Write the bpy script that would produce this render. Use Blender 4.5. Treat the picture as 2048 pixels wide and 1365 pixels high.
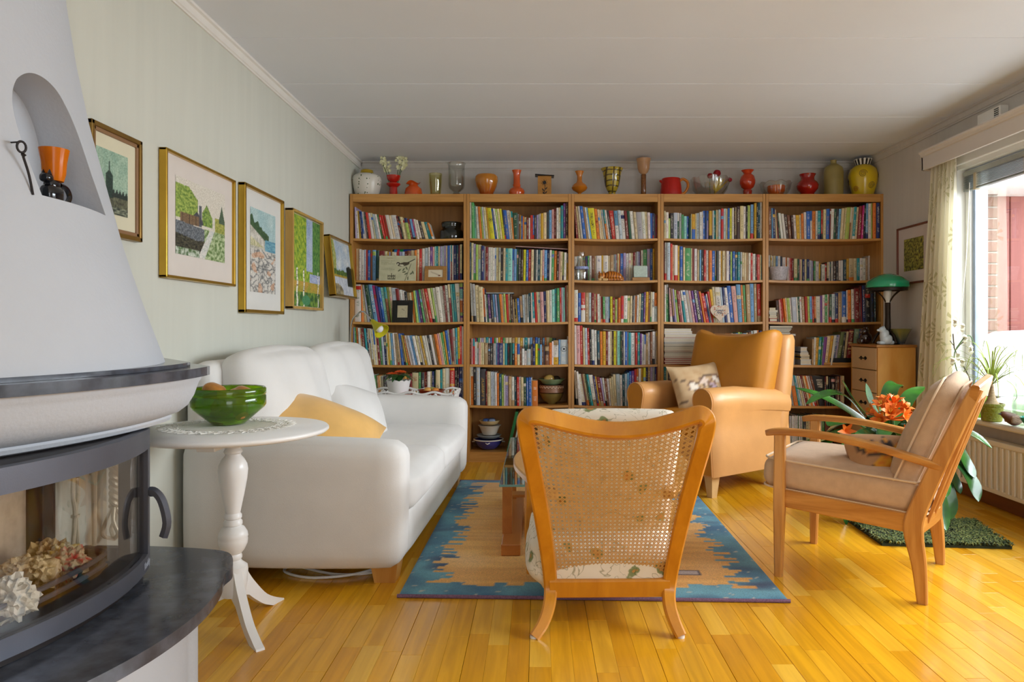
import bpy, bmesh, math, random
from math import pi, sin, cos, radians, sqrt, atan2
from mathutils import Vector, Matrix, noise as mnoise
random.seed(7)
C = bpy.context.scene
for o in list(bpy.data.objects): bpy.data.objects.remove(o)

# ------------------------------------------------------------ camera, sky, lights, exposure
FPX, VX, VY, CZ = 1400.0, 1075.0, 655.0, 1.016      # focal length and vanishing point in 2048x1365 pixels, eye height
cam = bpy.data.cameras.new('camera'); camo = bpy.data.objects.new('camera', cam); C.collection.objects.link(camo)
camo.location = (0, 0, CZ); camo.rotation_euler = (pi/2, 0, 0)
cam.sensor_width = 36.0; cam.lens = FPX/2048*36
cam.shift_x = (1024-VX)/2048; cam.shift_y = (VY-682.5)/2048
cam.clip_start = .05; C.camera = camo

wd = bpy.data.worlds.new('world'); C.world = wd; wd.use_nodes = True
bg = wd.node_tree.nodes['Background']; bg.inputs[0].default_value = (.94, .97, 1, 1); bg.inputs[1].default_value = 3.0

def area(name, loc, rot, sx, sy, power, col=(1, 1, 1)):
    l = bpy.data.lights.new(name, 'AREA'); l.shape = 'RECTANGLE'; l.size = sx; l.size_y = sy; l.energy = power; l.color = col
    o = bpy.data.objects.new(name, l); o.location = loc; o.rotation_euler = rot; C.collection.objects.link(o); return o
# daylight at the window on the window wall, an added fill from behind the camera, an added fill aimed up at the ceiling
area('window_daylight', (3.75, 2.6, 2.25), (0, radians(62), 0), 2.0, 3.6, 400, (.84, .92, 1))
area('rear_fill', (1.4, -2.2, 1.4), (radians(90), 0, 0), 2.0, 1.7, 15, (.92, .96, 1))
area('ceiling_fill', (.9, -.7, 1.25), (pi, 0, 0), 2.2, 2.2, 11, (.97, .98, 1))
vs = C.view_settings
vs.view_transform = 'Standard'; vs.look = 'None'; vs.gamma = 1; vs.use_curve_mapping = False; vs.exposure = -0.12

# ------------------------------------------------------------ helpers
def S(h):
    h = h.lstrip('#'); c = [int(h[i:i+2], 16)/255 for i in (0, 2, 4)]
    return tuple(x/12.92 if x <= .04045 else ((x+.055)/1.055)**2.4 for x in c)
def P(px, py, Y): return Vector(((px-VX)*Y/FPX, Y, CZ-(py-VY)*Y/FPX))
def lerp(a, b, t): return a+(b-a)*t
def poly(pts, x):
    if x <= pts[0][0]: return pts[0][1]
    for (a, b), (c, d) in zip(pts, pts[1:]):
        if x <= c: return b if c == a else lerp(b, d, (x-a)/(c-a))
    return pts[-1][1]
def smooth_path(pts, n=6):
    pts = [Vector(p) for p in pts]; out = []
    for i in range(len(pts)-1):
        p0 = pts[max(0, i-1)]; p1 = pts[i]; p2 = pts[i+1]; p3 = pts[min(len(pts)-1, i+2)]
        for k in range(n):
            t = k/n
            out.append(.5*((2*p1)+(p2-p0)*t+(2*p0-5*p1+4*p2-p3)*t*t+(3*p1-p0-3*p2+p3)*t**3))
    out.append(pts[-1]); return out

class M:
    def __init__(s): s.v = []; s.f = []; s.mi = []; s.c = []; s.cur = 0; s.T = None; s.col = None
    def add(s, vs, fs):
        b = len(s.v)
        for p in vs:
            p = Vector(p); s.v.append(s.T @ p if s.T else p)
            if s.col is not None: s.c.append(s.col)
        for f in fs: s.f.append(tuple(i+b for i in f)); s.mi.append(s.cur)
        return s
    def box(s, x0, x1, y0, y1, z0, z1, bev=0):
        if bev <= 0:
            return s.add([(x, y, z) for z in (z0, z1) for y in (y0, y1) for x in (x0, x1)],
                         [(0, 2, 3, 1), (4, 5, 7, 6), (0, 1, 5, 4), (2, 6, 7, 3), (0, 4, 6, 2), (1, 3, 7, 5)])
        bm = bmesh.new(); bmesh.ops.create_cube(bm, size=1)
        for w in bm.verts: w.co = Vector((lerp(x0, x1, w.co.x+.5), lerp(y0, y1, w.co.y+.5), lerp(z0, z1, w.co.z+.5)))
        bmesh.ops.bevel(bm, geom=bm.edges[:], offset=min(bev, .45*min(x1-x0, y1-y0, z1-z0)), segments=2, affect='EDGES', profile=.5)
        return s.bm(bm)
    def bm(s, bm):
        bm.verts.ensure_lookup_table(); bm.verts.index_update()
        s.add([w.co.copy() for w in bm.verts], [tuple(w.index for w in f.verts) for f in bm.faces]); bm.free(); return s
    def lathe(s, prof, n=24, c=(0, 0, 0), sx=1, sy=1, a0=0, wob=None):
        vs = []; fs = []; m = len(prof)
        for i in range(n):
            a = a0+2*pi*i/n
            for j, (r, z) in enumerate(prof):
                rr = r; zz = z
                if wob: rr, zz = wob(a, r, z, j)
                vs.append((c[0]+rr*cos(a)*sx, c[1]+rr*sin(a)*sy, c[2]+zz))
        for i in range(n):
            k = (i+1) % n
            for j in range(m-1):
                if prof[j][0] < 1e-6: fs.append((i*m+j, k*m+j+1, i*m+j+1))
                elif prof[j+1][0] < 1e-6: fs.append((i*m+j, k*m+j, i*m+j+1))
                else: fs.append((i*m+j, k*m+j, k*m+j+1, i*m+j+1))
        return s.add(vs, fs)
    def tube(s, pts, r, n=8, caps=True, sq=None):
        pts = [Vector(p) for p in pts]; vs = []; fs = []; up = None
        for i, p in enumerate(pts):
            d = (pts[min(i+1, len(pts)-1)]-pts[max(i-1, 0)]).normalized()
            if up is None: up = Vector((0, 0, 1)) if abs(d.z) < .9 else Vector((0, 1, 0))
            a = d.cross(up)
            if a.length < 1e-4: a = d.cross(Vector((1, 0, 0)))
            a.normalize(); b = a.cross(d).normalized(); up = b
            rr = r[i] if isinstance(r, (list, tuple)) else r
            for k in range(n):
                t = 2*pi*(k+.5)/n
                e = (sq or (1, 1)); vs.append(p+a*rr*cos(t)*e[0]+b*rr*sin(t)*e[1])
        for i in range(len(pts)-1):
            for k in range(n):
                l = (k+1) % n; fs.append((i*n+k, i*n+l, (i+1)*n+l, (i+1)*n+k))
        if caps: fs.append(tuple(range(n-1, -1, -1))); fs.append(tuple((len(pts)-1)*n+k for k in range(n)))
        return s.add(vs, fs)
    def bar(s, pts, w, t, up=(0, 0, 1)):
        """rectangular bar swept along pts; w, t sizes (or lists) across and along up"""
        pts = [Vector(p) for p in pts]; vs = []; fs = []; up = Vector(up)
        for i, p in enumerate(pts):
            d = (pts[min(i+1, len(pts)-1)]-pts[max(i-1, 0)]).normalized()
            a = d.cross(up).normalized(); b = a.cross(d).normalized()
            ww = (w[i] if isinstance(w, (list, tuple)) else w)/2; tt = (t[i] if isinstance(t, (list, tuple)) else t)/2
            q = .18*min(ww, tt)*2
            for x, y in ((ww, tt-q), (ww-q, tt), (-ww+q, tt), (-ww, tt-q), (-ww, -tt+q), (-ww+q, -tt), (ww-q, -tt), (ww, -tt+q)):
                vs.append(p+a*x+b*y)
        n = 8
        for i in range(len(pts)-1):
            for k in range(n):
                l = (k+1) % n; fs.append((i*n+l, i*n+k, (i+1)*n+k, (i+1)*n+l))
        fs.append(tuple(range(n))); fs.append(tuple((len(pts)-1)*n+k for k in range(n-1, -1, -1)))
        return s.add(vs, fs)
    def prism(s, pts, ax, a, b):
        """2D outline extruded along axis ax from a to b"""
        def mk(u, v, w): return {'x': (w, u, v), 'y': (u, w, v), 'z': (u, v, w)}[ax]
        n = len(pts); vs = [mk(u, v, a) for u, v in pts]+[mk(u, v, b) for u, v in pts]
        fs = [tuple(range(n)), tuple(range(2*n-1, n-1, -1))]+[((i+1) % n, i, n+i, n+(i+1) % n) for i in range(n)]
        return s.add(vs, fs)
    def loft(s, secs, caps=True, closed=True):
        n = len(secs[0]); vs = [p for q in secs for p in q]; fs = []
        for i in range(len(secs)-1):
            for k in range(n if closed else n-1):
                l = (k+1) % n; fs.append((i*n+k, i*n+l, (i+1)*n+l, (i+1)*n+k))
        if caps: fs.append(tuple(range(n-1, -1, -1))); fs.append(tuple((len(secs)-1)*n+k for k in range(n)))
        return s.add(vs, fs)
    def rbox(s, c, h, r, n=8, puff=(0, 0, 0), fn=None):
        """soft box: centre c, half sizes h, edge radius r, puff of the x, y and z faces"""
        bm = bmesh.new(); bmesh.ops.create_cube(bm, size=2)
        bmesh.ops.subdivide_edges(bm, edges=bm.edges[:], cuts=n, use_grid_fill=True)
        for w in bm.verts:
            p = w.co.copy(); q = Vector()
            for i in range(3):
                t = sin(p[i]*pi/2)*.35+p[i]*.65; q[i] = t*h[i]
            core = Vector([max(-(h[i]-r), min(h[i]-r, q[i])) for i in range(3)])
            d = q-core
            if d.length > 1e-7: q = core+d.normalized()*r if max(abs(p[0]), abs(p[1]), abs(p[2])) > .999 else q
            g = [1-min(1, abs(p[i]))**2 for i in range(3)]
            q.x += puff[0]*(1 if p.x > 0 else -1)*g[1]*g[2]*(abs(p.x) > .999)
            q.y += puff[1]*(1 if p.y > 0 else -1)*g[0]*g[2]*(abs(p.y) > .999)
            q.z += puff[2]*(1 if p.z > 0 else -1)*g[0]*g[1]*(abs(p.z) > .999)
            if fn: q = fn(q)
            w.co = q+Vector(c)
        return s.bm(bm)
    def pillow(s, w, h, t, n=14, pinch=.06, p=2.2):
        """square cushion in the xz plane, thickness t along y"""
        vs = []; fs = []; N = n+1
        for side in (1, -1):
            for i in range(N):
                for j in range(N):
                    u = 2*i/n-1; v = 2*j/n-1
                    e = (max(0, 1-abs(u)**p)*max(0, 1-abs(v)**p))**.5
                    k = 1-pinch*(1-abs(v)**2)*abs(u)**4; l = 1-pinch*(1-abs(u)**2)*abs(v)**4
                    wr = .012*sin(7*u+3*v)*e*t
                    vs.append((u*w/2*k, side*(t/2*e+wr), v*h/2*l))
        for sd in (0, 1):
            for i in range(n):
                for j in range(n):
                    a = sd*N*N+i*N+j; q = (a, a+N, a+N+1, a+1); fs.append(q if sd else q[::-1])
        return s.add(vs, fs)
    def ribbon(s, pts, widths, up=(0, 0, 1), fold=.15, thick=.002):
        """leaf: strip along pts with a folded midrib and a little thickness"""
        pts = [Vector(p) for p in pts]; vs = []; fs = []
        for i, p in enumerate(pts):
            d = (pts[min(i+1, len(pts)-1)]-pts[max(i-1, 0)]).normalized()
            u = Vector(up); a = d.cross(u)
            if a.length < .05: a = d.cross(Vector((0, 1, .2)))
            a.normalize(); b = a.cross(d).normalized(); w = widths[i]/2
            for x, y in ((-w, fold*w), (0, 0), (w, fold*w)): vs.append(p+a*x+b*y)
            for x, y in ((w, fold*w-thick), (0, -thick), (-w, fold*w-thick)): vs.append(p+a*x+b*y)
        for i in range(len(pts)-1):
            for k in range(6): fs.append((i*6+k, i*6+(k+1) % 6, i*6+6+(k+1) % 6, i*6+6+k))
        return s.add(vs, fs)
    def o(s, name, mat, parent=None, smooth=35, label=None, loc=None, rot=None):
        me = bpy.data.meshes.new(name); me.from_pydata([tuple(p) for p in s.v], [], s.f)
        for m in (mat if isinstance(mat, (list, tuple)) else [mat]): me.materials.append(m)
        if isinstance(mat, (list, tuple)): me.polygons.foreach_set('material_index', s.mi)
        if s.c:
            a = me.color_attributes.new('Col', 'FLOAT_COLOR', 'POINT')
            a.data.foreach_set('color', [x for c in s.c for x in (c[0], c[1], c[2], 1)])
        bm = bmesh.new(); bm.from_mesh(me); bmesh.ops.recalc_face_normals(bm, faces=bm.faces); bm.to_mesh(me); bm.free()
        if smooth:
            me.polygons.foreach_set('use_smooth', [True]*len(me.polygons)); me.set_sharp_from_angle(angle=radians(smooth))
        me.update()
        ob = bpy.data.objects.new(name, me); C.collection.objects.link(ob)
        if parent: ob.parent = parent
        if loc: ob.location = loc
        if rot: ob.rotation_euler = rot
        if label: ob['label'] = label
        return ob
def tag(o, label, cat, group=None, kind=None):
    o['label'] = label; o['category'] = cat
    if group: o['group'] = group
    if kind: o['kind'] = kind
    return o
def thing(name, label, cat, loc=(0, 0, 0), rotz=0, group=None):
    o = bpy.data.objects.new(name, None); o.empty_display_size = .05; C.collection.objects.link(o)
    o.location = loc; o.rotation_euler = (0, 0, rotz); return tag(o, label, cat, group)
def struct(o): o['kind'] = 'structure'; return o
def stuff(o): o['kind'] = 'stuff'; return o
def dupe(root, loc, rotz=None, label=None):
    r = root.copy(); C.collection.objects.link(r); r.location = loc
    if rotz is not None: r.rotation_euler = (0, 0, rotz)
    if label: r['label'] = label
    for ch in list(root.children):
        c = ch.copy(); C.collection.objects.link(c); c.parent = r
        for g in ch.children:
            d = g.copy(); C.collection.objects.link(d); d.parent = c
    return r
def words(txt, size, mat, parent, loc, rot, name='lettering', depth=.0004):
    cu = bpy.data.curves.new(name, 'FONT'); cu.body = txt; cu.size = size; cu.extrude = depth; cu.align_x = 'CENTER'; cu.align_y = 'CENTER'; cu.resolution_u = 2
    t = bpy.data.objects.new(name, cu); C.collection.objects.link(t)
    dg = bpy.context.evaluated_depsgraph_get(); me = bpy.data.meshes.new_from_object(t.evaluated_get(dg))
    bpy.data.objects.remove(t); me.materials.clear(); me.materials.append(mat)
    o = bpy.data.objects.new(name, me); C.collection.objects.link(o); o.parent = parent; o.location = loc; o.rotation_euler = rot; return o

# ------------------------------------------------------------ materials
def newmat(name):
    m = bpy.data.materials.new(name); m.use_nodes = True; nt = m.node_tree
    return m, nt, nt.nodes['Principled BSDF']
def N(nt, t, **kw):
    n = nt.nodes.new(t)
    for k, v in kw.items(): setattr(n, k, v)
    return n
def setin(n, k, v):
    n.inputs[k].default_value = v; return n
def L(nt, a, b): nt.links.new(a, b)
MC = {}
def mat(name, col, rough=.5, metal=0, var=.12, scale=12, bump=0, bscale=200, trans=0, ior=1.45, coat=0, stretch=(1, 1, 1), spec=.5, sheen=0, sss=0, alpha=1):
    if name in MC: return MC[name]
    m, nt, b = newmat(name); c = S(col) if isinstance(col, str) else col
    tc = N(nt, 'ShaderNodeTexCoord'); mp = N(nt, 'ShaderNodeMapping'); setin(mp, 'Scale', stretch); L(nt, tc.outputs['Object'], mp.inputs[0])
    if var > 0:
        nz = N(nt, 'ShaderNodeTexNoise'); setin(nz, 'Scale', scale); setin(nz, 'Detail', 4); L(nt, mp.outputs[0], nz.inputs[0])
        r = N(nt, 'ShaderNodeValToRGB'); L(nt, nz.outputs[0], r.inputs[0])
        r.color_ramp.elements[0].position = .3; r.color_ramp.elements[1].position = .7
        r.color_ramp.elements[0].color = (*[x*(1-var) for x in c], 1); r.color_ramp.elements[1].color = (*[min(1, x*(1+var)) for x in c], 1)
        L(nt, r.outputs[0], b.inputs['Base Color'])
    else: b.inputs['Base Color'].default_value = (*c, 1)
    b.inputs['Roughness'].default_value = rough; b.inputs['Metallic'].default_value = metal
    b.inputs['Transmission Weight'].default_value = trans; b.inputs['IOR'].default_value = ior
    b.inputs['Coat Weight'].default_value = coat; b.inputs['Specular IOR Level'].default_value = spec; b.inputs['Alpha'].default_value = alpha
    if sheen: b.inputs['Sheen Weight'].default_value = sheen
    if sss: b.inputs['Subsurface Weight'].default_value = sss; b.inputs['Subsurface Radius'].default_value = (.02, .02, .02)
    if bump:
        n2 = N(nt, 'ShaderNodeTexNoise'); setin(n2, 'Scale', bscale); setin(n2, 'Detail', 3); L(nt, mp.outputs[0], n2.inputs[0])
        bp = N(nt, 'ShaderNodeBump'); setin(bp, 'Strength', bump); setin(bp, 'Distance', .004); L(nt, n2.outputs[0], bp.inputs['Height']); L(nt, bp.outputs[0], b.inputs['Normal'])
    MC[name] = m; return m
def wood(name, c1, c2, stretch=(1, 1, 12), scale=6, rough=.4, coat=.2, ring=True):
    """grain runs along the axis whose stretch is smallest"""
    if name in MC: return MC[name]
    m, nt, b = newmat(name); tc = N(nt, 'ShaderNodeTexCoord'); mp = N(nt, 'ShaderNodeMapping'); setin(mp, 'Scale', stretch)
    L(nt, tc.outputs['Object'], mp.inputs[0])
    nz = N(nt, 'ShaderNodeTexNoise'); setin(nz, 'Scale', scale); setin(nz, 'Detail', 6); setin(nz, 'Roughness', .6); setin(nz, 'Distortion', .6); L(nt, mp.outputs[0], nz.inputs[0])
    r = N(nt, 'ShaderNodeValToRGB'); L(nt, nz.outputs[0], r.inputs[0]); r.color_ramp.elements[0].position = .32; r.color_ramp.elements[1].position = .68
    r.color_ramp.elements[0].color = (*S(c1), 1); r.color_ramp.elements[1].color = (*S(c2), 1)
    L(nt, r.outputs[0], b.inputs['Base Color']); b.inputs['Roughness'].default_value = rough; b.inputs['Coat Weight'].default_value = coat; b.inputs['Coat Roughness'].default_value = .25
    bp = N(nt, 'ShaderNodeBump'); setin(bp, 'Strength', .08); setin(bp, 'Distance', .002); L(nt, nz.outputs[0], bp.inputs['Height']); L(nt, bp.outputs[0], b.inputs['Normal'])
    MC[name] = m; return m
def glass(name, col, amount=.12, rough=.02):
    """thin clear or tinted glass"""
    if name in MC: return MC[name]
    m, nt, b = newmat(name); nt.nodes.remove(b); out = nt.nodes['Material Output']
    t = N(nt, 'ShaderNodeBsdfTransparent'); t.inputs[0].default_value = (*col, 1)
    g = N(nt, 'ShaderNodeBsdfGlossy'); setin(g, 'Roughness', rough)
    lw = N(nt, 'ShaderNodeLayerWeight'); setin(lw, 'Blend', .25)
    mr = N(nt, 'ShaderNodeMath', operation='MULTIPLY_ADD'); L(nt, lw.outputs['Fresnel'], mr.inputs[0]); mr.inputs[1].default_value = .35; mr.inputs[2].default_value = amount*.12
    mx = N(nt, 'ShaderNodeMixShader'); L(nt, mr.outputs[0], mx.inputs[0]); L(nt, t.outputs[0], mx.inputs[1]); L(nt, g.outputs[0], mx.inputs[2]); L(nt, mx.outputs[0], out.inputs[0])
    MC[name] = m; return m
def vcol(name, rough=.6, noise=0, coat=0):
    """colour painted per vertex: prints, pictures, patterned pottery"""
    if name in MC: return MC[name]
    m, nt, b = newmat(name); a = N(nt, 'ShaderNodeAttribute'); a.attribute_name = 'Col'
    L(nt, a.outputs['Color'], b.inputs['Base Color']); b.inputs['Roughness'].default_value = rough; b.inputs['Coat Weight'].default_value = coat
    MC[name] = m; return m
def painted(name, fn, w, h, nx, ny, m, parent, T, speck=0):
    """flat print: nx x ny grid in the xz plane, colour fn(u, v), placed by matrix T"""
    b = M(); b.T = T; vs = []; fs = []
    for j in range(ny+1):
        for i in range(nx+1):
            u = i/nx; v = j/ny; b.col = tuple(max(.004, min(.95, c*(1+speck*(1.15-c)*(mnoise.noise(Vector((u*w*190, v*h*190, 1)))+.7*mnoise.noise(Vector((u*w*420, v*h*420, 5))))))) for c in fn(u, v)); b.add([((u-.5)*w, 0, (v-.5)*h)], [])
    b.f = [(j*(nx+1)+i, j*(nx+1)+i+1, (j+1)*(nx+1)+i+1, (j+1)*(nx+1)+i) for j in range(ny) for i in range(nx)]; b.mi = [0]*len(b.f)
    return b.o(name, m, parent, smooth=0)
def fbm(x, y, s=1, o=4):
    t = 0; a = .5
    for k in range(o): t += a*mnoise.noise(Vector((x*s, y*s, k*7.3))); s *= 2; a *= .5
    return t
def mix(a, b, t): t = max(0, min(1, t)); return tuple(a[i]+(b[i]-a[i])*t for i in range(3))

white_paint = mat('white_paint', 'e9e6df', .45, var=.02)
wall_paint = mat('wall_paint', 'cfd0c4', .7, var=.025, scale=3, stretch=(6, 6, .4), bump=.05, bscale=60)
wall_right_paint = mat('wall_right_paint', 'cdc8c2', .7, var=.03, scale=4, stretch=(6, 6, .4), bump=.05, bscale=60)
ceil_paint = mat('ceiling_paint', 'e4e9f0', .6, var=.015, scale=2)
plaster = mat('plaster', 'c4c8ce', .8, var=.02, scale=5, bump=.25, bscale=90)
beech = wood('beech_veneer', 'b07a38', 'c68f48', (1, 1, .06), 40, .38, .15)
beech_x = wood('beech_veneer_across', 'b57f3c', 'cc964e', (.06, 1, 1), 40, .38, .15)
beech_in = wood('beech_back_board', '9c6a30', 'b57f3e', (1, 1, .05), 30, .5, .05)
honey = wood('honey_beech', 'c57c14', 'dc9524', (1, 1, .15), 14, .3, .4)
oak = wood('golden_oak', 'b0702c', 'd49a50', (1, 1, .1), 22, .35, .3)
oak_x = wood('golden_oak_along', 'a4641c', 'd49546', (.12, .12, 1), 24, .35, .3)
gold = mat('gold_frame', 'c09a3c', .28, metal=.85, var=.08)
brass_dark = mat('brown_gold_edge', '6e4a1e', .35, metal=.4, var=.1)
black = mat('black_lacquer', '141416', .25, var=0)
iron = mat('grey_iron', '62656f', .45, metal=.55, var=.05, bump=.05, bscale=400)
iron_dark = mat('dark_iron', '2a2423', .5, metal=.3, var=.1)
# ------------------------------------------------------------ the room
XL, XR, YB, YF, ZC = -1.42, 2.60, 5.58, -2.4, 2.336
fm, nt, b = newmat('oak_parquet')
at = N(nt, 'ShaderNodeAttribute'); at.attribute_name = 'Col'
tc = N(nt, 'ShaderNodeTexCoord'); mp = N(nt, 'ShaderNodeMapping'); setin(mp, 'Scale', (38, 2.2, 1)); L(nt, tc.outputs['Object'], mp.inputs[0])
ad = N(nt, 'ShaderNodeVectorMath', operation='ADD'); L(nt, mp.outputs[0], ad.inputs[0])
sc = N(nt, 'ShaderNodeVectorMath', operation='SCALE'); L(nt, at.outputs['Color'], sc.inputs[0]); sc.inputs['Scale'].default_value = 60; L(nt, sc.outputs[0], ad.inputs[1])
nz = N(nt, 'ShaderNodeTexNoise'); setin(nz, 'Scale', 1.0); setin(nz, 'Detail', 5); setin(nz, 'Distortion', .8); L(nt, ad.outputs[0], nz.inputs[0])
rp = N(nt, 'ShaderNodeValToRGB'); L(nt, nz.outputs[0], rp.inputs[0]); rp.color_ramp.elements[0].position = .3; rp.color_ramp.elements[1].position = .65
rp.color_ramp.elements[0].color = (.78, .74, .66, 1); rp.color_ramp.elements[1].color = (1.08, 1.08, 1.08, 1)
mu = N(nt, 'ShaderNodeMix', data_type='RGBA', blend_type='MULTIPLY'); mu.inputs[0].default_value = .8; L(nt, at.outputs['Color'], mu.inputs[6]); L(nt, rp.outputs[0], mu.inputs[7])
L(nt, mu.outputs[2], b.inputs['Base Color']); b.inputs['Roughness'].default_value = .24; b.inputs['Coat Weight'].default_value = .3; b.inputs['Coat Roughness'].default_value = .12
bp = N(nt, 'ShaderNodeBump'); setin(bp, 'Strength', .04); setin(bp, 'Distance', .002); L(nt, nz.outputs[0], bp.inputs['Height']); L(nt, bp.outputs[0], b.inputs['Normal'])

floor = struct(M().box(XL-.1, XR+.3, YF, YB+.1, -.06, -.012).o('floor', mat('floor_underlay', '6a4a22', .8), smooth=0))
tones = ['e6a61a', 'e8aa20', 'e0a018', 'eab02c', 'dc9a15', 'e5a618', 'edb83c', 'df9e16']
staves = []; rf = random.Random(3); sw = .199/3
k0 = int((XL-.0254)/.199)-2
for b0 in range(-9, 15):
    for st in range(3):
        x0 = -.0254+b0*.199+st*sw; x1 = x0+sw
        if x1 < XL-.02 or x0 > XR+.02: continue
        y = YF+rf.random()*.4; g0 = .0007 if st == 0 else .0002; g1 = .0007 if st == 2 else .0002
        while y < YB:
            ln = rf.uniform(.28, .56); y1 = min(YB, y+ln)
            px = 1075+1400*(x0+sw/2)/max(y1, .3); py = 655+1400*1.016/max(.3, y1)
            hid = (-.5 < x0 < .92 and 2.65 < y and y1 < 4.5) or (x0 < -.5 and 2.8 < y < 4.6) or (px < 430 and py > 1100)
            staves.append((x0+g0, x1-g1, y+.0004, y1-.0004, S(rf.choice(tones)), 0 if hid or py > 1440 or not -20 < px < 2068 else (py-655)**2*ln))
            y = y1
staves.sort(key=lambda s: -s[5]); rest = M()
for i, s in enumerate(staves):
    m = M() if i < 300 else rest
    m.col = s[4]; x0, x1, y0, y1 = s[:4]; e = .0006
    m.add([(x0, y0, -.012), (x1, y0, -.012), (x1, y1, -.012), (x0, y1, -.012), (x0, y0, -e), (x1, y0, -e), (x1, y1, -e), (x0, y1, -e),
           (x0+e, y0+e, 0), (x1-e, y0+e, 0), (x1-e, y1-e, 0), (x0+e, y1-e, 0)],
          [(8, 9, 10, 11), (4, 5, 9, 8), (5, 6, 10, 9), (6, 7, 11, 10), (7, 4, 8, 11), (0, 1, 5, 4), (1, 2, 6, 5), (2, 3, 7, 6), (3, 0, 4, 7)])
    if i < 300: m.o('parquet_stave', fm, floor, smooth=0)
stuff(rest.o('parquet_staves', fm, floor, smooth=0))

wl = struct(M().box(XL-.12, XL, YF, YB+.1, 0, ZC+.1).o('wall_left', wall_paint, smooth=0))
wb = struct(M().box(XL, XR+.25, YB, YB+.1, 0, ZC+.1).o('wall_back', wall_right_paint, smooth=0))
struct(M().box(XL, .5, YF-.1, YF, 0, ZC+.1).box(2.2, XR+.25, YF-.1, YF, 0, ZC+.1).box(.5, 2.2, YF-.1, YF, 2.05, ZC+.1).o('wall_rear', wall_paint, smooth=0))  # unseen wall added to cut light from behind, opening sized for that
WY0, WY1, WZ0, WZ1 = 1.35, 4.385, .47, 2.02        # window opening
m = M(); m.box(XR, XR+.22, WY1, YB, 0, ZC+.1); m.box(XR, XR+.22, YF, WY0, 0, ZC+.1); m.box(XR, XR+.22, WY0, WY1, 0, WZ0); m.box(XR, XR+.22, WY0, WY1, WZ1, ZC+.1)
wr = struct(m.o('wall_right', wall_right_paint, smooth=0))
ceil = struct(M().box(XL-.1, XR+.3, YF, YB+.1, ZC+.02, ZC+.1).o('ceiling', ceil_paint, smooth=0))
yj = YB-.585
js = [YB]+[yj-.6015*i for i in range(13)]
for a, c in zip(js, js[1:]):
    if a > YF: M().box(XL, XR, max(c, YF)+.0015, a-.0015, ZC, ZC+.02, .0035).o('ceiling_panel', ceil_paint, ceil, smooth=0)
def crown(name, ax, fixed, sgn, a, b2, mt, h=.055):
    pr = [(0, 0), (.028, 0), (.028, -.012), (.018, -.016), (.014, -h+.012), (.008, -h+.008), (.008, -h), (0, -h)]
    m = M()
    if ax == 'y': m.prism([(fixed+sgn*u, ZC+v) for u, v in pr], 'y', a, b2)
    else: m.prism([(fixed+sgn*u, ZC+v) for u, v in pr], 'x', a, b2)
    return struct(m.o(name, mt, smooth=0))
crown('trim_1', 'y', XL, 1, YF, YB, white_paint); crown('trim_2', 'x', YB, -1, XL+.03, XR-.03, wall_right_paint, .065); crown('trim_3', 'y', XR, -1, YF, YB, wall_right_paint)
dark_base = wood('brown_skirting', '5a2f17', '7a4422', (1, .1, 1), 10, .4)
struct(M().box(XR-.016, XR, YF, YB, 0, .075, .004).o('baseboard_right', dark_base, smooth=0))
struct(M().box(XL, XL+.014, 4.7, YB, 0, .07, .004).o('baseboard_left', dark_base, smooth=0))

# window: casing, frame, sash, pane, glazing bead
wpaint = mat('window_paint', 'eef0ee', .35, var=.01)
win = struct(M().box(XR-.012, XR+.01, WY1-.005, WY1+.055, WZ0-.02, WZ1+.055, .004).box(XR-.012, XR+.01, WY0, WY1+.055, WZ1-.005, WZ1+.055, .004).o('window_1', wpaint, smooth=0))
fr = M()
fr.box(XR+.01, XR+.16, WY1-.03, WY1, WZ0, WZ1); fr.box(XR+.01, XR+.16, WY0, WY0+.03, WZ0, WZ1); fr.box(XR+.01, XR+.16, WY0, WY1, WZ1-.03, WZ1); fr.box(XR+.01, XR+.16, WY0, WY1, WZ0, WZ0+.03)
fr.o('window_frame', wpaint, win, smooth=0)
sa = M(); y1 = WY1-.03; z1 = WZ1-.03; z0 = WZ0+.03
sa.box(XR+.06, XR+.11, y1-.05, y1-.003, z0, z1, .004); sa.box(XR+.06, XR+.11, WY0+.03, y1, z1-.05, z1-.003, .004); sa.box(XR+.06, XR+.11, WY0+.03, y1, z0, z0+.05, .004); sa.box(XR+.06, XR+.11, WY0+.03, WY0+.08, z0, z1, .004)
sash = sa.o('window_sash', wpaint, win, smooth=0)
M().box(XR+.075, XR+.1, y1-.075, y1-.05, z0+.05, z1-.05, .003).o('glazing_bead', mat('grey_blue_bead', '8d9bb0', .4), sash, smooth=0)
M().box(XR+.083, XR+.087, WY0+.08, y1-.06, z0+.05, z1-.05).o('pane', glass('window_glass', (1, 1, 1), .06), win, smooth=0)
struct(M().prism([(XR+.01, .47), (XR-.13, .47), (XR-.135, .478), (XR-.135, .492), (XR-.128, .50), (XR+.01, .50)], 'y', WY0-.1, WY1+.06).o('trim_4', mat('window_sill', 'dcd6cc', .3, var=.03), smooth=0))
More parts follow.
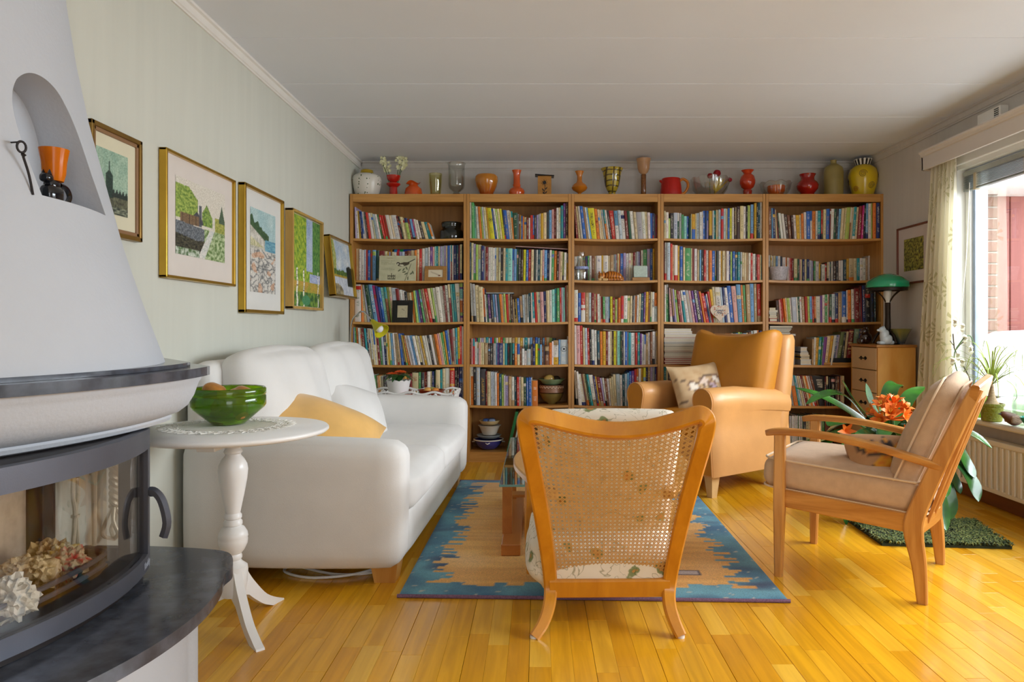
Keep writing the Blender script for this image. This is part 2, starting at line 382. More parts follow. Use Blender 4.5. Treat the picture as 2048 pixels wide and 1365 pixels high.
# venetian blind drawn up under the window head
bl = thing('venetian_blind', 'grey venetian blind drawn up into a bundle under the window head', 'blind', (XR+.05, 0, 0))
lm = mat('blind_slat', '8f9797', .35, metal=.3, var=.05)
M().box(-.012, .012, WY0+.05, y1-.012, 1.945, 1.975, .004).o('head_rail', mat('blind_rail', 'aeb4b2', .35, metal=.3), bl, smooth=0)
for k in range(9): M().box(-.013, .013, WY0+.06, y1-.02, 1.872+k*.008, 1.8745+k*.008).o('slat', lm, bl, smooth=0)
M().box(-.014, .014, WY0+.06, y1-.02, 1.852, 1.866, .004).o('bottom_rail', lm, bl, smooth=0)
for yy in (4.22, 3.78): M().box(-.016, .016, yy-.012, yy+.012, 1.848, 1.95).o('ladder_tape', mat('blind_tape', 'b8a98c', .8), bl, smooth=0)
M().tube(smooth_path([(-.014, 4.27, 1.9), (-.02, 4.3, 1.4), (-.035, 4.36, .9), (-.04, 4.38, .62)]), .0025, 6).o('cord', white_paint, bl)
# pelmet, curtain, vent
pel = thing('pelmet', 'white moulded pelmet board above the window', 'pelmet', (XR, 0, 0))
pr = [(0, 2.155), (-.122, 2.155), (-.122, 2.145), (-.112, 2.135), (-.108, 2.122), (-.1, 2.118), (-.1, 2.034), (-.085, 2.034), (-.085, 2.11), (0, 2.11)]
M().prism(pr, 'y', .9, 4.555).o('front_board', mat('pelmet_paint', 'd8d0c8', .45, var=.01), pel, smooth=0)
M().box(-.1, 0, 4.54, 4.56, 2.034, 2.15, .002).o('end_board', mat('pelmet_paint', 'd8d0c8', .45), pel, smooth=0)
vt = thing('wall_vent', 'small white wall vent with slots just above the pelmet', 'vent', (XR, 3.92, 2.195))
M().box(-.05, 0, -.06, .14, -.035, .05, .004).o('housing', white_paint, vt, smooth=0)
for k in range(6): M().box(-.052, -.044, -.05, -.012, -.022+k*.011, -.017+k*.011).o('slot', black, vt, smooth=0)

cm, nt, b = newmat('curtain_cloth')
tc = N(nt, 'ShaderNodeTexCoord'); mp = N(nt, 'ShaderNodeMapping'); setin(mp, 'Scale', (1, 9, 6)); L(nt, tc.outputs['UV'], mp.inputs[0])
vo = N(nt, 'ShaderNodeTexVoronoi'); setin(vo, 'Scale', 1.0); L(nt, mp.outputs[0], vo.inputs[0])
sb = N(nt, 'ShaderNodeVectorMath', operation='SUBTRACT'); L(nt, mp.outputs[0], sb.inputs[0]); L(nt, vo.outputs['Position'], sb.inputs[1])
sx = N(nt, 'ShaderNodeSeparateXYZ'); L(nt, sb.outputs[0], sx.inputs[0])
an = N(nt, 'ShaderNodeMath', operation='ARCTAN2'); L(nt, sx.outputs[1], an.inputs[0]); L(nt, sx.outputs[2], an.inputs[1])
a9 = N(nt, 'ShaderNodeMath', operation='MULTIPLY'); L(nt, an.outputs[0], a9.inputs[0]); a9.inputs[1].default_value = 11
sn = N(nt, 'ShaderNodeMath', operation='SINE'); L(nt, a9.outputs[0], sn.inputs[0])
g1 = N(nt, 'ShaderNodeMath', operation='GREATER_THAN'); L(nt, sn.outputs[0], g1.inputs[0]); g1.inputs[1].default_value = .15
g2 = N(nt, 'ShaderNodeMath', operation='LESS_THAN'); L(nt, vo.outputs['Distance'], g2.inputs[0]); g2.inputs[1].default_value = .42
g3 = N(nt, 'ShaderNodeMath', operation='MULTIPLY'); L(nt, g1.outputs[0], g3.inputs[0]); L(nt, g2.outputs[0], g3.inputs[1])
nz = N(nt, 'ShaderNodeTexNoise'); setin(nz, 'Scale', 3); L(nt, mp.outputs[0], nz.inputs[0])
g4 = N(nt, 'ShaderNodeMath', operation='GREATER_THAN'); L(nt, nz.outputs[0], g4.inputs[0]); g4.inputs[1].default_value = .42
g5 = N(nt, 'ShaderNodeMath', operation='MULTIPLY'); L(nt, g3.outputs[0], g5.inputs[0]); L(nt, g4.outputs[0], g5.inputs[1])
g6 = N(nt, 'ShaderNodeMath', operation='MULTIPLY'); L(nt, g5.outputs[0], g6.inputs[0]); g6.inputs[1].default_value = .5
mx = N(nt, 'ShaderNodeMix', data_type='RGBA'); L(nt, g6.outputs[0], mx.inputs[0]); mx.inputs[6].default_value = (*S('f2ecd6'), 1); mx.inputs[7].default_value = (*S('a8a350'), 1)
df = N(nt, 'ShaderNodeBsdfDiffuse'); tr = N(nt, 'ShaderNodeBsdfTranslucent'); L(nt, mx.outputs[2], df.inputs[0]); L(nt, mx.outputs[2], tr.inputs[0])
ms = N(nt, 'ShaderNodeMixShader'); ms.inputs[0].default_value = .45; L(nt, df.outputs[0], ms.inputs[1]); L(nt, tr.outputs[0], ms.inputs[2]); L(nt, ms.outputs[0], nt.nodes['Material Output'].inputs[0])
cur = thing('curtain', 'cream curtain with olive sprig print hanging at the window side', 'curtain', (2.545, 0, 0))
vs = []; fs = []; uv = []; nu, nv = 90, 26
for j in range(nv+1):
    t = j/nv; z = lerp(.06, 2.1, t); sp = 1-t
    ya = lerp(4.72, 4.53, t**.7); yb = lerp(4.26, 4.25, t)
    for i in range(nu+1):
        u = i/nu; y = lerp(ya, yb, u)
        x = .030*sin(u*2*pi*6.5+1.3*sin(t*2))*(.6+.4*sp)-.02*sp*(1-u)+.008*sin(u*40+t*5)
        vs.append((x, y, z)); uv.append((u, z/2))
for j in range(nv):
    for i in range(nu): fs.append((j*(nu+1)+i, j*(nu+1)+i+1, (j+1)*(nu+1)+i+1, (j+1)*(nu+1)+i))
o = M().add(vs, fs).o('cloth', cm, cur, smooth=180)
ul = o.data.uv_layers.new(name='UVMap')
for lp in o.data.loops: ul.data[lp.index].uv = uv[lp.vertex_index]
# UV feeds y and z of the print
nd = nt.nodes.new('ShaderNodeSeparateXYZ'); cb = nt.nodes.new('ShaderNodeCombineXYZ'); L(nt, tc.outputs['UV'], nd.inputs[0]); L(nt, nd.outputs[0], cb.inputs[1]); L(nt, nd.outputs[1], cb.inputs[2]); L(nt, cb.outputs[0], mp.inputs[0])
setin(mp, 'Scale', (1, 6.5, 8))
M().tube([(0, 4.6, 2.115), (0, 4.2, 2.115)], .008, 8).o('curtain_rail', white_paint, cur)

# radiator
rad = thing('radiator', 'cream ribbed panel radiator below the window sill', 'radiator', (XR-.02, 0, 0))
rm = mat('radiator_enamel', 'e3dccb', .35, var=.01)
vs = []; y = 1.6; prof = []
while y < 4.1:
    prof += [(y, -.075), (y+.012, -.075), (y+.016, -.088), (y+.036, -.088), (y+.04, -.075)]; y += .0475
front = [(a, d) for a, d in prof]
out = [(d, a) for a, d in front]+[(-.06, front[-1][0]), (-.06, front[0][0])]
M().prism(out, 'z', .13, .365).o('ribbed_panel', rm, rad, smooth=0)
M().box(-.09, -.03, 1.58, 4.16, .365, .395, .006).box(-.085, -.045, 1.58, 4.16, .105, .13, .005).box(-.09, -.03, 4.135, 4.165, .105, .39, .005).o('frame', rm, rad, smooth=0)
for yy in (1.9, 4.0): M().box(-.05, .02, yy, yy+.03, .15, .35).o('bracket', rm, rad, smooth=0)

# ------------------------------------------------------------ outside the window
struct(M().box(2.82, 9, -3, 9, -.3, -.2).o('ground', mat('patio_stone', 'c9c4bc', .8), smooth=0))
red = wood('red_stained_boards', '7c443c', '8a4e46', (1, 1, .1), 12, .7, 0)
brickm = mat('weathered_brick', '6e4a3e', .8, var=.15, scale=30, bump=.3, bscale=60)
bw = struct(M().box(2.83, 3.06, 4.66, 4.86, -.2, 2.2).o('wall_outside', mat('mortar', '948a82', .9), smooth=0))
for r in range(29):
    z = .02+r*.075; off = .09 if r % 2 else 0
    for x0 in (2.83-.05+off, 2.83+off+.15):
        xa, xb = max(2.832, x0), min(3.058, x0+.19)
        if xb-xa > .03: M().box(xa, xb, 4.648, 4.67, z, z+.064, .004).o('brick', brickm, bw, smooth=0)
bd = struct(M().box(3.06, 4.5, 4.75, 4.8, -.2, 2.2).o('wall_boarded', red, smooth=0))
for k in range(12): M().box(3.065+k*.125, 3.065+k*.125+.118, 4.72, 4.752, -.15, 1.9, .004).o('wooden_board', red, bd, smooth=0)
struct(M().box(2.83, 4.6, 4.3, 4.86, 1.9, 2.1, .01).o('roof_fascia', white_paint, smooth=0))
gb = thing('garden_bench', 'outdoor bench with a white padded back outside the window', 'bench', (3.15, 4.4, -.2))
wc = mat('white_outdoor_cloth', 'f4f4f2', .8, var=.01)
M().rbox((.15, .1, .98), (.42, .07, .2), .05, puff=(0, .02, .02)).o('back_cushion', wc, gb)
M().rbox((.15, -.2, .7), (.42, .3, .07), .05, puff=(0, .02, .02)).o('seat_cushion', wc, gb)
M().box(-.28, .58, -.5, .18, .5, .62, .01).box(-.28, -.2, .1, .18, 0, 1.1, .01).box(.5, .58, .1, .18, 0, 1.1, .01).box(-.28, -.2, -.5, -.42, 0, .6, .01).box(.5, .58, -.5, -.42, 0, .6, .01).o('frame', mat('bench_frame', '9a8c8c', .6), gb, smooth=0)
gc = thing('garden_chair', 'grey rounded plastic chair outside the window', 'chair', (3.0, 3.55, -.2))
gm = mat('grey_plastic', '8e9694', .5)
M().rbox((.1, .06, .98), (.2, .03, .22), .06).o('backrest', gm, gc); M().rbox((.1, -.14, .72), (.2, .2, .03), .03).o('seat', gm, gc)
for sx_ in (-.06, .26):
    for sy_ in (-.3, .04): M().tube([(sx_, sy_, 0), (sx_, sy_, .7)], .015, 8).o('leg', gm, gc)
# ------------------------------------------------------------ bookcases
BF, BB = 5.263, 5.556
BX = [(lambda p: (p-VX)*BF/FPX)(p) for p in (699.5, 933, 1142.5, 1321.5, 1531.5, 1768)]
SZ = [1.686, 1.372, 1.058, .737, .429, .077]
SAG = .007
case_names = ['picture-end bookcase', 'second bookcase', 'middle bookcase', 'fourth bookcase', 'window-end bookcase']
case_labels = ['beech bookcase at the picture-wall end, holding dark jar and bird card', 'second beech bookcase from the picture wall, with stacked bowls low down',
               'narrowest beech bookcase in the middle, holding the ginger cat figurine', 'beech bookcase with the heart plaque, behind the leather armchair', 'beech bookcase at the window end, partly behind the green lamp']
for i in range(5):
    x0, x1 = BX[i]+.001, BX[i+1]-.001
    t = thing('bookcase', case_labels[i], 'bookcase', ((x0+x1)/2, BF, 0), 0, 'row of beech bookcases'); w = (x1-x0)/2; d = BB-BF
    for s in (-1, 1):
        a = -w if s < 0 else w-.021
        M().box(a, a+.021, 0, d, 0, 2.02, .0015).o('side_panel', beech, t, smooth=0)
    M().box(-w+.0215, w-.0215, .001, .02, 1.96, 2.0195, .0015).o('frieze_board', beech_x, t, smooth=0)
    M().box(-w+.0215, w-.0215, .0205, d, 1.978, 2.0195).o('top_panel', beech_x, t, smooth=0)
    M().box(-w+.0215, w-.0215, d-.012, d-.001, 0, 1.975).o('back_panel', beech_in, t, smooth=0)
    M().box(-w+.0215, w-.0215, .004, .02, .0, SZ[5]-.018).o('plinth', beech_x, t, smooth=0)
    for k, z in enumerate(SZ):
        m = M(); n = 10; secs = []
        for q in range(n+1):
            u = 2*q/n-1; zz = z-(SAG*(1-u*u) if k < 5 else 0); x = u*(w-.0225)
            secs.append([(x, .002, zz), (x, d-.013, zz), (x, d-.013, zz-.0175), (x, .002, zz-.0175)])
        m.loft(secs); m.o('shelf', beech_x, t, smooth=0)
def shelf_z(px, k):
    for i in range(5):
        X = (px-VX)*5.28/FPX
        if BX[i] <= X <= BX[i+1]:
            u = (X-(BX[i]+BX[i+1])/2)/((BX[i+1]-BX[i])/2-.022); return SZ[k]-(SAG*max(0, 1-u*u) if k < 5 else 0)
    return SZ[k]

# ------------------------------------------------------------ books: colour letter + width, rows read from the photograph
PAL = dict(w='dcd6cc', c='d8c79a', b='a98a5e', y='d9cf1e', Y='d2a21c', o='dd7a24', r='c2281c', R='7c1c1c', p='dba3a0', m='c02a7c', v='6d3c86', l='a79bc0', n='1d2b66',
           u='2a62b4', s='6fa3cf', t='1f8f96', T='1c4a58', q='8ccabe', g='4d9a58', G='1f4d34', a='a9c25e', k='17161a', K='39363a', e='a3a19c', h='7d4a2c', H='43291f', d='b4c0c6')
CW = dict(w='white', c='cream', b='tan', y='lemon yellow', Y='golden yellow', o='orange', r='red', R='dark red', p='pink', m='magenta', v='purple', l='lilac', n='navy', u='blue', s='sky blue',
          t='teal', T='dark teal', q='pale green', g='green', G='dark green', a='lime green', k='black', K='charcoal', e='grey', h='brown', H='dark brown', d='pale grey')
bm_, nt, b = newmat('book_cover')
at = N(nt, 'ShaderNodeAttribute'); at.attribute_name = 'Col'; at2 = N(nt, 'ShaderNodeAttribute'); at2.attribute_name = 'Ink'
uvn = N(nt, 'ShaderNodeUVMap'); uvn.uv_map = 'UVMap'; sx = N(nt, 'ShaderNodeSeparateXYZ'); L(nt, uvn.outputs[0], sx.inputs[0])
cb = N(nt, 'ShaderNodeCombineXYZ'); L(nt, sx.outputs[0], cb.inputs[0])
mu = N(nt, 'ShaderNodeMath', operation='MULTIPLY'); L(nt, sx.outputs[1], mu.inputs[0]); mu.inputs[1].default_value = 36; L(nt, mu.outputs[0], cb.inputs[1])
mz = N(nt, 'ShaderNodeMath', operation='MULTIPLY'); L(nt, at2.outputs['Alpha'], mz.inputs[0]); mz.inputs[1].default_value = 90; L(nt, mz.outputs[0], cb.inputs[2])
nz = N(nt, 'ShaderNodeTexNoise'); setin(nz, 'Scale', 2.4); setin(nz, 'Detail', 2); L(nt, cb.outputs[0], nz.inputs[0])
def rng(src, lo, hi):
    a = N(nt, 'ShaderNodeMath', operation='GREATER_THAN'); L(nt, src, a.inputs[0]); a.inputs[1].default_value = lo
    c = N(nt, 'ShaderNodeMath', operation='LESS_THAN'); L(nt, src, c.inputs[0]); c.inputs[1].default_value = hi
    m = N(nt, 'ShaderNodeMath', operation='MULTIPLY'); L(nt, a.outputs[0], m.inputs[0]); L(nt, c.outputs[0], m.inputs[1]); return m
ra = rng(sx.outputs[0], .26, .74); rb = rng(sx.outputs[1], .12, .9)
ng = N(nt, 'ShaderNodeMath', operation='GREATER_THAN'); L(nt, nz.outputs[0], ng.inputs[0]); ng.inputs[1].default_value = .53
n2 = N(nt, 'ShaderNodeTexNoise'); setin(n2, 'Scale', 1.0); L(nt, cb.outputs[0], n2.inputs[0])
cb2 = N(nt, 'ShaderNodeCombineXYZ'); L(nt, mz.outputs[0], cb2.inputs[2]); m4 = N(nt, 'ShaderNodeMath', operation='MULTIPLY'); L(nt, sx.outputs[1], m4.inputs[0]); m4.inputs[1].default_value = 4; L(nt, m4.outputs[0], cb2.inputs[1]); L(nt, cb2.outputs[0], n2.inputs[0])
n3 = N(nt, 'ShaderNodeMath', operation='GREATER_THAN'); L(nt, n2.outputs[0], n3.inputs[0]); n3.inputs[1].default_value = .47
p1 = N(nt, 'ShaderNodeMath', operation='MULTIPLY'); L(nt, ra.outputs[0], p1.inputs[0]); L(nt, rb.outputs[0], p1.inputs[1])
p2 = N(nt, 'ShaderNodeMath', operation='MULTIPLY'); L(nt, p1.outputs[0], p2.inputs[0]); L(nt, ng.outputs[0], p2.inputs[1])
p3 = N(nt, 'ShaderNodeMath', operation='MULTIPLY'); L(nt, p2.outputs[0], p3.inputs[0]); L(nt, n3.outputs[0], p3.inputs[1])
p4 = N(nt, 'ShaderNodeMath', operation='MULTIPLY'); L(nt, p3.outputs[0], p4.inputs[0]); p4.inputs[1].default_value = .7
mx = N(nt, 'ShaderNodeMix', data_type='RGBA'); L(nt, p4.outputs[0], mx.inputs[0]); L(nt, at.outputs['Color'], mx.inputs[6]); L(nt, at2.outputs['Color'], mx.inputs[7]); L(nt, mx.outputs[2], b.inputs['Base Color'])
b.inputs['Roughness'].default_value = .45
paper = mat('book_paper', 'd9cfb8', .8, var=.08, scale=60, stretch=(30, 1, 1))

class BookMesh:
    def __init__(s): s.m = M(); s.uv = []; s.ink = []; s.m.col = (1, 1, 1)
    def quadbox(s, pts, col, ink, seed, uvs=None, faces=None):
        s.m.col = col; s.m.add(pts, faces or [(0, 2, 3, 1), (4, 5, 7, 6), (0, 1, 5, 4), (2, 6, 7, 3), (0, 4, 6, 2), (1, 3, 7, 5)])
        s.uv += uvs or [(-1, 0)]*len(pts); s.ink += [(*ink, seed)]*len(pts)
    def build(s, name, mats, parent=None):
        o = s.m.o(name, mats, parent, smooth=0); me = o.data
        a = me.color_attributes.new('Ink', 'FLOAT_COLOR', 'POINT'); a.data.foreach_set('color', [x for c in s.ink for x in c])
        ul = me.uv_layers.new(name='UVMap'); ul.data.foreach_set('uv', [x for l in me.loops for x in s.uv[l.vertex_index]]); return o
rb_ = random.Random(11)
def book_geo(bk, pg, w, wt, sh, h, d, cols, ink, seed, ox=0, oy=0, oz=0, mi=None):
    """cover shell (spine + two boards) into bk, page block into pg; w, wt widths at foot and head, sh the lean of the head"""
    def X(u, t): return ox+lerp(u*w, sh+u*wt, t)
    n = len(cols)-1 if len(cols) > 1 else 1
    bt = min(.0016/max(w, .004), .18); rv = min(.004, w*.25)
    if mi is not None: bk.m.cur = 0
    # spine, rounded, in bands of colour
    zb = [c[0] for c in cols]+[1.0]
    for (t0, c), t1 in zip(cols, zb[1:]):
        pts = []; uvs = []
        for t in (t0, t1):
            for u, y in ((0, rv), (.18, rv*.25), (.5, 0), (.82, rv*.25), (1, rv)): pts.append((X(u, t), oy+y, oz+t*h)); uvs.append((u, t))
        bk.quadbox(pts, c, ink, seed, uvs, [(i, i+1, i+6, i+5) for i in range(4)])
    cb_, ct = cols[0][1], cols[-1][1]
    pts = [(X(u, 1), oy+y, oz+h) for u, y in ((0, rv), (.18, rv*.25), (.5, 0), (.82, rv*.25), (1, rv), (1, rv+.003), (0, rv+.003))]
    bk.quadbox(pts, ct, ink, seed, None, [tuple(range(7))])
    for u0, u1 in ((0, bt), (1-bt, 1)):
        bk.quadbox([(X(u, t), oy+y, oz+t*h) for t in (0, 1) for y in (rv, d) for u in (u0, u1)], cb_, ink, seed)
    q = .003/h
    tgt = pg
    if mi is not None: bk.m.cur = 1; tgt = bk
    P8 = [(X(u, t), oy+y, oz+t*h) for t in (.002, 1-q*1.3) for y in (rv+.001, d-.003) for u in (bt, 1-bt)]
    if mi is not None: bk.quadbox(P8, (.7, .64, .5), ink, seed)
    else: tgt.add(P8, [(0, 2, 3, 1), (4, 5, 7, 6), (0, 1, 5, 4), (2, 6, 7, 3), (0, 4, 6, 2), (1, 3, 7, 5)])
def ordw(n): return f"{n}{'th' if 10 <= n % 100 <= 20 else {1: 'st', 2: 'nd', 3: 'rd'}.get(n % 10, 'th')}"
RN = ['top shelf', 'second shelf down', 'third shelf down', 'fourth shelf down', 'fifth shelf down', 'bottom shelf']
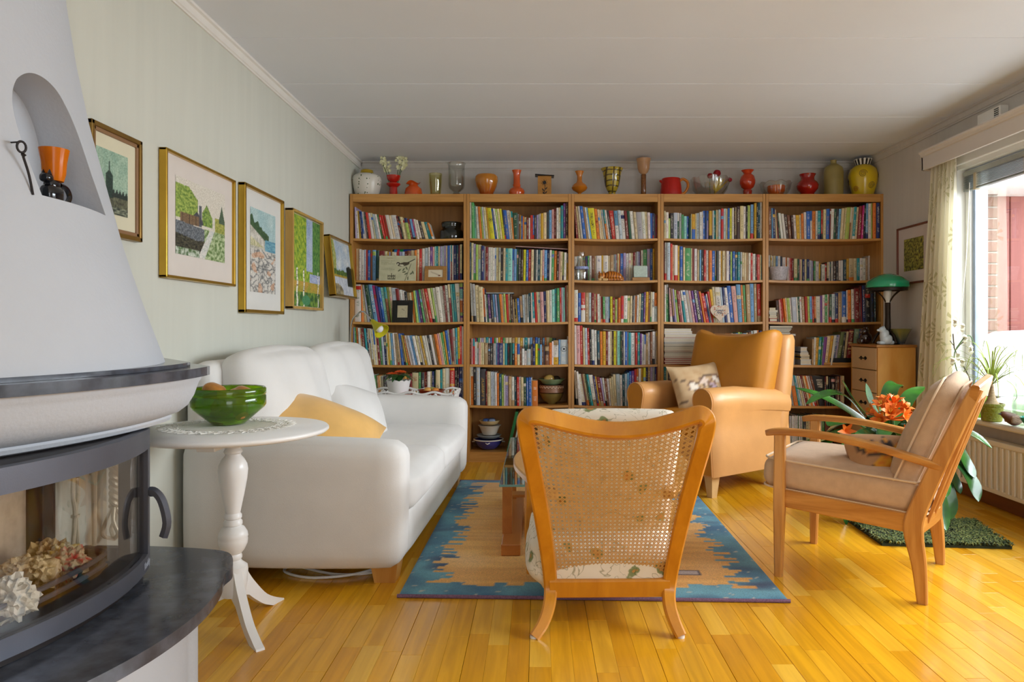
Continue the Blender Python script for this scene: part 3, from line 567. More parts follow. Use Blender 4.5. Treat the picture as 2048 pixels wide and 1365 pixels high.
# case, shelf, k, ox, oy, x0, tops, leans, tokens, visibility, Y offset of the spines, extra (row name)
ROWS = [
(0, 0, 8.533, 700, 400, 88, [(75, 120), (119, 125), (120, 180), (300, 205), (600, 260), (850, 265), (1000, 310), (1200, 340), (1300, 370), (1410, 385), (1455, 415)], [(88, -15), (118, -20), (185, -45), (350, -62), (580, -90), (840, -85), (1100, -65), (1390, -90)],
 'l30 w40 Y38 n28 u25 w25 e22 K25 r45 w50 c30 d50 w40 g40 r38 r36 r36 w60 c35 w82 R35 k22 c45 c28 a50 R30 s50 m25 w40 w45 K50 c60 t60 o35', 1),
(0, 1, 8.533, 700, 482, 40, [(40, 180), (70, 180), (71, 130), (200, 150), (460, 165), (600, 180), (800, 190), (1100, 160), (1200, 135), (1400, 105), (1500, 90), (1700, 80), (1930, 60)], [(40, 0), (1930, 0)],
 'c30 o30 c50 w42 w42 d35 r30 u46 h40 s58 G52 R92 c48 Y25 l25 b30 c30 w50 r45 l35 d55 R45 h60 c68 o35 c45 r45 w45 d60 w32 v45 p30 q30 t35 c25 l42 d30 l38 c20 u45 w15 R20 w25 n50 T36 R25 c38', 1),
(0, 2, 8.533, 700, 564, 80, [(80, 35), (200, 50), (450, 50), (600, 95), (750, 90), (950, 150), (1050, 190), (1150, 155), (1350, 120), (1500, 105), (1650, 70), (1750, 45), (1930, 20)], [(80, 0), (190, 0), (220, -60), (350, -105), (500, -105), (650, -85), (900, -60), (1100, -45), (1250, -90), (1395, -110), (1600, -70), (1755, -50), (1850, -50), (1895, 0), (1930, 0)],
 'w112 o42 c60 d50 G62 s70 m48 n35 u42 q50 h45 a32 c38 d72 R55 w42 w42 k40 b35 c35 o42 a45 s30 v50 g36 p35 b36 r55 c42 a32 w45 w60 w50 R26 w48 R32 q30 t55 w45 o42 n36', 1),
(0, 3, 8.533, 700, 648, 40, [(40, 60), (300, 75), (450, 100), (650, 150), (900, 170), (1000, 205), (1400, 205), (1500, 190), (1600, 165), (1750, 100), (1900, 40)], [(40, -15), (285, -60), (470, -55), (640, -35), (740, -35), (900, -60), (1025, -110), (1115, -110), (1250, -100), (1400, -100), (1580, -90), (1730, -70), (1800, -25), (1930, 0)],
 'n30 d25 g30 o45 w40 b28 R55 t38 K28 c26 w26 c26 w26 c20 R42 g36 d36 n40 c26 Y26 c28 s45 w28 b28 c28 b30 u45 e38 Y28 o48 w42 d42 s40 w44 c42 w38 Y42 w42 w42 k28 w46 b38 o52 p26 c26 g32 Y28 u40 d22 R36 w30 t32 Y34 r30 w28', 1),
(0, 4, 8.533, 700, 732, 160, [(160, 120), (300, 130), (450, 170), (650, 190), (900, 150), (1050, 130), (1300, 110), (1450, 90), (1600, 45), (1700, 35), (1930, 20)], [(160, -60), (400, -70), (500, -40), (700, -10), (1000, 0)],
 'w50 n45 s50 d45 Y45 w58 g38 b30 c36 e40 K40 c40 w58 p58 w60 w58 Y58 h52 R36 c110 g46 K58 R46 w50 c30 n36 G30 c75 t36 c46 w84 r80 k45 k30 n58 w16', .5),
(1, 0, 9.309, 930, 400, 85, [(85, 45), (185, 60), (195, 110), (440, 140), (550, 155), (700, 165), (800, 185), (900, 210), (960, 250), (1050, 290), (1190, 345), (1195, 345), (1230, 290), (1300, 290), (1400, 260), (1500, 230), (1600, 180), (1700, 150), (1780, 140), (1830, 70), (1915, 50)], [(85, 0), (180, -15), (280, -45), (400, -50), (600, -80), (740, -65), (830, -60), (910, -40), (960, 0), (1915, 0)],
 'w42 g55 q40 w60 o40 a30 d35 c50 Y35 y85 u40 w30 a35 c40 y40 K25 u60 w45 c20 o25 G60 d28 h25 Y12 u30 o28 c48 R35 w32 r47 u25 K48 l25 d28 w22 Y48 c60 K45 s50 p45 R42 w42 w38 t50 v45 H40', 1),  # the charcoal sliver after lemon yellow is a dark gap drawn as a book
(1, 1, 9.309, 930, 482, 75, [(75, 30), (160, 45), (300, 85), (400, 120), (700, 135), (900, 150), (1100, 165), (1500, 170), (1750, 195), (1900, 230)], [(75, 0), (900, 8), (1925, 12)],
 'T35 c45 l45 a40 d60 n60 w22 R48 w45 w36 w40 d25 c45 c40 K45 c45 t40 q85 l30 s50 G32 K52 H40 y50 u45 r50 c50 K42 w32 T45 c40 p36 s50 n45 w40 g45 o52 H42 p20 c50 a20 w48 Y40', 1),
(1, 2, 9.309, 930, 564, 118, [(100, 20), (170, 30), (250, 60), (340, 100), (384, 130), (385, 235), (900, 225), (905, 330), (960, 320), (1040, 300), (1080, 250), (1160, 235), (1230, 205), (1450, 190), (1600, 150), (1750, 115), (1850, 110), (1900, 65)], [(118, -30), (155, -35), (280, -35), (400, -30), (670, -45), (850, -20), (1030, -30), (1200, -10), (1350, -30), (1500, -15), (1700, 0), (1780, -10), (1920, -10)],
 'e36 e60 c65 c78 o32 w26 G30 v55 K45 s42 l40 T46 o46 w26 a34 r42 c38 H42 b34 k28 Y22 u52 b48 d34 w40 e30 T46 w30 t44 r46 c26 w36 p58 n46 c14 c40 w46 q50 t36 g60 r32 d34 q36 R26 b38', 1),
(1, 3, 9.309, 930, 665, 68, [(68, 140), (115, 140), (125, 112), (180, 120), (185, 180), (340, 200), (440, 205), (900, 205), (1000, 215), (1030, 265), (1042, 265), (1060, 300), (1085, 300), (1100, 350), (1135, 350), (1140, 310), (1210, 310), (1220, 235), (1300, 210), (1400, 230), (1470, 250), (1550, 245), (1600, 185), (1640, 165), (1740, 150), (1760, 140), (1890, 130), (1900, 80)], [(68, 0), (1930, 0)],
 'h48 p30 r36 w34 d44 p26 c26 c40 b76 H40 K52 e55 s30 v22 n80 c30 t50 k42 G50 k44 o46 c50 h38 w48 w46 d76 H34 n46 y48 g36 s40 h30 H26 b80 o48 w34 c92 s32 d138 w44', 1),
(1, 4, 7.186, 930, 730, 60, [(60, 20), (215, 10), (230, 40), (310, 95), (440, 110), (560, 155), (700, 175), (960, 185), (975, 225), (1050, 225)], [(60, -4), (1000, -4)],
 'c25 o40 k35 d58 K82 R20 c48 d32 d30 w28 o35 T35 a30 w20 l50 b40 w42 T35 r34 w25 c40 G38 u36 u36 w14 o80', 1),
(2, 0, 10.78, 1140, 400, 130, [(80, 90), (130, 110), (200, 135), (350, 140), (400, 170), (560, 170), (620, 200), (850, 215), (1000, 235), (1150, 230), (1300, 235), (1450, 260), (1650, 260), (1750, 280), (1850, 310), (1900, 330)], [(130, -60), (240, -75), (350, -85), (480, -100), (580, -60), (740, -75), (880, -90), (1000, -50), (1200, -50), (1400, -55), (1570, -40), (1700, -20), (1800, 0), (1900, 0)],
 'R55 c52 w48 u68 b45 w40 s40 y100 o70 c48 c45 d45 o40 w55 K30 r80 w78 d66 w80 R60 G60 w76 c55 e105 w66 c46 w54 u45 n25 K32 R55', 1),
(2, 1, 10.78, 1140, 482, 90, [(90, 330), (320, 330), (600, 320), (860, 320), (1000, 290), (1080, 270), (1300, 265), (1420, 250), (1500, 225), (1590, 200), (1640, 185), (1780, 170), (1845, 165)], [(90, 0), (1900, 0)],
 'w60 d60 c60 b60 n50 g34 w52 h65 c32 w115 Y36 w108 c40 b80 e36 d24 r15 c34 o30 u66 l54 w66 w45 w52 R42 w30 d35 l45 R10 w54 g80 l66 u56 Y52', 1),
(2, 2, 10.78, 1140, 564, 85, [(85, 175), (168, 175), (175, 235), (480, 240), (620, 270), (660, 310), (750, 330), (900, 325), (960, 350), (1000, 375), (1090, 340), (1140, 300), (1230, 290), (1300, 310), (1430, 295), (1500, 260), (1600, 230), (1680, 200), (1730, 220), (1890, 235)], [(85, 0), (500, 0), (600, -12), (1000, 0), (1150, 5), (1500, 18), (1660, 18), (1890, 0)],
 'w85 u68 r88 b76 d62 R62 c46 r22 w54 w20 R42 g50 d36 d40 s30 y50 R55 a46 p22 o54 r60 w80 c55 c46 K40 w24 o32 w40 c46 T62 v40 Y60 h52 c26 w62 d94', 1),
(2, 3, 10.78, 1140, 648, 95, [(95, 35), (270, 35), (280, 80), (440, 95), (480, 115), (600, 140), (700, 165), (900, 160), (1100, 160), (1250, 185), (1500, 195), (1600, 235), (1640, 225), (1690, 185), (1830, 165), (1895, 155)], [(95, -10), (285, -15), (435, -20), (600, -15), (800, 0), (1895, 0)],
 'w50 p80 r60 c40 d58 r52 k38 w56 w62 T60 o55 Y66 R44 w44 c42 H42 y55 b18 q70 G30 K38 w30 u50 e26 t52 w94 r46 t60 v36 w30 e26 w34 b46 w46 h42 w56 e22 b42', 1),
(2, 4, 10.78, 1140, 730, 130, [(90, 100), (200, 140), (300, 195), (450, 205), (580, 230), (700, 270), (800, 290), (900, 300), (960, 245), (1020, 180), (1080, 215), (1180, 210), (1250, 170), (1350, 130), (1450, 90), (1580, 60), (1850, 40)], [(130, -40), (185, -55), (340, -110), (430, -105), (500, -115), (600, -100), (720, -100), (800, -80), (900, -50), (1000, -40), (1100, -20), (1200, 0), (1900, 0)],
 'w55 w74 w92 h26 c50 G30 t52 w80 n42 Y28 R76 l36 w36 h42 w44 c40 c36 c50 d72 w44 T45 d50 s45 u50 v65 r50 o40 w50 Y50 y55 n45 b50 l55 e45 n35 R60', .65),
(3, 0, 9.309, 1320, 400, 70, [(70, 205), (140, 240), (155, 240), (160, 340), (185, 340), (195, 250), (330, 235), (400, 260), (480, 305), (540, 310), (560, 350), (568, 265), (640, 265), (780, 215), (880, 200), (1100, 190), (1150, 170), (1250, 160), (1400, 145), (1500, 110), (1600, 115), (1700, 90), (1800, 55), (1900, 50)], [(70, 0), (1900, 3)],
 'c35 w54 a36 K58 d72 G30 e44 g44 q54 u44 G32 c16 Y66 c24 d52 w48 w20 u36 n42 l26 H10 Y64 w26 t40 c20 b20 d50 r46 d50 c26 u40 y42 w38 H30 c20 H64 c66 w50 k30 a50 s55 H12 Y44 k30 T42 w28 w42', 1),
(3, 1, 9.309, 1320, 482, 85, [(85, 30), (190, 30), (230, 75), (350, 90), (470, 125), (600, 135), (700, 160), (850, 175), (1100, 185), (1300, 195), (1500, 210), (1650, 225), (1760, 240), (1870, 260), (1915, 290)], [(85, 0), (1915, 2)],
 'e42 d65 r42 c30 w66 Y42 u56 c40 g112 c26 R34 w52 b20 c26 s32 k44 r44 w52 o58 u60 c20 K42 w40 Y30 c46 b26 w50 n30 a36 u46 T55 t46 d30 c44 c46 b32 w42 r36 w64 R22 r50 c28 t38', 1),
(3, 2, 9.309, 1320, 564, 80, [(80, 60), (150, 45), (170, 95), (250, 120), (400, 170), (600, 150), (680, 170), (780, 155), (870, 195), (940, 260), (970, 200), (1050, 100), (1130, 100), (1330, 105), (1350, 75), (1450, 75), (1480, 50), (1600, 60), (1750, 35), (1900, 40)], [(80, 0), (165, -10), (250, -50), (400, -65), (550, -90), (700, -90), (780, -100), (920, -100), (1000, -90), (1050, -50), (1200, -60), (1340, -70), (1480, -50), (1600, -30), (1750, -15), (1850, -15), (1915, -10)],
 'w35 g55 k16 p62 b34 l32 a50 R46 p38 t46 w60 e64 p46 v46 K76 v36 o36 r62 u28 w20 r36 Y30 c38 w100 d42 n46 w56 u72 p76 s72 o36 g46 b74 s68 b56 r68', 1),
(3, 3, 8.805, 1320, 645, 1230, [(1230, 195), (1300, 205), (1380, 180), (1480, 190), (1560, 185), (1640, 150), (1700, 130), (1800, 150)], [(1230, 15), (1500, 0)],
 'c40 w45 s50 a40 g45 s70 c34 h50 d40 w66 o36 n80', .5),
(3, 4, 8.805, 1320, 645, 70, [(70, 780), (110, 790), (140, 800), (1800, 800)], [(70, 0), (1800, 0)],
 't42 c30 H70 m66 g60 n66 r70 s64 H80 g70 n70 R70 t70', .4),
(4, 0, 8.359, 1530, 400, 60, [(60, 140), (160, 140), (230, 185), (310, 225), (400, 250), (600, 255), (650, 215), (750, 190), (900, 180), (1050, 150), (1200, 150), (1350, 130), (1500, 120), (1600, 100), (1700, 60), (1930, 45)], [(60, 0), (180, -15), (280, -50), (350, -50), (450, -30), (620, -10), (800, 0), (1080, 10), (1250, 35), (1370, 40), (1600, 35), (1750, 0), (1930, 0)],
 'h50 s26 n44 c30 R32 G30 w45 w42 H50 h48 H34 w42 Y48 c36 o36 w42 u60 w36 o54 w32 t64 r28 c46 u60 R18 w50 G30 K40 s42 c46 c26 a70 h28 c26 t48 c46 R58 m36 k44 s46 w50 a26 o52 n58 c34', 1),
(4, 1, 8.359, 1530, 500, 60, [(60, 90), (250, 110), (480, 150), (700, 160), (880, 200), (940, 245), (1000, 240), (1050, 205), (1250, 180), (1400, 150), (1550, 145), (1700, 140), (1760, 95), (1800, 90)], [(60, 0), (1800, 0)],
 'w30 c25 w28 c38 s32 w44 k30 w58 o22 w26 p32 r22 R34 c60 G34 p16 c32 n38 c34 n42 d34 l34 h10 g28 w60 Y32 K12 w66 r20 c30 w26 T16 w32 H48 K46 w36 w44 T46 Y42 c82 c52 t50 w56 w54 b32 w76', .85),  # gap after the first golden yellow book, filled in as a charcoal sliver
(4, 2, 8.359, 1530, 564, 205, [(205, 320), (330, 280), (430, 265), (600, 250), (900, 240), (1000, 220), (1150, 200), (1250, 185), (1350, 150), (1470, 130), (1560, 100), (1650, 65), (1780, 45), (1900, 50)], [(205, -20), (330, -40), (500, -25), (700, -15), (1000, 0), (1300, 0), (1600, -15), (1880, -10)],
 'H48 p26 r30 r26 o32 c28 a42 w26 d72 w26 G32 w32 b54 r40 a38 s40 r32 o30 w70 v30 w42 g46 w22 G46 d58 n58 b54 u74 w22 o64 w50 R86 H22 R34 n46 k86 k64 T34', 1),
(4, 3, 8.359, 1530, 645, 780, [(780, 335), (800, 260), (960, 245), (1000, 230), (1150, 215), (1270, 150), (1350, 130), (1450, 90), (1560, 85), (1620, 75), (1720, 75)], [(780, 10), (860, 20), (1000, 50), (1200, 90), (1400, 90), (1600, 80), (1720, 40)],
 'b26 w32 Y50 t42 g16 v50 c55 Y36 w36', .8),
(4, 4, 9.75, 1560, 740, 180, [(180, 110), (900, 130), (1000, 150), (1340, 110)], [(180, -60), (400, -110), (700, -150), (850, -130), (870, 0), (1340, 0)],
 'K60 e40 o85 t40 d40 c40 w26 R50 c44 o42 w40 e36 h40 k110 R36 K40 k46 k78 H40 h60 b40 c40', .6),
(4, 5, 9.75, 1560, 740, 95, [(95, 870), (180, 900), (1300, 920)], [(95, 0), (1300, 0)],
 'r75 e36 w22 w22 w22 w22 w22 w22 w22 w22 w22 w22 e22 K60 c50 c42 n90 R60 w70 g60 h80 k90', .3),
]
BANDS = {(1, 1, 6): 0, }
books = []
for ri, row in enumerate(ROWS):
    cs, sh, k, ox, oy, x, tops, lean, toks, vis = row[:10]
    back, dmax = {1: (.05, .18), 2: (.032, .19), 11: (.115, .14), 17: (.022, .2), 21: (.165, .105)}.get(ri, (0, .3)); YW = 5.28+back
    for bi, tk in enumerate(toks.split()):
        c, wz = tk[0], float(tk[1:]); x1 = x+wz
        yo = rb_.uniform(0, .016); Y = 5.272+back+yo
        def wx(zx): return (ox+zx/k-VX)*YW/FPX
        l0, l1 = poly(lean, x), poly(lean, x1)
        zt = CZ-(oy+poly(tops, (x+x1)/2+(l0+l1)/2*0)/k-VY)*YW/FPX+rb_.uniform(-.0025, .0025)
        X0, X1 = wx(x), wx(x1); T0, T1 = wx(x+l0), wx(x1+l1)
        zb = shelf_z((X0+X1)/2*FPX/5.28+VX, sh)+.0006; zb = max(zb, max(shelf_z(X0*FPX/5.28+VX, sh), shelf_z(X1*FPX/5.28+VX, sh))+.0004)
        g = .0005; lim = BX[cs]+.023, BX[cs+1]-.023
        X0 = max(X0+g, lim[0]); T0 = max(T0+g, lim[0]); X1 = min(X1-g, lim[1]); T1 = min(T1-g, lim[1])
        if X1-X0 < .0025: x = x1; continue
        T1 = max(T1, T0+.0025)
        h = zt-zb; col = S(PAL[c]); f = rb_.uniform(.88, 1.12); col = tuple(min(.9, q*f*rb_.uniform(.95, 1.05)) for q in col)
        lum = sum(col)/3; ink = S('1e1a18') if lum > .28 else S('e8dfc8')
        if rb_.random() < .25: ink = S(rb_.choice(['a02018', '203a80', 'c8a040', '2d6a3a', 'f0e8d8']))
        cols = [(0, col)]; q = rb_.random()
        if q < .13: cols = [(0, S(PAL[rb_.choice('wrnkgob')])), (rb_.uniform(.08, .2), col)]
        elif q < .21: t_ = rb_.uniform(.55, .85); cols = [(0, col), (t_, S(PAL[rb_.choice('wcsurpYg')])), (t_+.1, col)]
        elif q < .25: cols = [(0, col), (rb_.uniform(.5, .8), S(PAL[rb_.choice('wcueobt')]))]
        books.append(dict(case=cs, shelf=sh, row=ri, n=bi+1, c=c, X0=X0, X1=X1, T0=T0, T1=T1, zb=zb, h=h, Y=Y, d=min(dmax-yo, rb_.uniform(.13, .19) if h < .25 else rb_.uniform(.17, .21)), col=cols, ink=ink, area=(X1-X0)*h*vis, seed=rb_.random()))
        x = x1
# fixed looks that the photograph lets one read
def look(row, n, cols=None, ink=None, seed=None):
    for b_ in books:
        if b_['row'] == row and b_['n'] == n:
            if cols: b_['col'] = [(t, S(PAL.get(c, c))) for t, c in cols]
            if ink: b_['ink'] = S(ink)
            return b_
look(0, 25, [(0, 'a'), (.78, 'n')]); look(2, 1, [(0, 'w'), (.86, 'r'), (.96, 'w')]); look(2, 41 - 1, [(0, 'p'), (.1, 'v'), (.16, 'a'), (.24, 'o'), (.55, 'w'), (.6, 'q'), (.85, 'v'), (.9, 'a')])
look(10, 19, [(0, 'w'), (.72, 'n'), (.84, 'w')]); look(10, 17, [(0, 'w'), (.48, '5f8fb0')]); look(12, 3, [(0, 'w'), (.4, 'r'), (.47, 'w'), (.58, 'r')])
look(15, 13, [(0, 'u'), (.4, 'Y')]); look(4, 32, [(0, 'r'), (.33, 'Y'), (.37, 'r'), (.42, 'Y'), (.47, 'r'), (.52, 'Y'), (.57, 'r'), (.94, 'Y'), (.98, 'r')])
look(8, 34, [(0, 'h'), (.5, 'H'), (.72, 'b'), (.95, 'H')]); look(8, 37, [(0, 'Y'), (.3, 'w'), (.8, 'b')]); look(16, 9, [(0, 'g')]); look(8, 39, [(0, 'd')]); look(10, 8, [(0, 'y')]); look(10, 9, [(0, 'o')]); look(5, 10, [(0, 'y')]); look(7, 4, [(0, 'c')]); look(1, 10, [(0, 's'), (.82, 'a'), (.95, 's')])
books.sort(key=lambda q: -q['area']); pile = BookMesh(); REF = {}
for i, q in enumerate(books):
    w = q['X1']-q['X0']; wt = q['T1']-q['T0']; shf = q['T0']-q['X0']
    if i < 300:
        bk, pg = BookMesh(), M()
        book_geo(bk, pg, w, wt, shf, q['h'], q['d'], q['col'], q['ink'], q['seed'])
        o = bk.build('book', bm_); o.location = (q['X0'], q['Y'], q['zb']); pg.o('pages', paper, o, smooth=0)
        size = 'thick' if w > .03 else 'slim' if w < .019 else 'medium'
        size = ('tall ' if q['h'] > .265 else 'short ' if q['h'] < .19 else '')+(size if size != 'medium' else '')
        lb = f"{size} {CW[q['c']]} book, {ordw(q['n'])} from the picture-wall end, {RN[q['shelf']]}, {case_names[q['case']]}"
        tag(o, ' '.join(lb.split()), 'book', f"books on the {RN[q['shelf']]} of the {case_names[q['case']]}"); REF[(q['row'], q['n'])] = (o, q)
    else:
        book_geo(pile, None, w, wt, shf, q['h'], q['d'], q['col'], q['ink'], q['seed'], q['X0'], q['Y'], q['zb'], 1)
# second row of books standing behind on the fourth shelf of the second bookcase
x = 150
for tk in 'r35 n45 g45 w30 l40 c40 t50 w30 u35 r40 g35 w40 Y45 r40 g45 c60 c60 b60 Y50 c50 Y50 w30 t60 w40 s50 h50 u50 s40 h50 s40 o30 c60 a50 T70'.split():
    wz = float(tk[1:]); X0 = (930+x/9.309-VX)*5.42/FPX; X1 = (930+(x+wz)/9.309-VX)*5.42/FPX; col = S(PAL[tk[0]])
    book_geo(pile, None, X1-X0-.001, X1-X0-.001, 0, .197+rb_.uniform(-.004, .004), .1, [(0, col)], S('e8dfc8'), rb_.random(), X0, 5.425, SZ[3]+.001, 1); x += wz
so = pile.build('books', [bm_, paper]); stuff(so); so['label'] = 'remaining slimmer and half-hidden books filling the shelves of all bookcases'; so['category'] = 'books'; so['group'] = 'books in the bookcases'
# spine titles large enough to read
inkw = mat('title_white', 'ece6d6', .5, var=0); inkd = mat('title_dark', '221e1c', .5, var=0)
for (r, n, txt, mt, sz) in ((2, 6, 'SVENSKT GLAS', inkw, .034), (0, 0, '', inkw, .02), (6, 6, 'Mannen och Insekter', inkw, .022), (9, 0, '', inkw, .02), (10, 8, 'TRUXA', inkd, .03),
                            (12, 35, 'KATTER', inkd, .022), (17, 15, 'KÄRLEKENS BÖCKER', inkw, .024), (18, 0, '', inkw, .02)):
    if (r, n) in REF:
        o, q = REF[(r, n)]; w = q['X1']-q['X0']; sh_ = q['T0']-q['X0']; an_ = atan2(q['h'], sh_) if abs(sh_) > 1e-4 else pi/2
        tc_ = .62 if len(txt) < 8 else .55
        t = words(txt, min(sz, w*.8), mt, o, (w*.5+sh_*tc_, -.0012, q['h']*tc_), (pi/2, 0, 0), 'title')
        t.rotation_euler = Matrix.Rotation(-(pi/2-0) + (pi/2-an_)*0, 4, 'Y').to_euler() if 0 else (Matrix.Rotation(pi-an_ , 4, 'Y') @ Matrix.Rotation(pi/2, 4, 'X')).to_euler()

def spine_mark(row, n, build):
    if (row, n) in REF:
        o, q = REF[(row, n)]; w = q['X1']-q['X0']; lean = q['T0']-q['X0']; build(o, lambda u, t: (u*w+lean*t, -.0012, t*q['h']), w)
def ring_mark(o, at, w):
    c = Vector(at(.5, .62)); M().tube([c+Vector((w*.36*cos(a), 0, w*.36*sin(a))) for a in [2*pi*i/20 for i in range(21)]], .0012, 5).o('emblem', inkd, o)
    M().lathe([(0, 0), (w*.14, .0005), (w*.1, .001), (0, .001)], 10).o('emblem', inkd, o, loc=c, rot=(pi/2, 0, 0))
spine_mark(8, 39, ring_mark); spine_mark(5, 10, ring_mark)
spine_mark(10, 9, lambda o, at, w: M().lathe([(0, 0), (w*.3, 0), (w*.3, .001), (0, .001)], 12).o('emblem', mat('dark_red_ink', '7c1814', .5, var=0), o, loc=at(.5, .58), rot=(pi/2, 0, 0)))
# ------------------------------------------------------------ fireplace on the picture wall
def WM(t):
    m = M(); m.T = Matrix.Translation(-Vector(t.location)); return m
def outline(apex, yc, R, y0, y1, yw0, yw1, chx=.13, n=26):
    pts = [(XL, yw0), (XL+chx, yw0+.07)]
    for i in range(n+1):
        y = lerp(y0, y1, i/n); pts.append((apex-(y-yc)**2/(2*R), y))
    return pts+[(XL+chx, yw1-.07), (XL, yw1)]
granite = mat('grey_granite', '4b4f58', .16, var=.35, scale=22, bump=.05, bscale=80)
granite_edge = granite
fp = thing('fireplace', 'white plastered fireplace with curved glass door and grey stone shelf', 'fireplace', (XL, 1.75, 0))
HP = [(.912, .47, -1.186, -1.03), (1.09, .457, -1.246, -1.10), (1.275, .437, -1.297, -1.175), (1.45, .40, -1.325, -1.23), (1.616, .35, -1.343, -1.27), (1.78, .305, -1.353, -1.288), (1.95, .27, -1.36, -1.30), (2.15, .25, -1.366, -1.312), (2.336, .24, -1.37, -1.32)]
secs = []
for i in range(41):
    z = lerp(.912, ZC, i/40)
    w = poly([(a[0], a[1]) for a in HP], z); xc = poly([(a[0], a[2]) for a in HP], z); xa = poly([(a[0], a[3]) for a in HP], z)
    s_ = [(XL, 1.75-w, z), (xc-.012, 1.75-w, z)]
    for k in range(25):
        u = 2*k/24-1; s_.append((xa-(xa-xc)*u*u, 1.75+w*u*(.985+.015*u*u), z))
    secs.append(s_+[(xc-.012, 1.75+w, z), (XL, 1.75+w, z)])
hm = WM(fp).loft(secs); hood0 = hm.o('hood', plaster, fp)
nich = [(1.69, 1.335), (2.0, 1.335), (1.985, 1.42), (1.965, 1.5), (1.94, 1.57), (1.905, 1.62), (1.86, 1.65), (1.80, 1.662), (1.745, 1.65), (1.70, 1.61), (1.675, 1.54), (1.68, 1.44)]
nich = nich[:2]+[(q.x, q.y) for q in smooth_path([(*q, 0) for q in nich[1:]+nich[:1]], 5)[1:-1]]
cut = WM(fp).prism(nich, 'x', -1.395, -.9).o('cutter', plaster, fp, smooth=0)
md = hood0.modifiers.new('niche', 'BOOLEAN'); md.operation = 'DIFFERENCE'; md.object = cut; md.solver = 'EXACT'
bpy.context.view_layer.update()
me = bpy.data.meshes.new_from_object(hood0.evaluated_get(bpy.context.evaluated_depsgraph_get()))
hood0.modifiers.clear(); hood0.data = me; bpy.data.objects.remove(cut)
me.polygons.foreach_set('use_smooth', [True]*len(me.polygons)); me.set_sharp_from_angle(angle=radians(30))
if len(me.materials) == 0: me.materials.append(plaster)

def O1(d): return outline(-.955-d, 1.87, .94, 1.15+d, 2.10-d*.25, 1.0+d, 2.53-d, .13)
WM(fp).prism(O1(.055), 'z', .9005, .9118).o('shade_strip', granite, fp, smooth=30)  # dark strip modelled in place of the shade line under the hood
slab = WM(fp).prism(O1(0), 'z', .874, .900).o('stone_shelf', granite, fp, smooth=30)
cor = [(.022, .8735), (.024, .862), (.03, .855), (.034, .845), (.044, .815), (.062, .785), (.088, .765), (.108, .758), (.106, .752), (.112, .742), (.13, .736), (.2, .736)]
WM(fp).loft([[(x, y, z) for x, y in O1(d)] for d, z in cor], closed=False).o('cornice', plaster, fp, smooth=40)
# iron firebox: top, floor, back lining, posts, curved door frame with glass
def DA(y, d=0): return -1.02-d-(y-1.65)**2/(2*.76)
def door_strip(m, ya, yb, za, zb, d0, d1, n=12):
    secs = []
    for i in range(n+1):
        y = lerp(ya, yb, i/n); secs.append([(DA(y, d0), y, za), (DA(y, d0), y, zb), (DA(y, d1), y, zb), (DA(y, d1), y, za)])
    return m.loft(secs)
ya, yb = 1.2, 1.947
fbm_ = WM(fp); yn = 1.16
ol = [(XL+.004, yn), (DA(yn, .02), yn)]+[(DA(lerp(yn, 1.95, i/14), .02), lerp(yn, 1.95, i/14)) for i in range(1, 15)]+[(XL+.004, 1.95)]
fbm_.prism(ol, 'z', .715, .7355).o('firebox_top', iron_dark, fp, smooth=30)
WM(fp).prism(ol, 'z', .332, .372).o('firebox_floor', iron_dark, fp, smooth=30)
WM(fp).box(XL+.004, XL+.035, 1.17, 1.895, .372, .715).box(XL+.035, -1.1, 1.16, 1.18, .372, .715).o('fireclay_lining', mat('fireclay', 'c9b49c', .9, var=.1, scale=40, bump=.1, bscale=200), fp, smooth=0)
WM(fp).box(XL+.004, XL+.08, 1.895, 1.95, .372, .715, .006).o('rear_post', iron_dark, fp, smooth=0)
m = WM(fp); m.box(-1.155, -1.105, 1.925, 1.947, .372, .715, .004); m.box(XL+.08, -1.155, 1.925, 1.947, .372, .408, .003); m.box(XL+.08, -1.155, 1.925, 1.947, .695, .715, .003); m.o('side_frame', iron, fp, smooth=0)
soot = glass('stove_glass', (.975, .96, .94), .12)
WM(fp).box(XL+.08, -1.155, 1.934, 1.938, .408, .695).o('side_glass', soot, fp, smooth=0)
dr = WM(fp); door_strip(dr, ya, yb, .682, .736, 0, .028); door_strip(dr, ya, yb, .352, .395, 0, .028); door_strip(dr, yb-.03, yb, .395, .682, 0, .028, 2); door_strip(dr, ya, ya+.03, .395, .682, 0, .028, 2)
door = dr.o('glass_door', iron, fp, smooth=30)
gl = WM(fp); door_strip(gl, ya+.03, yb-.03, .395, .682, .012, .016).o('door_glass', soot, door, smooth=30)
hp = smooth_path([P(300, 984, 1.93), P(312, 986, 1.925), P(325, 1005, 1.92), P(334, 1045, 1.92), P(327, 1074, 1.92)], 4)
WM(fp).tube(hp, .011, 6, sq=(1, 1.25)).o('handle', iron, door, smooth=30)
t = words('Keddy', .026, mat('pale_letter', 'b9bdc8', .5, var=0), door, (0, 0, 0), (0, 0, 0), 'maker_lettering')
yl = 1.905; t.location = (DA(yl)+.001-XL, yl-1.75, .372); t.rotation_euler = (pi/2, 0, radians(90)+atan2(.255/.76, 1)*1)
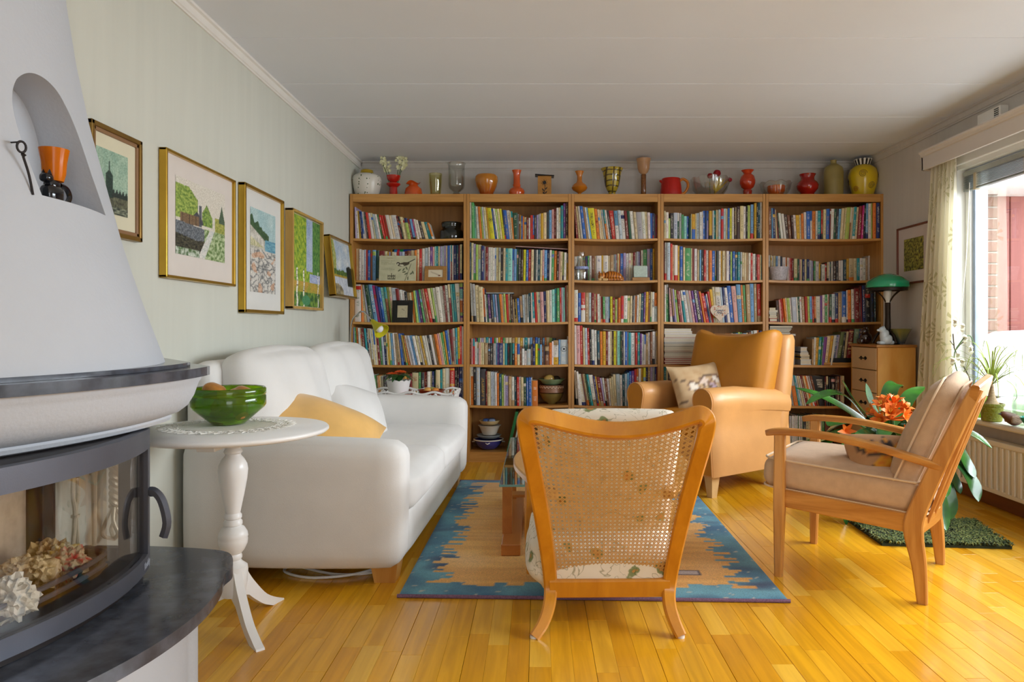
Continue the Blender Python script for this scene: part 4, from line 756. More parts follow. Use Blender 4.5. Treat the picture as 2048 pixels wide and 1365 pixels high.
# hearth: stone slab on a white coved base
def O2(d): return outline(-.813-d, 1.65, .77, 1.15+d, 1.97-d*.4, 1.0+d, 2.24-d, .3)
def O2s(d):
    p = O2(d)[:-3]; e = (XL+.21, 2.19-d); c = p[-1]; q = (c[0]+.012, c[1]+.09-d*.1); r = (c[0]-.09, 2.165-d)
    a = [Vector((*v, 0)) for v in (p[-2], c, (lerp(c[0], q[0], .2)-.01, c[1]+.07), (c[0]-.07, 2.125-d), (c[0]-.17, 2.165-d), e, (XL, 2.2-d))]
    return p[:-2]+[(v.x, v.y) for v in smooth_path(a, 6)]
WM(fp).prism(O2s(0), 'z', .300, .331).o('hearth_slab', granite, fp, smooth=30)
WM(fp).loft([[(x, y, z) for x, y in O2s(d)] for d, z in ((.03, .2995), (.035, .29), (.05, .27), (.085, .25), (.095, .245), (.095, .0))], closed=False).o('hearth_base', plaster, fp, smooth=40)
# log grate and crumpled newspaper
gr = thing('fire_grate', 'grey iron fire grate inside the stove', 'grate', (-1.2, 1.6, .372))
def grate_loop(z, r):
    pts = [(-1.30, 1.32, z), (-1.17, 1.34, z), (-1.13, 1.5, z), (-1.115, 1.65, z), (-1.12, 1.78, z), (-1.135, 1.835, z), (-1.17, 1.855, z), (-1.30, 1.85, z)]
    return smooth_path(pts, 5)
for z in (.425, .40): WM(gr).tube(grate_loop(z, 0), .0065, 8).o('rail', iron, gr)
for k in range(7):
    y = 1.36+k*.075; WM(gr).tube([(-1.31, y, .392), (-1.14, y, .392), (-1.125, y, .425)], .005, 6).o('bar', iron_dark, gr)
for y in (1.4, 1.8): WM(gr).box(-1.30, -1.15, y, y+.012, .3722, .39).o('foot', iron_dark, gr, smooth=0)
paperm = vcol('crumpled_paper', .85)
pc = [('c9b28a', 'a8854e'), ('d9d5c8', '9aa0a0'), ('cdb88e', '8d7444'), ('c7b490', 'c83028'), ('d8cfae', 'caa838'), ('b89a66', '8a6a3a')]
for i, (px, py, Y, r, lab) in enumerate([(38, 1150, 1.66, .05, 'crumpled brown paper ball in front of the dark stove post'), (18, 1205, 1.52, .055, 'crumpled newspaper ball with pale grey print on the grate'), (80, 1165, 1.68, .048, 'folded tan paper scrap in the middle of the grate'),
        (138, 1150, 1.74, .046, 'crumpled paper with red print at the grate end'), (128, 1118, 1.79, .045, 'crumpled paper with yellow print topmost on the grate'), (95, 1122, 1.80, .05, 'curled brown paper strip behind the other papers')]):
    c = P(px, py, Y); c.z = max(c.z-.02, .425); r *= .92; bm = bmesh.new(); bmesh.ops.create_icosphere(bm, subdivisions=4, radius=1); m = M(); a, b2 = (S(q) for q in pc[i]); vs = []
    for w in bm.verts:
        q = w.co*4.2+Vector((i*9, 0, 0)); f = 1+.42*abs(mnoise.noise(q*.45))*1.2-.38*abs(mnoise.noise(q*1.0))-.3*abs(mnoise.noise(q*2.1+Vector((3, 1, 0))))-.22*abs(mnoise.noise(q*4+Vector((7, 1, 0))))
        f = round(f*7)/7*.55+f*.45; vs.append((w.co*r*f, mix(a, b2, (mnoise.noise(q*.9)-.08)*6)))
    bm.verts.index_update(); fs = [tuple(v.index for v in f.verts) for f in bm.faces]; bm.free()
    for p, cc in vs: m.col = cc; m.add([p], [])
    m.f = fs; m.mi = [0]*len(fs); o = m.o('paper_ball', paperm, smooth=0); o.location = c; tag(o, lab, 'paper', 'papers laid in the stove')
# fire tools on the wall behind the stove
cream_metal = mat('cream_metal', 'd8ccb4', .4, metal=.3, var=.05)
ra = thing('tool_rack', 'cream wall rack with curled hooks beside the stove', 'rack', (XL, 2.28, .66))
WM(ra).box(XL, XL+.012, 2.0, 2.56, .655, .675, .003).o('rail', cream_metal, ra, smooth=0)
for y in (2.06, 2.14, 2.25, 2.5): WM(ra).tube(smooth_path([(XL+.012, y, .665), (XL+.03, y, .655), (XL+.04, y+.005, .632), (XL+.052, y+.012, .622), (XL+.066, y+.02, .632), (XL+.072, y+.026, .65)], 4), .006, 8).o('hook', cream_metal, ra)
TX = XL+.06
tg = thing('fire_tongs', 'cream fire tongs hanging behind the stove glass', 'tool', (TX, 2.06, .34))
for s in (-1, 1): WM(tg).tube(smooth_path([(TX, 2.06+s*.004, .62), (TX, 2.06+s*.012, .53), (TX, 2.06+s*.003, .48), (TX, 2.06+s*.005, .43), (TX, 2.06+s*.016, .335)], 5), .006, 8).o('arm', cream_metal, tg)
for z in (.46, .57, .58): WM(tg).lathe([(0, -.004), (.012, -.004), (.012, .004), (0, .004)], 12, (TX, 2.06, z)).o('collar', cream_metal, tg)
pk = thing('fire_poker', 'cream ring-topped poker hanging between tongs and twisted shovel', 'tool', (TX, 2.145, .34))
ring = [(TX, 2.15+.028*sin(a), .603+.028*cos(a)) for a in [2*pi*i/20 for i in range(21)]]
WM(pk).tube(ring, .006, 8).o('ring', cream_metal, pk); WM(pk).tube([(TX, 2.147, .575), (TX, 2.147, .33)], [.009, .006], 8).o('shaft', cream_metal, pk); WM(pk).lathe([(0, -.006), (.013, -.006), (.013, .006), (0, .006)], 12, (TX, 2.147, .57)).o('collar', cream_metal, pk)
sh = thing('fire_shovel', 'cream tool with a twisted handle and open cage end behind glass', 'tool', (TX, 2.25, .34))
for ph in (0, pi): WM(sh).tube([(TX+.007*cos(ph+t*26), 2.25+.009*sin(ph+t*26), .61-.17*t) for t in [i/40 for i in range(41)]], .0095, 8).o('twisted_rod', cream_metal, sh)
for ph in range(4):
    a = ph*pi/2+.5; WM(sh).tube(smooth_path([(TX, 2.25, .445), (TX+.02*cos(a), 2.25+.025*sin(a), .40), (TX+.026*cos(a+.6), 2.25+.045*sin(a+.6), .36), (TX, 2.25, .335)], 5), .006, 8).o('cage_bar', cream_metal, sh)
WM(sh).tube([(TX, 2.25, .66), (TX, 2.25, .61)], .006, 8).o('eye', cream_metal, sh)

# niche: cat candle holder with orange cup, wrought iron hanger with mirror
N0 = Vector((-1.264, 1.822, 1.3355))
ct = thing('candle_holder', 'black glazed cat candle holder with orange glass cup in niche', 'candle holder', N0)
gb_ = mat('black_glaze', '121318', .12, var=0, coat=.5)
m = M(); m.rbox((0, 0, .026), (.02, .03, .026), .018, 5); m.rbox((0, .0, .05), (.016, .02, .02), .015, 5); m.rbox((0, -.02, .066), (.014, .014, .012), .01, 5)
for s in (-1, 1): m.lathe([(.006, 0), (.003, .008), (0, .014)], 8, (s*.008, -.02, .075))
m.rbox((.006, -.045, .008), (.008, .022, .007), .006, 4); m.rbox((-.008, -.042, .008), (.008, .02, .007), .006, 4)
m.o('cat_body', gb_, ct)
M().tube(smooth_path([(0, .03, .012), (0, .055, .012), (0, .068, .032), (0, .055, .052), (0, .03, .056)], 5), .007, 8).o('tail', gb_, ct)
og = mat('orange_glass', 'f08410', .15, trans=.35, var=.1, ior=1.3)
M().lathe([(0, 0), (.022, 0), (.027, .02), (.029, .05), (.035, .084), (.032, .084), (.026, .05), (.022, .012), (0, .008)], 24, (0, .008, .062)).o('glass_cup', og, ct)
hk = thing('wall_hanger', 'black wrought iron hanger with loop on the hood beside the niche', 'hanger', P(66, 390, 1.66))
hl = Vector(hk.location); M().tube(smooth_path([p-hl for p in (P(66, 390, 1.66), P(58, 350, 1.655), P(48, 318, 1.645), P(43, 303, 1.64))], 5), .0028, 8).o('stem', iron_dark, hk)
c = P(43, 294, 1.638)-hl; M().tube([c+Vector((.008*sin(a)*.6, .008*sin(a), .013*cos(a))) for a in [2*pi*i/16 for i in range(17)]], .0028, 6).o('loop', iron_dark, hk)
M().tube([c+Vector((.0, .0, .012)), c+Vector((-.09, .02, .012))], .002, 6).o('nail', iron_dark, hk)
M().lathe([(0, -.006), (.006, 0), (0, .006)], 10, c+Vector((.002, .004, -.018))).o('knot', iron_dark, hk)

# ------------------------------------------------------------ pictures
canvas = vcol('painted_canvas', .65)
def picture(label, ya, yb, z0, z1, fw, prof, fn, mat_w, nx, ny, depth=.03, tilt=0, matcol='d9d2c6', offs=(0, 0), right=False, inner=None, group='framed pictures on the picture wall'):
    """ya near, yb far edge; prof face colour; mat_w mount widths (left, right, bottom, top)"""
    yc = (ya+yb)/2; w = yb-ya; h = z1-z0
    t = thing('picture', label, 'picture', (XL if not right else XR, yc, z0), radians(90 if not right else -90), group)
    R = Matrix.Translation((0, 0, h)) @ Matrix.Rotation(tilt, 4, 'X') @ Matrix.Translation((0, 0, -h))
    for nm, (a, b2, c, d) in (('frame_side', (-w/2, -w/2+fw, 0, h)), ('frame_side', (w/2-fw, w/2, 0, h)), ('frame_rail', (-w/2, w/2, 0, fw)), ('frame_rail', (-w/2, w/2, h-fw, h))):
        m = M(); m.T = R; m.box(a, b2, -depth, -.002, c, d, .003).o(nm, prof, t, smooth=0)
    if inner:
        for (a, b2, c, d) in ((-w/2+fw, -w/2+fw*1.8, fw, h-fw), (w/2-fw*1.8, w/2-fw, fw, h-fw), (-w/2+fw, w/2-fw, fw, fw*1.8), (-w/2+fw, w/2-fw, h-fw*1.8, h-fw)):
            m = M(); m.T = R; m.box(a, b2, -depth*.8, -.004, c, d, .002).o('inner_slip', inner, t, smooth=0)
    m = M(); m.T = R; m.box(-w/2+fw*.6, w/2-fw*.6, -depth*.55, -.004, fw*.6, h-fw*.6).o('mount', mat('mount_'+matcol, matcol, .8, var=.02), t, smooth=0)
    l, r, bt, tp = mat_w; iw = w-l-r; ih = h-bt-tp
    painted('print', fn, iw, ih, nx, ny, canvas, t, R @ Matrix.Translation((-w/2+l+iw/2, -depth*.55-.0015, bt+ih/2)), .6)
    return t
def hsh(u, v, k=0): return mnoise.noise(Vector((u, v, k)))
def p_tower(u, v):
    c = mix(S('7fa08c'), S('a8c0a8'), .5+fbm(u, v, 5))
    if v < .34: c = mix(S('6d6e54'), S('3a3a2c'), .5+fbm(u, v, 18)*1.6)
    if v < .12: c = mix(S('8a9078'), S('1f2a24'), .5+fbm(u*1, v*5, 8)*2)
    tw = .10 if v < .62 else .10*max(0, (.70-v)/.08) if v < .70 else .018
    if .25 < v < .95 and abs(u-.42) < tw*(1 if v < .7 else max(.15, (.95-v)/.25)): c = mix(S('2d463a'), S('1a2a22'), .5+fbm(u, v, 30)*2)
    for k in range(5):
        a = .55+k*.1
        if .28 < v < .42-abs(u-a)*1.6: c = S('24302a')
    return c
def p_canal(u, v):
    c = S('d6cfc0')
    tree = fbm(u, v, 14)*.5
    if u < .42 and v > .47 and v < .92-.5*max(0, u-.24)*1.5-.1*abs(tree): c = mix(S('5e7f2e'), S('a7b85a'), .5+fbm(u, v, 30)*2.2)
    if .5 < u < .72 and .45 < v < .76-abs(u-.6)*1.4: c = mix(S('4f7030'), S('93ab50'), .5+fbm(u, v, 30)*2)
    if u > .78 and .4 < v < .62: c = mix(S('7f8c3a'), S('b3ad5a'), .5+fbm(u, v, 26)*2)
    if .86 < u < 1 and .55 < v < .82-abs(u-.93)*3.4: c = S('4d5f48')
    if .44 < u < .5 and .42 < v < .72: c = S('5b5f66')
    if .3 < u < .52 and .45 < v < .62-abs(u-.4)*.9: c = S('4a4a50')
    if .08 < u < .44 and .42 < v < .56: c = mix(S('8b6f50'), S('3a2d22'), 1 if (u*40) % 1 < .35 else 0)
    wall = .40-.13*max(0, .35-abs(u-.4))
    if u < .66 and wall-.16 < v < .44-.06*u: c = mix(S('4d5258'), S('787e82'), .5+fbm(u, v, 40)*2.4)
    if u < .7 and v <= wall-.13: c = mix(S('54513c'), S('1c1a14'), .5+fbm(u, v*2.5, 22)*2.2)
    if u > .55 and v < .42: c = mix(S('5c7a3c'), S('b9c79a'), .5+fbm(u, v, 22)*2.2)
    if abs(u-(.5+.55*(v-.02))) < .05+.05*(.4-v) and v < .42: c = mix(S('ded8d0'), S('b8c0b8'), .5+fbm(u, v, 20))
    if v < .1 and u < .45: c = mix(S('4a6a34'), S('c9d0c0'), .5+fbm(u, v, 20)*2)
    return c
def p_rocks(u, v):
    c = mix(S('8fb4b8'), S('c2d4d0'), .5+fbm(u, v, 4)-.3*(1-v))
    ridge = .80-.26*u
    if v < ridge+.04*fbm(u, 0, 20) : c = mix(S('d8d2c6'), S('a8a496'), .5+fbm(u, v, 10)*1.6)
    if v < ridge+.1+.07*hsh(u*9, 1)*(1 if u < .7 else .3) and v > ridge-.01 and u < .72: c = mix(S('2c4a30'), S('48643c'), .5+fbm(u, v, 25)*2)
    if u > .55+.3*abs(v-.58) and .45 < v < .66: c = mix(S('4f87a0'), S('7fb0bc'), .5+fbm(u, v*4, 9)*2)
    if .55 < v < .66-.2*u and u < .7: c = mix(S('a8a878'), S('d8cfae'), .5+fbm(u, v, 18)*2)
    if v < .52:
        q = abs(hsh(u*6, v*16, 3))+.5*abs(hsh(u*13, v*34, 7)); c = mix(S('3d464c'), S('cfcac0'), q*2.6)
        if hsh(u*4, v*10, 9) > .32: c = mix(c, S('d09a70'), .6)
    return c
def p_birch(u, v):
    c = mix(S('8fa6c8'), S('c0ccd8'), .5+fbm(u, v, 5)) if .5 < u < .75 and v > .4 else mix(S('5f8c2c'), S('b4c23e'), .5+fbm(u, v, 22)*1.8)
    if u > .72 and v > .38: c = mix(S('2f6a34'), S('6f9c4a'), .5+fbm(u, v, 26)*1.8)
    if .28 < v < .38 and u > .62: c = mix(S('7f90c0'), S('c8d0e0'), .5+fbm(u, v*5, 8))
    if v < .28: c = mix(S('9c9a34'), S('c89a48'), .5+fbm(u, v, 9)*1.6)
    if v < .16: c = mix(S('2c5a30'), S('7a9c3c'), .5+fbm(u, v, 16)*2)
    for a, w in ((.2, .022), (.42, .018), (.93, .014)):
        if abs(u-a-.01*sin(v*30)) < w and v < .42: c = mix(S('e6e2d4'), S('5c5a50'), .9 if hsh(a*9, v*60) > .3 else 0)
    if (u-.5)**2+((v-.07)*2.4)**2 < .02: c = S('4a8a5c')
    return c
def p_lake(u, v):
    c = mix(S('9fb8d0'), S('e0e4e2'), .5+fbm(u, v, 4)*1.4)
    if u < .3-.2*abs(v-.7) and v > .35: c = mix(S('8c9c3c'), S('c2c080'), .5+fbm(u, v, 22)*2)
    if .36 < v < .46+.04*hsh(u*8, 2): c = mix(S('2f4a28'), S('6f8c34'), .5+fbm(u, v, 20)*2)
    if .32 < v <= .37: c = mix(S('c9a83c'), S('8a8030'), .5+fbm(u, v*3, 12)*2)
    if v <= .32: c = mix(S('b4bccb'), S('dfe3e8'), .5+fbm(u*3, v, 5))
    if u > .74 and .18 < v < .58-.3*abs(u-.88): c = S('14201a')
    if u < .5 and v < .2-(u-.22)**2*1.4: c = mix(S('6f6650'), S('b0a27c'), .5+fbm(u, v, 14)*2)
    return c
def p_garden(u, v): return mix(mix(S('5c5a24'), S('b0a848'), .5+fbm(u, v, 12)*2.2), S('3a2a22'), .5+fbm(u+3, v, 16)*3-.4)
def yz(px, py, X=XL+.03): Y = X*FPX/(px-VX); return Y, CZ-(py-VY)*Y/FPX
bg_ = mat('brown_gilt', '8a6a30', .35, metal=.6, var=.1)
picture('gilt framed green print of a church tower, partly behind the fireplace hood', 2.192, 2.475, 1.316, 1.672, .016, bg_, p_tower, (.03, .075, .075, .075), 56, 70, .025, inner=mat('brown_slip', '8c6a4a', .4, var=.05), matcol='d6d0b4')
picture('large gilt framed print of a canal with stone wall and green trees', 2.62, 3.225, 1.203, 1.692, .012, gold, p_canal, (.09, .09, .10, .085), 128, 100, .032, 0, 'd8cfc6')
picture('tall gilt framed print of a rocky shore under a blue sky', 3.315, 3.83, 1.086, 1.706, .017, gold, p_rocks, (.095, .095, .105, .10), 84, 130, .036, 0, 'd9d8d2')
picture('unglazed tall painting of birch trees in a pale wooden frame', 3.93, 4.49, 1.122, 1.688, .015, wood('pale_frame', 'b08a44', 'c8a258', (1, 1, .2), 14, .4), p_birch, (.016, .016, .018, .018), 96, 120, .05, 0)
picture('small lake painting in gilt frame tilting off the wall by the bookcase', 4.62, 5.16, 1.218, 1.628, .014, gold, p_lake, (.016, .016, .018, .018), 60, 48, .05, radians(-6))
picture('small brown and green print on the window wall beside the curtain', 4.60, 5.03, 1.318, 1.722, .014, wood('red_brown_frame', '5c2a1a', '7c3c26', (1, 1, .2), 12, .35), p_garden, (.09, .09, .09, .09), 40, 40, .022, 0, 'cfc2bc', right=True, group='')
# ------------------------------------------------------------ pedestal table, doily, bowl
tb = thing('pedestal_table', 'round white pedestal table with turned post beside the fireplace', 'table', (-1.035, 2.38, 0))
wlac = mat('white_lacquer', 'f0efec', .28, var=.01)
M().lathe([(0, .651), (.285, .651), (.305, .655), (.313, .662), (.313, .668), (.308, .673), (0, .673)], 72).o('tabletop', wlac, tb, smooth=50)
M().box(-.03, .03, -.2, .2, .626, .651, .004).o('batten', wlac, tb, smooth=0)
pr = [(.05, .650), (.052, .635), (.045, .622), (.028, .612), (.024, .604), (.029, .598), (.030, .592), (.025, .586), (.026, .58), (.036, .568), (.045, .55), (.048, .532), (.045, .50), (.036, .45), (.028, .41), (.023, .385), (.028, .378), (.028, .368), (.024, .364), (.030, .356), (.030, .346), (.025, .342), (.036, .335), (.046, .318), (.048, .305), (.046, .3), (.0475, .295), (.046, .28), (.036, .258), (.026, .247), (.029, .24), (.029, .232), (.025, .226), (.030, .218), (.046, .205), (.048, .19), (.046, .15), (.040, .118), (.036, .105), (0, .105)]
M().lathe([(0, .65)]+pr, 40).o('post', wlac, tb, smooth=40)
def tleg(ang):
    o2 = [(.02, .20), (.036, .205), (.052, .165), (.085, .115), (.135, .055), (.19, .018), (.215, .006), (.215, 0), (.165, 0), (.125, .022), (.085, .055), (.055, .085), (.02, .1)]
    up = smooth_path([Vector((a, b2, 0)) for a, b2 in o2[1:7]], 4); dn = smooth_path([Vector((a, b2, 0)) for a, b2 in o2[8:12]], 4)
    pts = [(q.x*1.15, q.y) for q in [Vector((.02, .2, 0))]+up+[Vector((.217, 0, 0))]+dn+[Vector((.02, .1, 0))]]
    m = M(); m.T = Matrix.Rotation(ang, 4, 'Z'); m.prism(pts, 'y', -.0135, .0135); m.o('leg', wlac, tb, smooth=30)
for a in (-48, 72, 192): tleg(radians(a))
lace = mat('white_lace', 'eeeae0', .8, var=.05, scale=80)
dl = thing('doily', 'white crocheted lace doily on the round pedestal table', 'doily', (-1.07, 2.42, .6735))
m = M(); vs = []; nA = 96
for i in range(nA):
    a = 2*pi*i/nA; r0 = .135+.008*sin(a*4); vs.append((r0*cos(a)*1.15, r0*sin(a), .0012))
m.add([(0, 0, .0012)]+vs, [(0, 1+i, 1+(i+1) % nA) for i in range(nA)]); m.o('cloth_centre', lace, dl, smooth=0)
m = M()
for k in range(34):
    a = 2*pi*k/34; c = (.158*cos(a)*1.15, .158*sin(a))
    for rr in (.021, .011): m.tube([(c[0]+rr*cos(q), c[1]+rr*sin(q), .002+.0015*sin(3*q)) for q in [2*pi*j/9 for j in range(10)]], .0014, 4, caps=False)
    m.tube([(.136*cos(a)*1.15, .136*sin(a), .002), (.19*cos(a)*1.15, .19*sin(a), .002)], .0014, 4)
    b2 = a+pi/34; m.tube([(.172*cos(a)*1.15, .172*sin(a), .0022), (.196*cos(b2)*1.15, .196*sin(b2), .003), (.172*cos(a+2*pi/34)*1.15, .172*sin(a+2*pi/34), .0022)], .0016, 4)
stuff(m.o('crochet_edge', lace, dl, smooth=0))
gg = mat('green_glass', '86b81a', .08, trans=.85, var=.08, ior=1.42, coat=.3)
bw_ = thing('glass_bowl', 'large green glass bowl on the doily holding brown eggs of stone', 'bowl', (-1.088, 2.465, .6775))
M().lathe([(0, 0), (.052, 0), (.058, .006), (.113, .056), (.119, .066), (.119, .096), (.116, .1), (.119, .105), (.119, .122), (.115, .127), (.109, .124), (.108, .1), (.108, .066), (.06, .022), (0, .016)], 56, sx=1.05, sy=1.05).o('bowl', gg, bw_, smooth=50)
st = mat('amber_stone', 'b87a32', .3, var=.25, scale=30, coat=.3)
for i, (x, y, z, r, lab) in enumerate([(-.055, .01, .112, .034, 'amber stone egg nearest the fireplace in the green bowl'), (.05, .02, .098, .034, 'tan stone egg at the sofa side of the green bowl'), (.005, -.03, .078, .036, 'dark amber stone deep in the middle of the green bowl'), (0, .06, .085, .034, 'brown stone egg at the back of the green bowl'), (-.02, -.02, .043, .03, 'small brown stone at the bottom of the green bowl'), (.055, -.03, .052, .03, 'brown stone low in the green bowl beside the glass')]):
    o = M().rbox((0, 0, 0), (r*1.15, r, r*.8), r*.78, 6).o('stone_egg', st, smooth=180); o.location = (-1.088+x, 2.465+y, .6775+z); o.rotation_euler = (.3*i, .4, i); tag(o, lab, 'stone', 'stones in the green bowl')

# ------------------------------------------------------------ sofa
SA = -radians(2.0)
so_ = thing('sofa', 'off-white fabric two-seat sofa with wooden block feet along picture wall', 'sofa', (-1.40, 2.72, 0), SA)
cl = mat('sofa_cloth', 'e1dfdb', .9, var=.04, scale=5, bump=.22, bscale=420, sheen=.15)
SLn, SD, AW = 1.90, .885, .17
def armfn(q):
    # front edge leans back a little towards the foot, top slopes down to the front
    t = (q.z+.25)/.5; f = (q.x+.44)/.88
    q.z += -.012*f*max(0, t); q.x += -.012*(1-t)*f; return q
def sleeve(y, nm): return M().rbox((.4425, y, .325), (.4425, AW/2, .25), .062, 12, (.004, .006, .012), armfn).o(nm, cl, so_, smooth=180)
sleeve(AW/2, 'arm'); sleeve(SLn-AW/2, 'arm')
M().rbox((.065, SLn/2, .485), (.062, SLn/2-.025, .395), .055, 12, (.0, 0, .0)).o('back', cl, so_, smooth=180)
M().rbox((.46, SLn/2, .17), (.40, SLn/2-AW-.002, .095), .02, 8).o('base', cl, so_, smooth=180)
sw_ = (SLn-2*AW)/2
for k in range(2):
    M().rbox((.545, AW+sw_*(k+.5), .33), (.345, sw_/2-.003, .075), .05, 12, (.012, 0, .03)).o('seat_cushion', cl, so_, smooth=180)
    m = M(); m.T = Matrix.Translation((.205, AW*.55+(SLn-AW*1.1)/2*(k+.5), .655)) @ Matrix.Rotation(radians(-11), 4, 'Y')
    m.rbox((0, 0, 0), (.085, (SLn-AW*1.1)/4-.006, .26), .08, 12, (.05, 0, .012), lambda q: Vector((q.x+.008*sin(q.y*21+q.z*6), q.y, q.z+.01*cos(q.y*5)))); m.o('back_cushion', cl, so_, smooth=180)
lw_ = wood('pale_beech', 'b97a30', 'd09a50', (1, 1, .2), 14, .4)
for x, y in ((.79, .13), (.79, SLn-.13), (.1, .13), (.1, SLn-.13)):
    M().loft([[(x+s*u, y+s2*u, z) for s, s2 in ((-1, -1), (1, -1), (1, 1), (-1, 1))] for z, u in ((0, .042), (.078, .054))]).o('foot', lw_, so_, smooth=0)
def cushion_at(name, label, cat, loc, w, h, t, rx, ry, rz, m_, group=None, piping=None):
    o = M().pillow(w, h, t, 16).o(name, m_, smooth=180); o.location = loc
    o.rotation_euler = (Matrix.Rotation(rz, 3, 'Z') @ Matrix.Rotation(rx, 3, 'X') @ Matrix.Rotation(ry, 3, 'Y')).to_euler(); tag(o, label, cat, group); return o
cushion_at('cushion', 'white cushion leaning on the sofa back between the two seats', 'cushion', (-.985, 3.86, .51), .46, .40, .18, radians(-24), radians(16), radians(74), cl)
ylw = mat('apricot_satin', 'e6b566', .5, var=.1, scale=8, bump=.3, bscale=22, sheen=.3)
cushion_at('cushion', 'apricot satin cushion on the sofa seat behind the pedestal table', 'cushion', (-1.06, 3.0, .50), .62, .48, .3, radians(-58), radians(3), radians(14), ylw)
bpy.data.objects['cushion.001'].rotation_euler = (Matrix.Rotation(radians(8), 3, 'Z') @ Matrix.Rotation(radians(17), 3, 'Y') @ Matrix.Rotation(radians(-64), 3, 'X')).to_euler(); bpy.data.objects['cushion.001'].location = (-1.01, 3.06, .53)
cb_ = M().tube(smooth_path([(-1.0, 2.95, .006), (-.82, 2.86, .006), (-.66, 2.89, .006), (-.62, 3.0, .006), (-.75, 3.08, .008), (-.98, 3.02, .012), (-1.05, 2.9, .008), (-.9, 2.82, .006), (-.7, 2.88, .012), (-.66, 3.1, .006), (-.7, 3.6, .006), (-1.0, 4.0, .006)], 8), .0055, 8).o('cable', white_paint); tag(cb_, 'white cable coiled on the floor under the sofa', 'cable')

# reading lamp behind the sofa, tray table at the far arm
rl = thing('floor_lamp', 'chrome gooseneck reading lamp with yellow-green shade by the bookcase', 'lamp', (-1.32, 5.02, 0))
chrome = mat('chrome', 'c8c8c4', .15, metal=1, var=0)
def rel(t, *a): return [Vector(p)-Vector(t.location) for p in a]
neck = smooth_path(rel(rl, (-1.32, 5.02, .02), (-1.335, 5.0, .7), (-1.325, 4.98, 1.03), P(716, 628, 4.95), P(727, 624, 4.94), P(738, 634, 4.9), P(745, 641, 4.88)), 6)
M().tube(neck, .006, 8).o('neck', chrome, rl); M().lathe([(0, 0), (.1, 0), (.105, .008), (.02, .02), (0, .022)], 32).o('base', chrome, rl)
lamp_y = mat('lime_enamel', 'c9bf22', .35, var=.02); d_ = (P(771, 671, 4.80)-P(745, 643, 4.88)).normalized(); R_ = d_.to_track_quat('Z', 'Y').to_matrix().to_4x4()
m = M(); m.T = Matrix.Translation(P(744, 642, 4.88)-Vector(rl.location)) @ R_
m.lathe([(0, 0), (.014, 0), (.017, .01), (.02, .03), (.03, .06), (.05, .11), (.056, .125), (.053, .125), (.047, .11), (.027, .06), (0, .04)], 32); shade = m.o('shade', lamp_y, rl, smooth=50)
m = M(); m.T = Matrix.Translation(P(744, 642, 4.88)-Vector(rl.location)) @ R_; m.rbox((0, 0, .088), (.028, .028, .034), .028, 6); m.o('bulb', mat('frosted_bulb', 'f0eef4', .3, var=0), shade, smooth=180)
tt = thing('tray_table', 'white openwork tray table behind the far sofa arm', 'table', (-.92, 4.93, 0))
tz = .505
M().box(-.32, .34, -.16, .16, tz, tz+.012, .003).o('tray_floor', wlac, tt, smooth=0)
def open_rim(m, a, b2, n):
    a = Vector(a); b2 = Vector(b2); ln = (b2-a).length; d = (b2-a).normalized(); out = d.cross(Vector((0, 0, 1)))
    for k in range(n):
        c = a+d*(k+.5)*ln/n
        q = ln/n/2; pts = [c-d*q, c-d*q*.6+Vector((0, 0, .02)), c-d*q*.15+Vector((0, 0, .05)), c+d*q*.3+Vector((0, 0, .03)), c+d*q]
        m.tube([p+out*(.3*p.z-.3*tz) for p in smooth_path(pts, 3)], .006, 6)
        m.tube([p+out*(.3*p.z-.3*tz) for p in smooth_path([c+d*q*.2, c+d*q*.9+Vector((0, 0, .02)), c+d*q*1.0+Vector((0, 0, .045))], 3)], .005, 6)
    top = [a+Vector((0, 0, .055+.008*sin(8*pi*t)))+d*ln*t+out*.016 for t in [i/40 for i in range(41)]]; m.tube(top, .008, 6)
    m.tube([a+Vector((0, 0, .008)), b2+Vector((0, 0, .008))], .009, 6)
m = M(); open_rim(m, (-.32, -.16, tz+.006), (.34, -.16, tz+.006), 9); open_rim(m, (.34, -.16, tz+.006), (.34, .16, tz+.006), 4); open_rim(m, (.34, .16, tz+.006), (-.32, .16, tz+.006), 9); open_rim(m, (-.32, .16, tz+.006), (-.32, -.16, tz+.006), 4)
m.o('openwork_rim', wlac, tt, smooth=40)
for x in (-.28, .3):
    for y in (-.12, .12): M().tube([(x, y, 0), (x, y, tz)], .013, 8).o('leg', wlac, tt)
pt = thing('flower_pot', 'white scalloped metal pot with orange gerbera on the tray table', 'flower pot', (P(797, 790, 4.93).x, 4.93, tz+.0125))
m = M(); m.lathe([(0, 0), (.062, 0), (.075, .08), (.085, .12), (.082, .12), (.072, .08), (.058, .006), (0, .006)], 48, wob=lambda a, r, z, j: (r, z+(.010*abs(sin(a*7)) if z > .1 else 0))); m.o('pot', wlac, pt, smooth=40)
leafg = mat('leaf_green', '2f5a28', .45, var=.25, scale=20)
for k in range(9):
    a = k*.7+.3; M().ribbon(smooth_path([(0, 0, .1), (.05*cos(a), .05*sin(a), .16), (.115*cos(a), .1*sin(a), .135+.03*sin(k*2))], 3), [.004, .02, .035, .045, .04, .02, .002], fold=.1).o('leaf', leafg, pt)
M().lathe([(0, .09), (.07, .09), (.05, .105), (0, .11)], 20).o('soil', mat('soil', '3a2a20', .9), pt)
gf = mat('orange_petal', 'e65a14', .5, var=.15, scale=30)
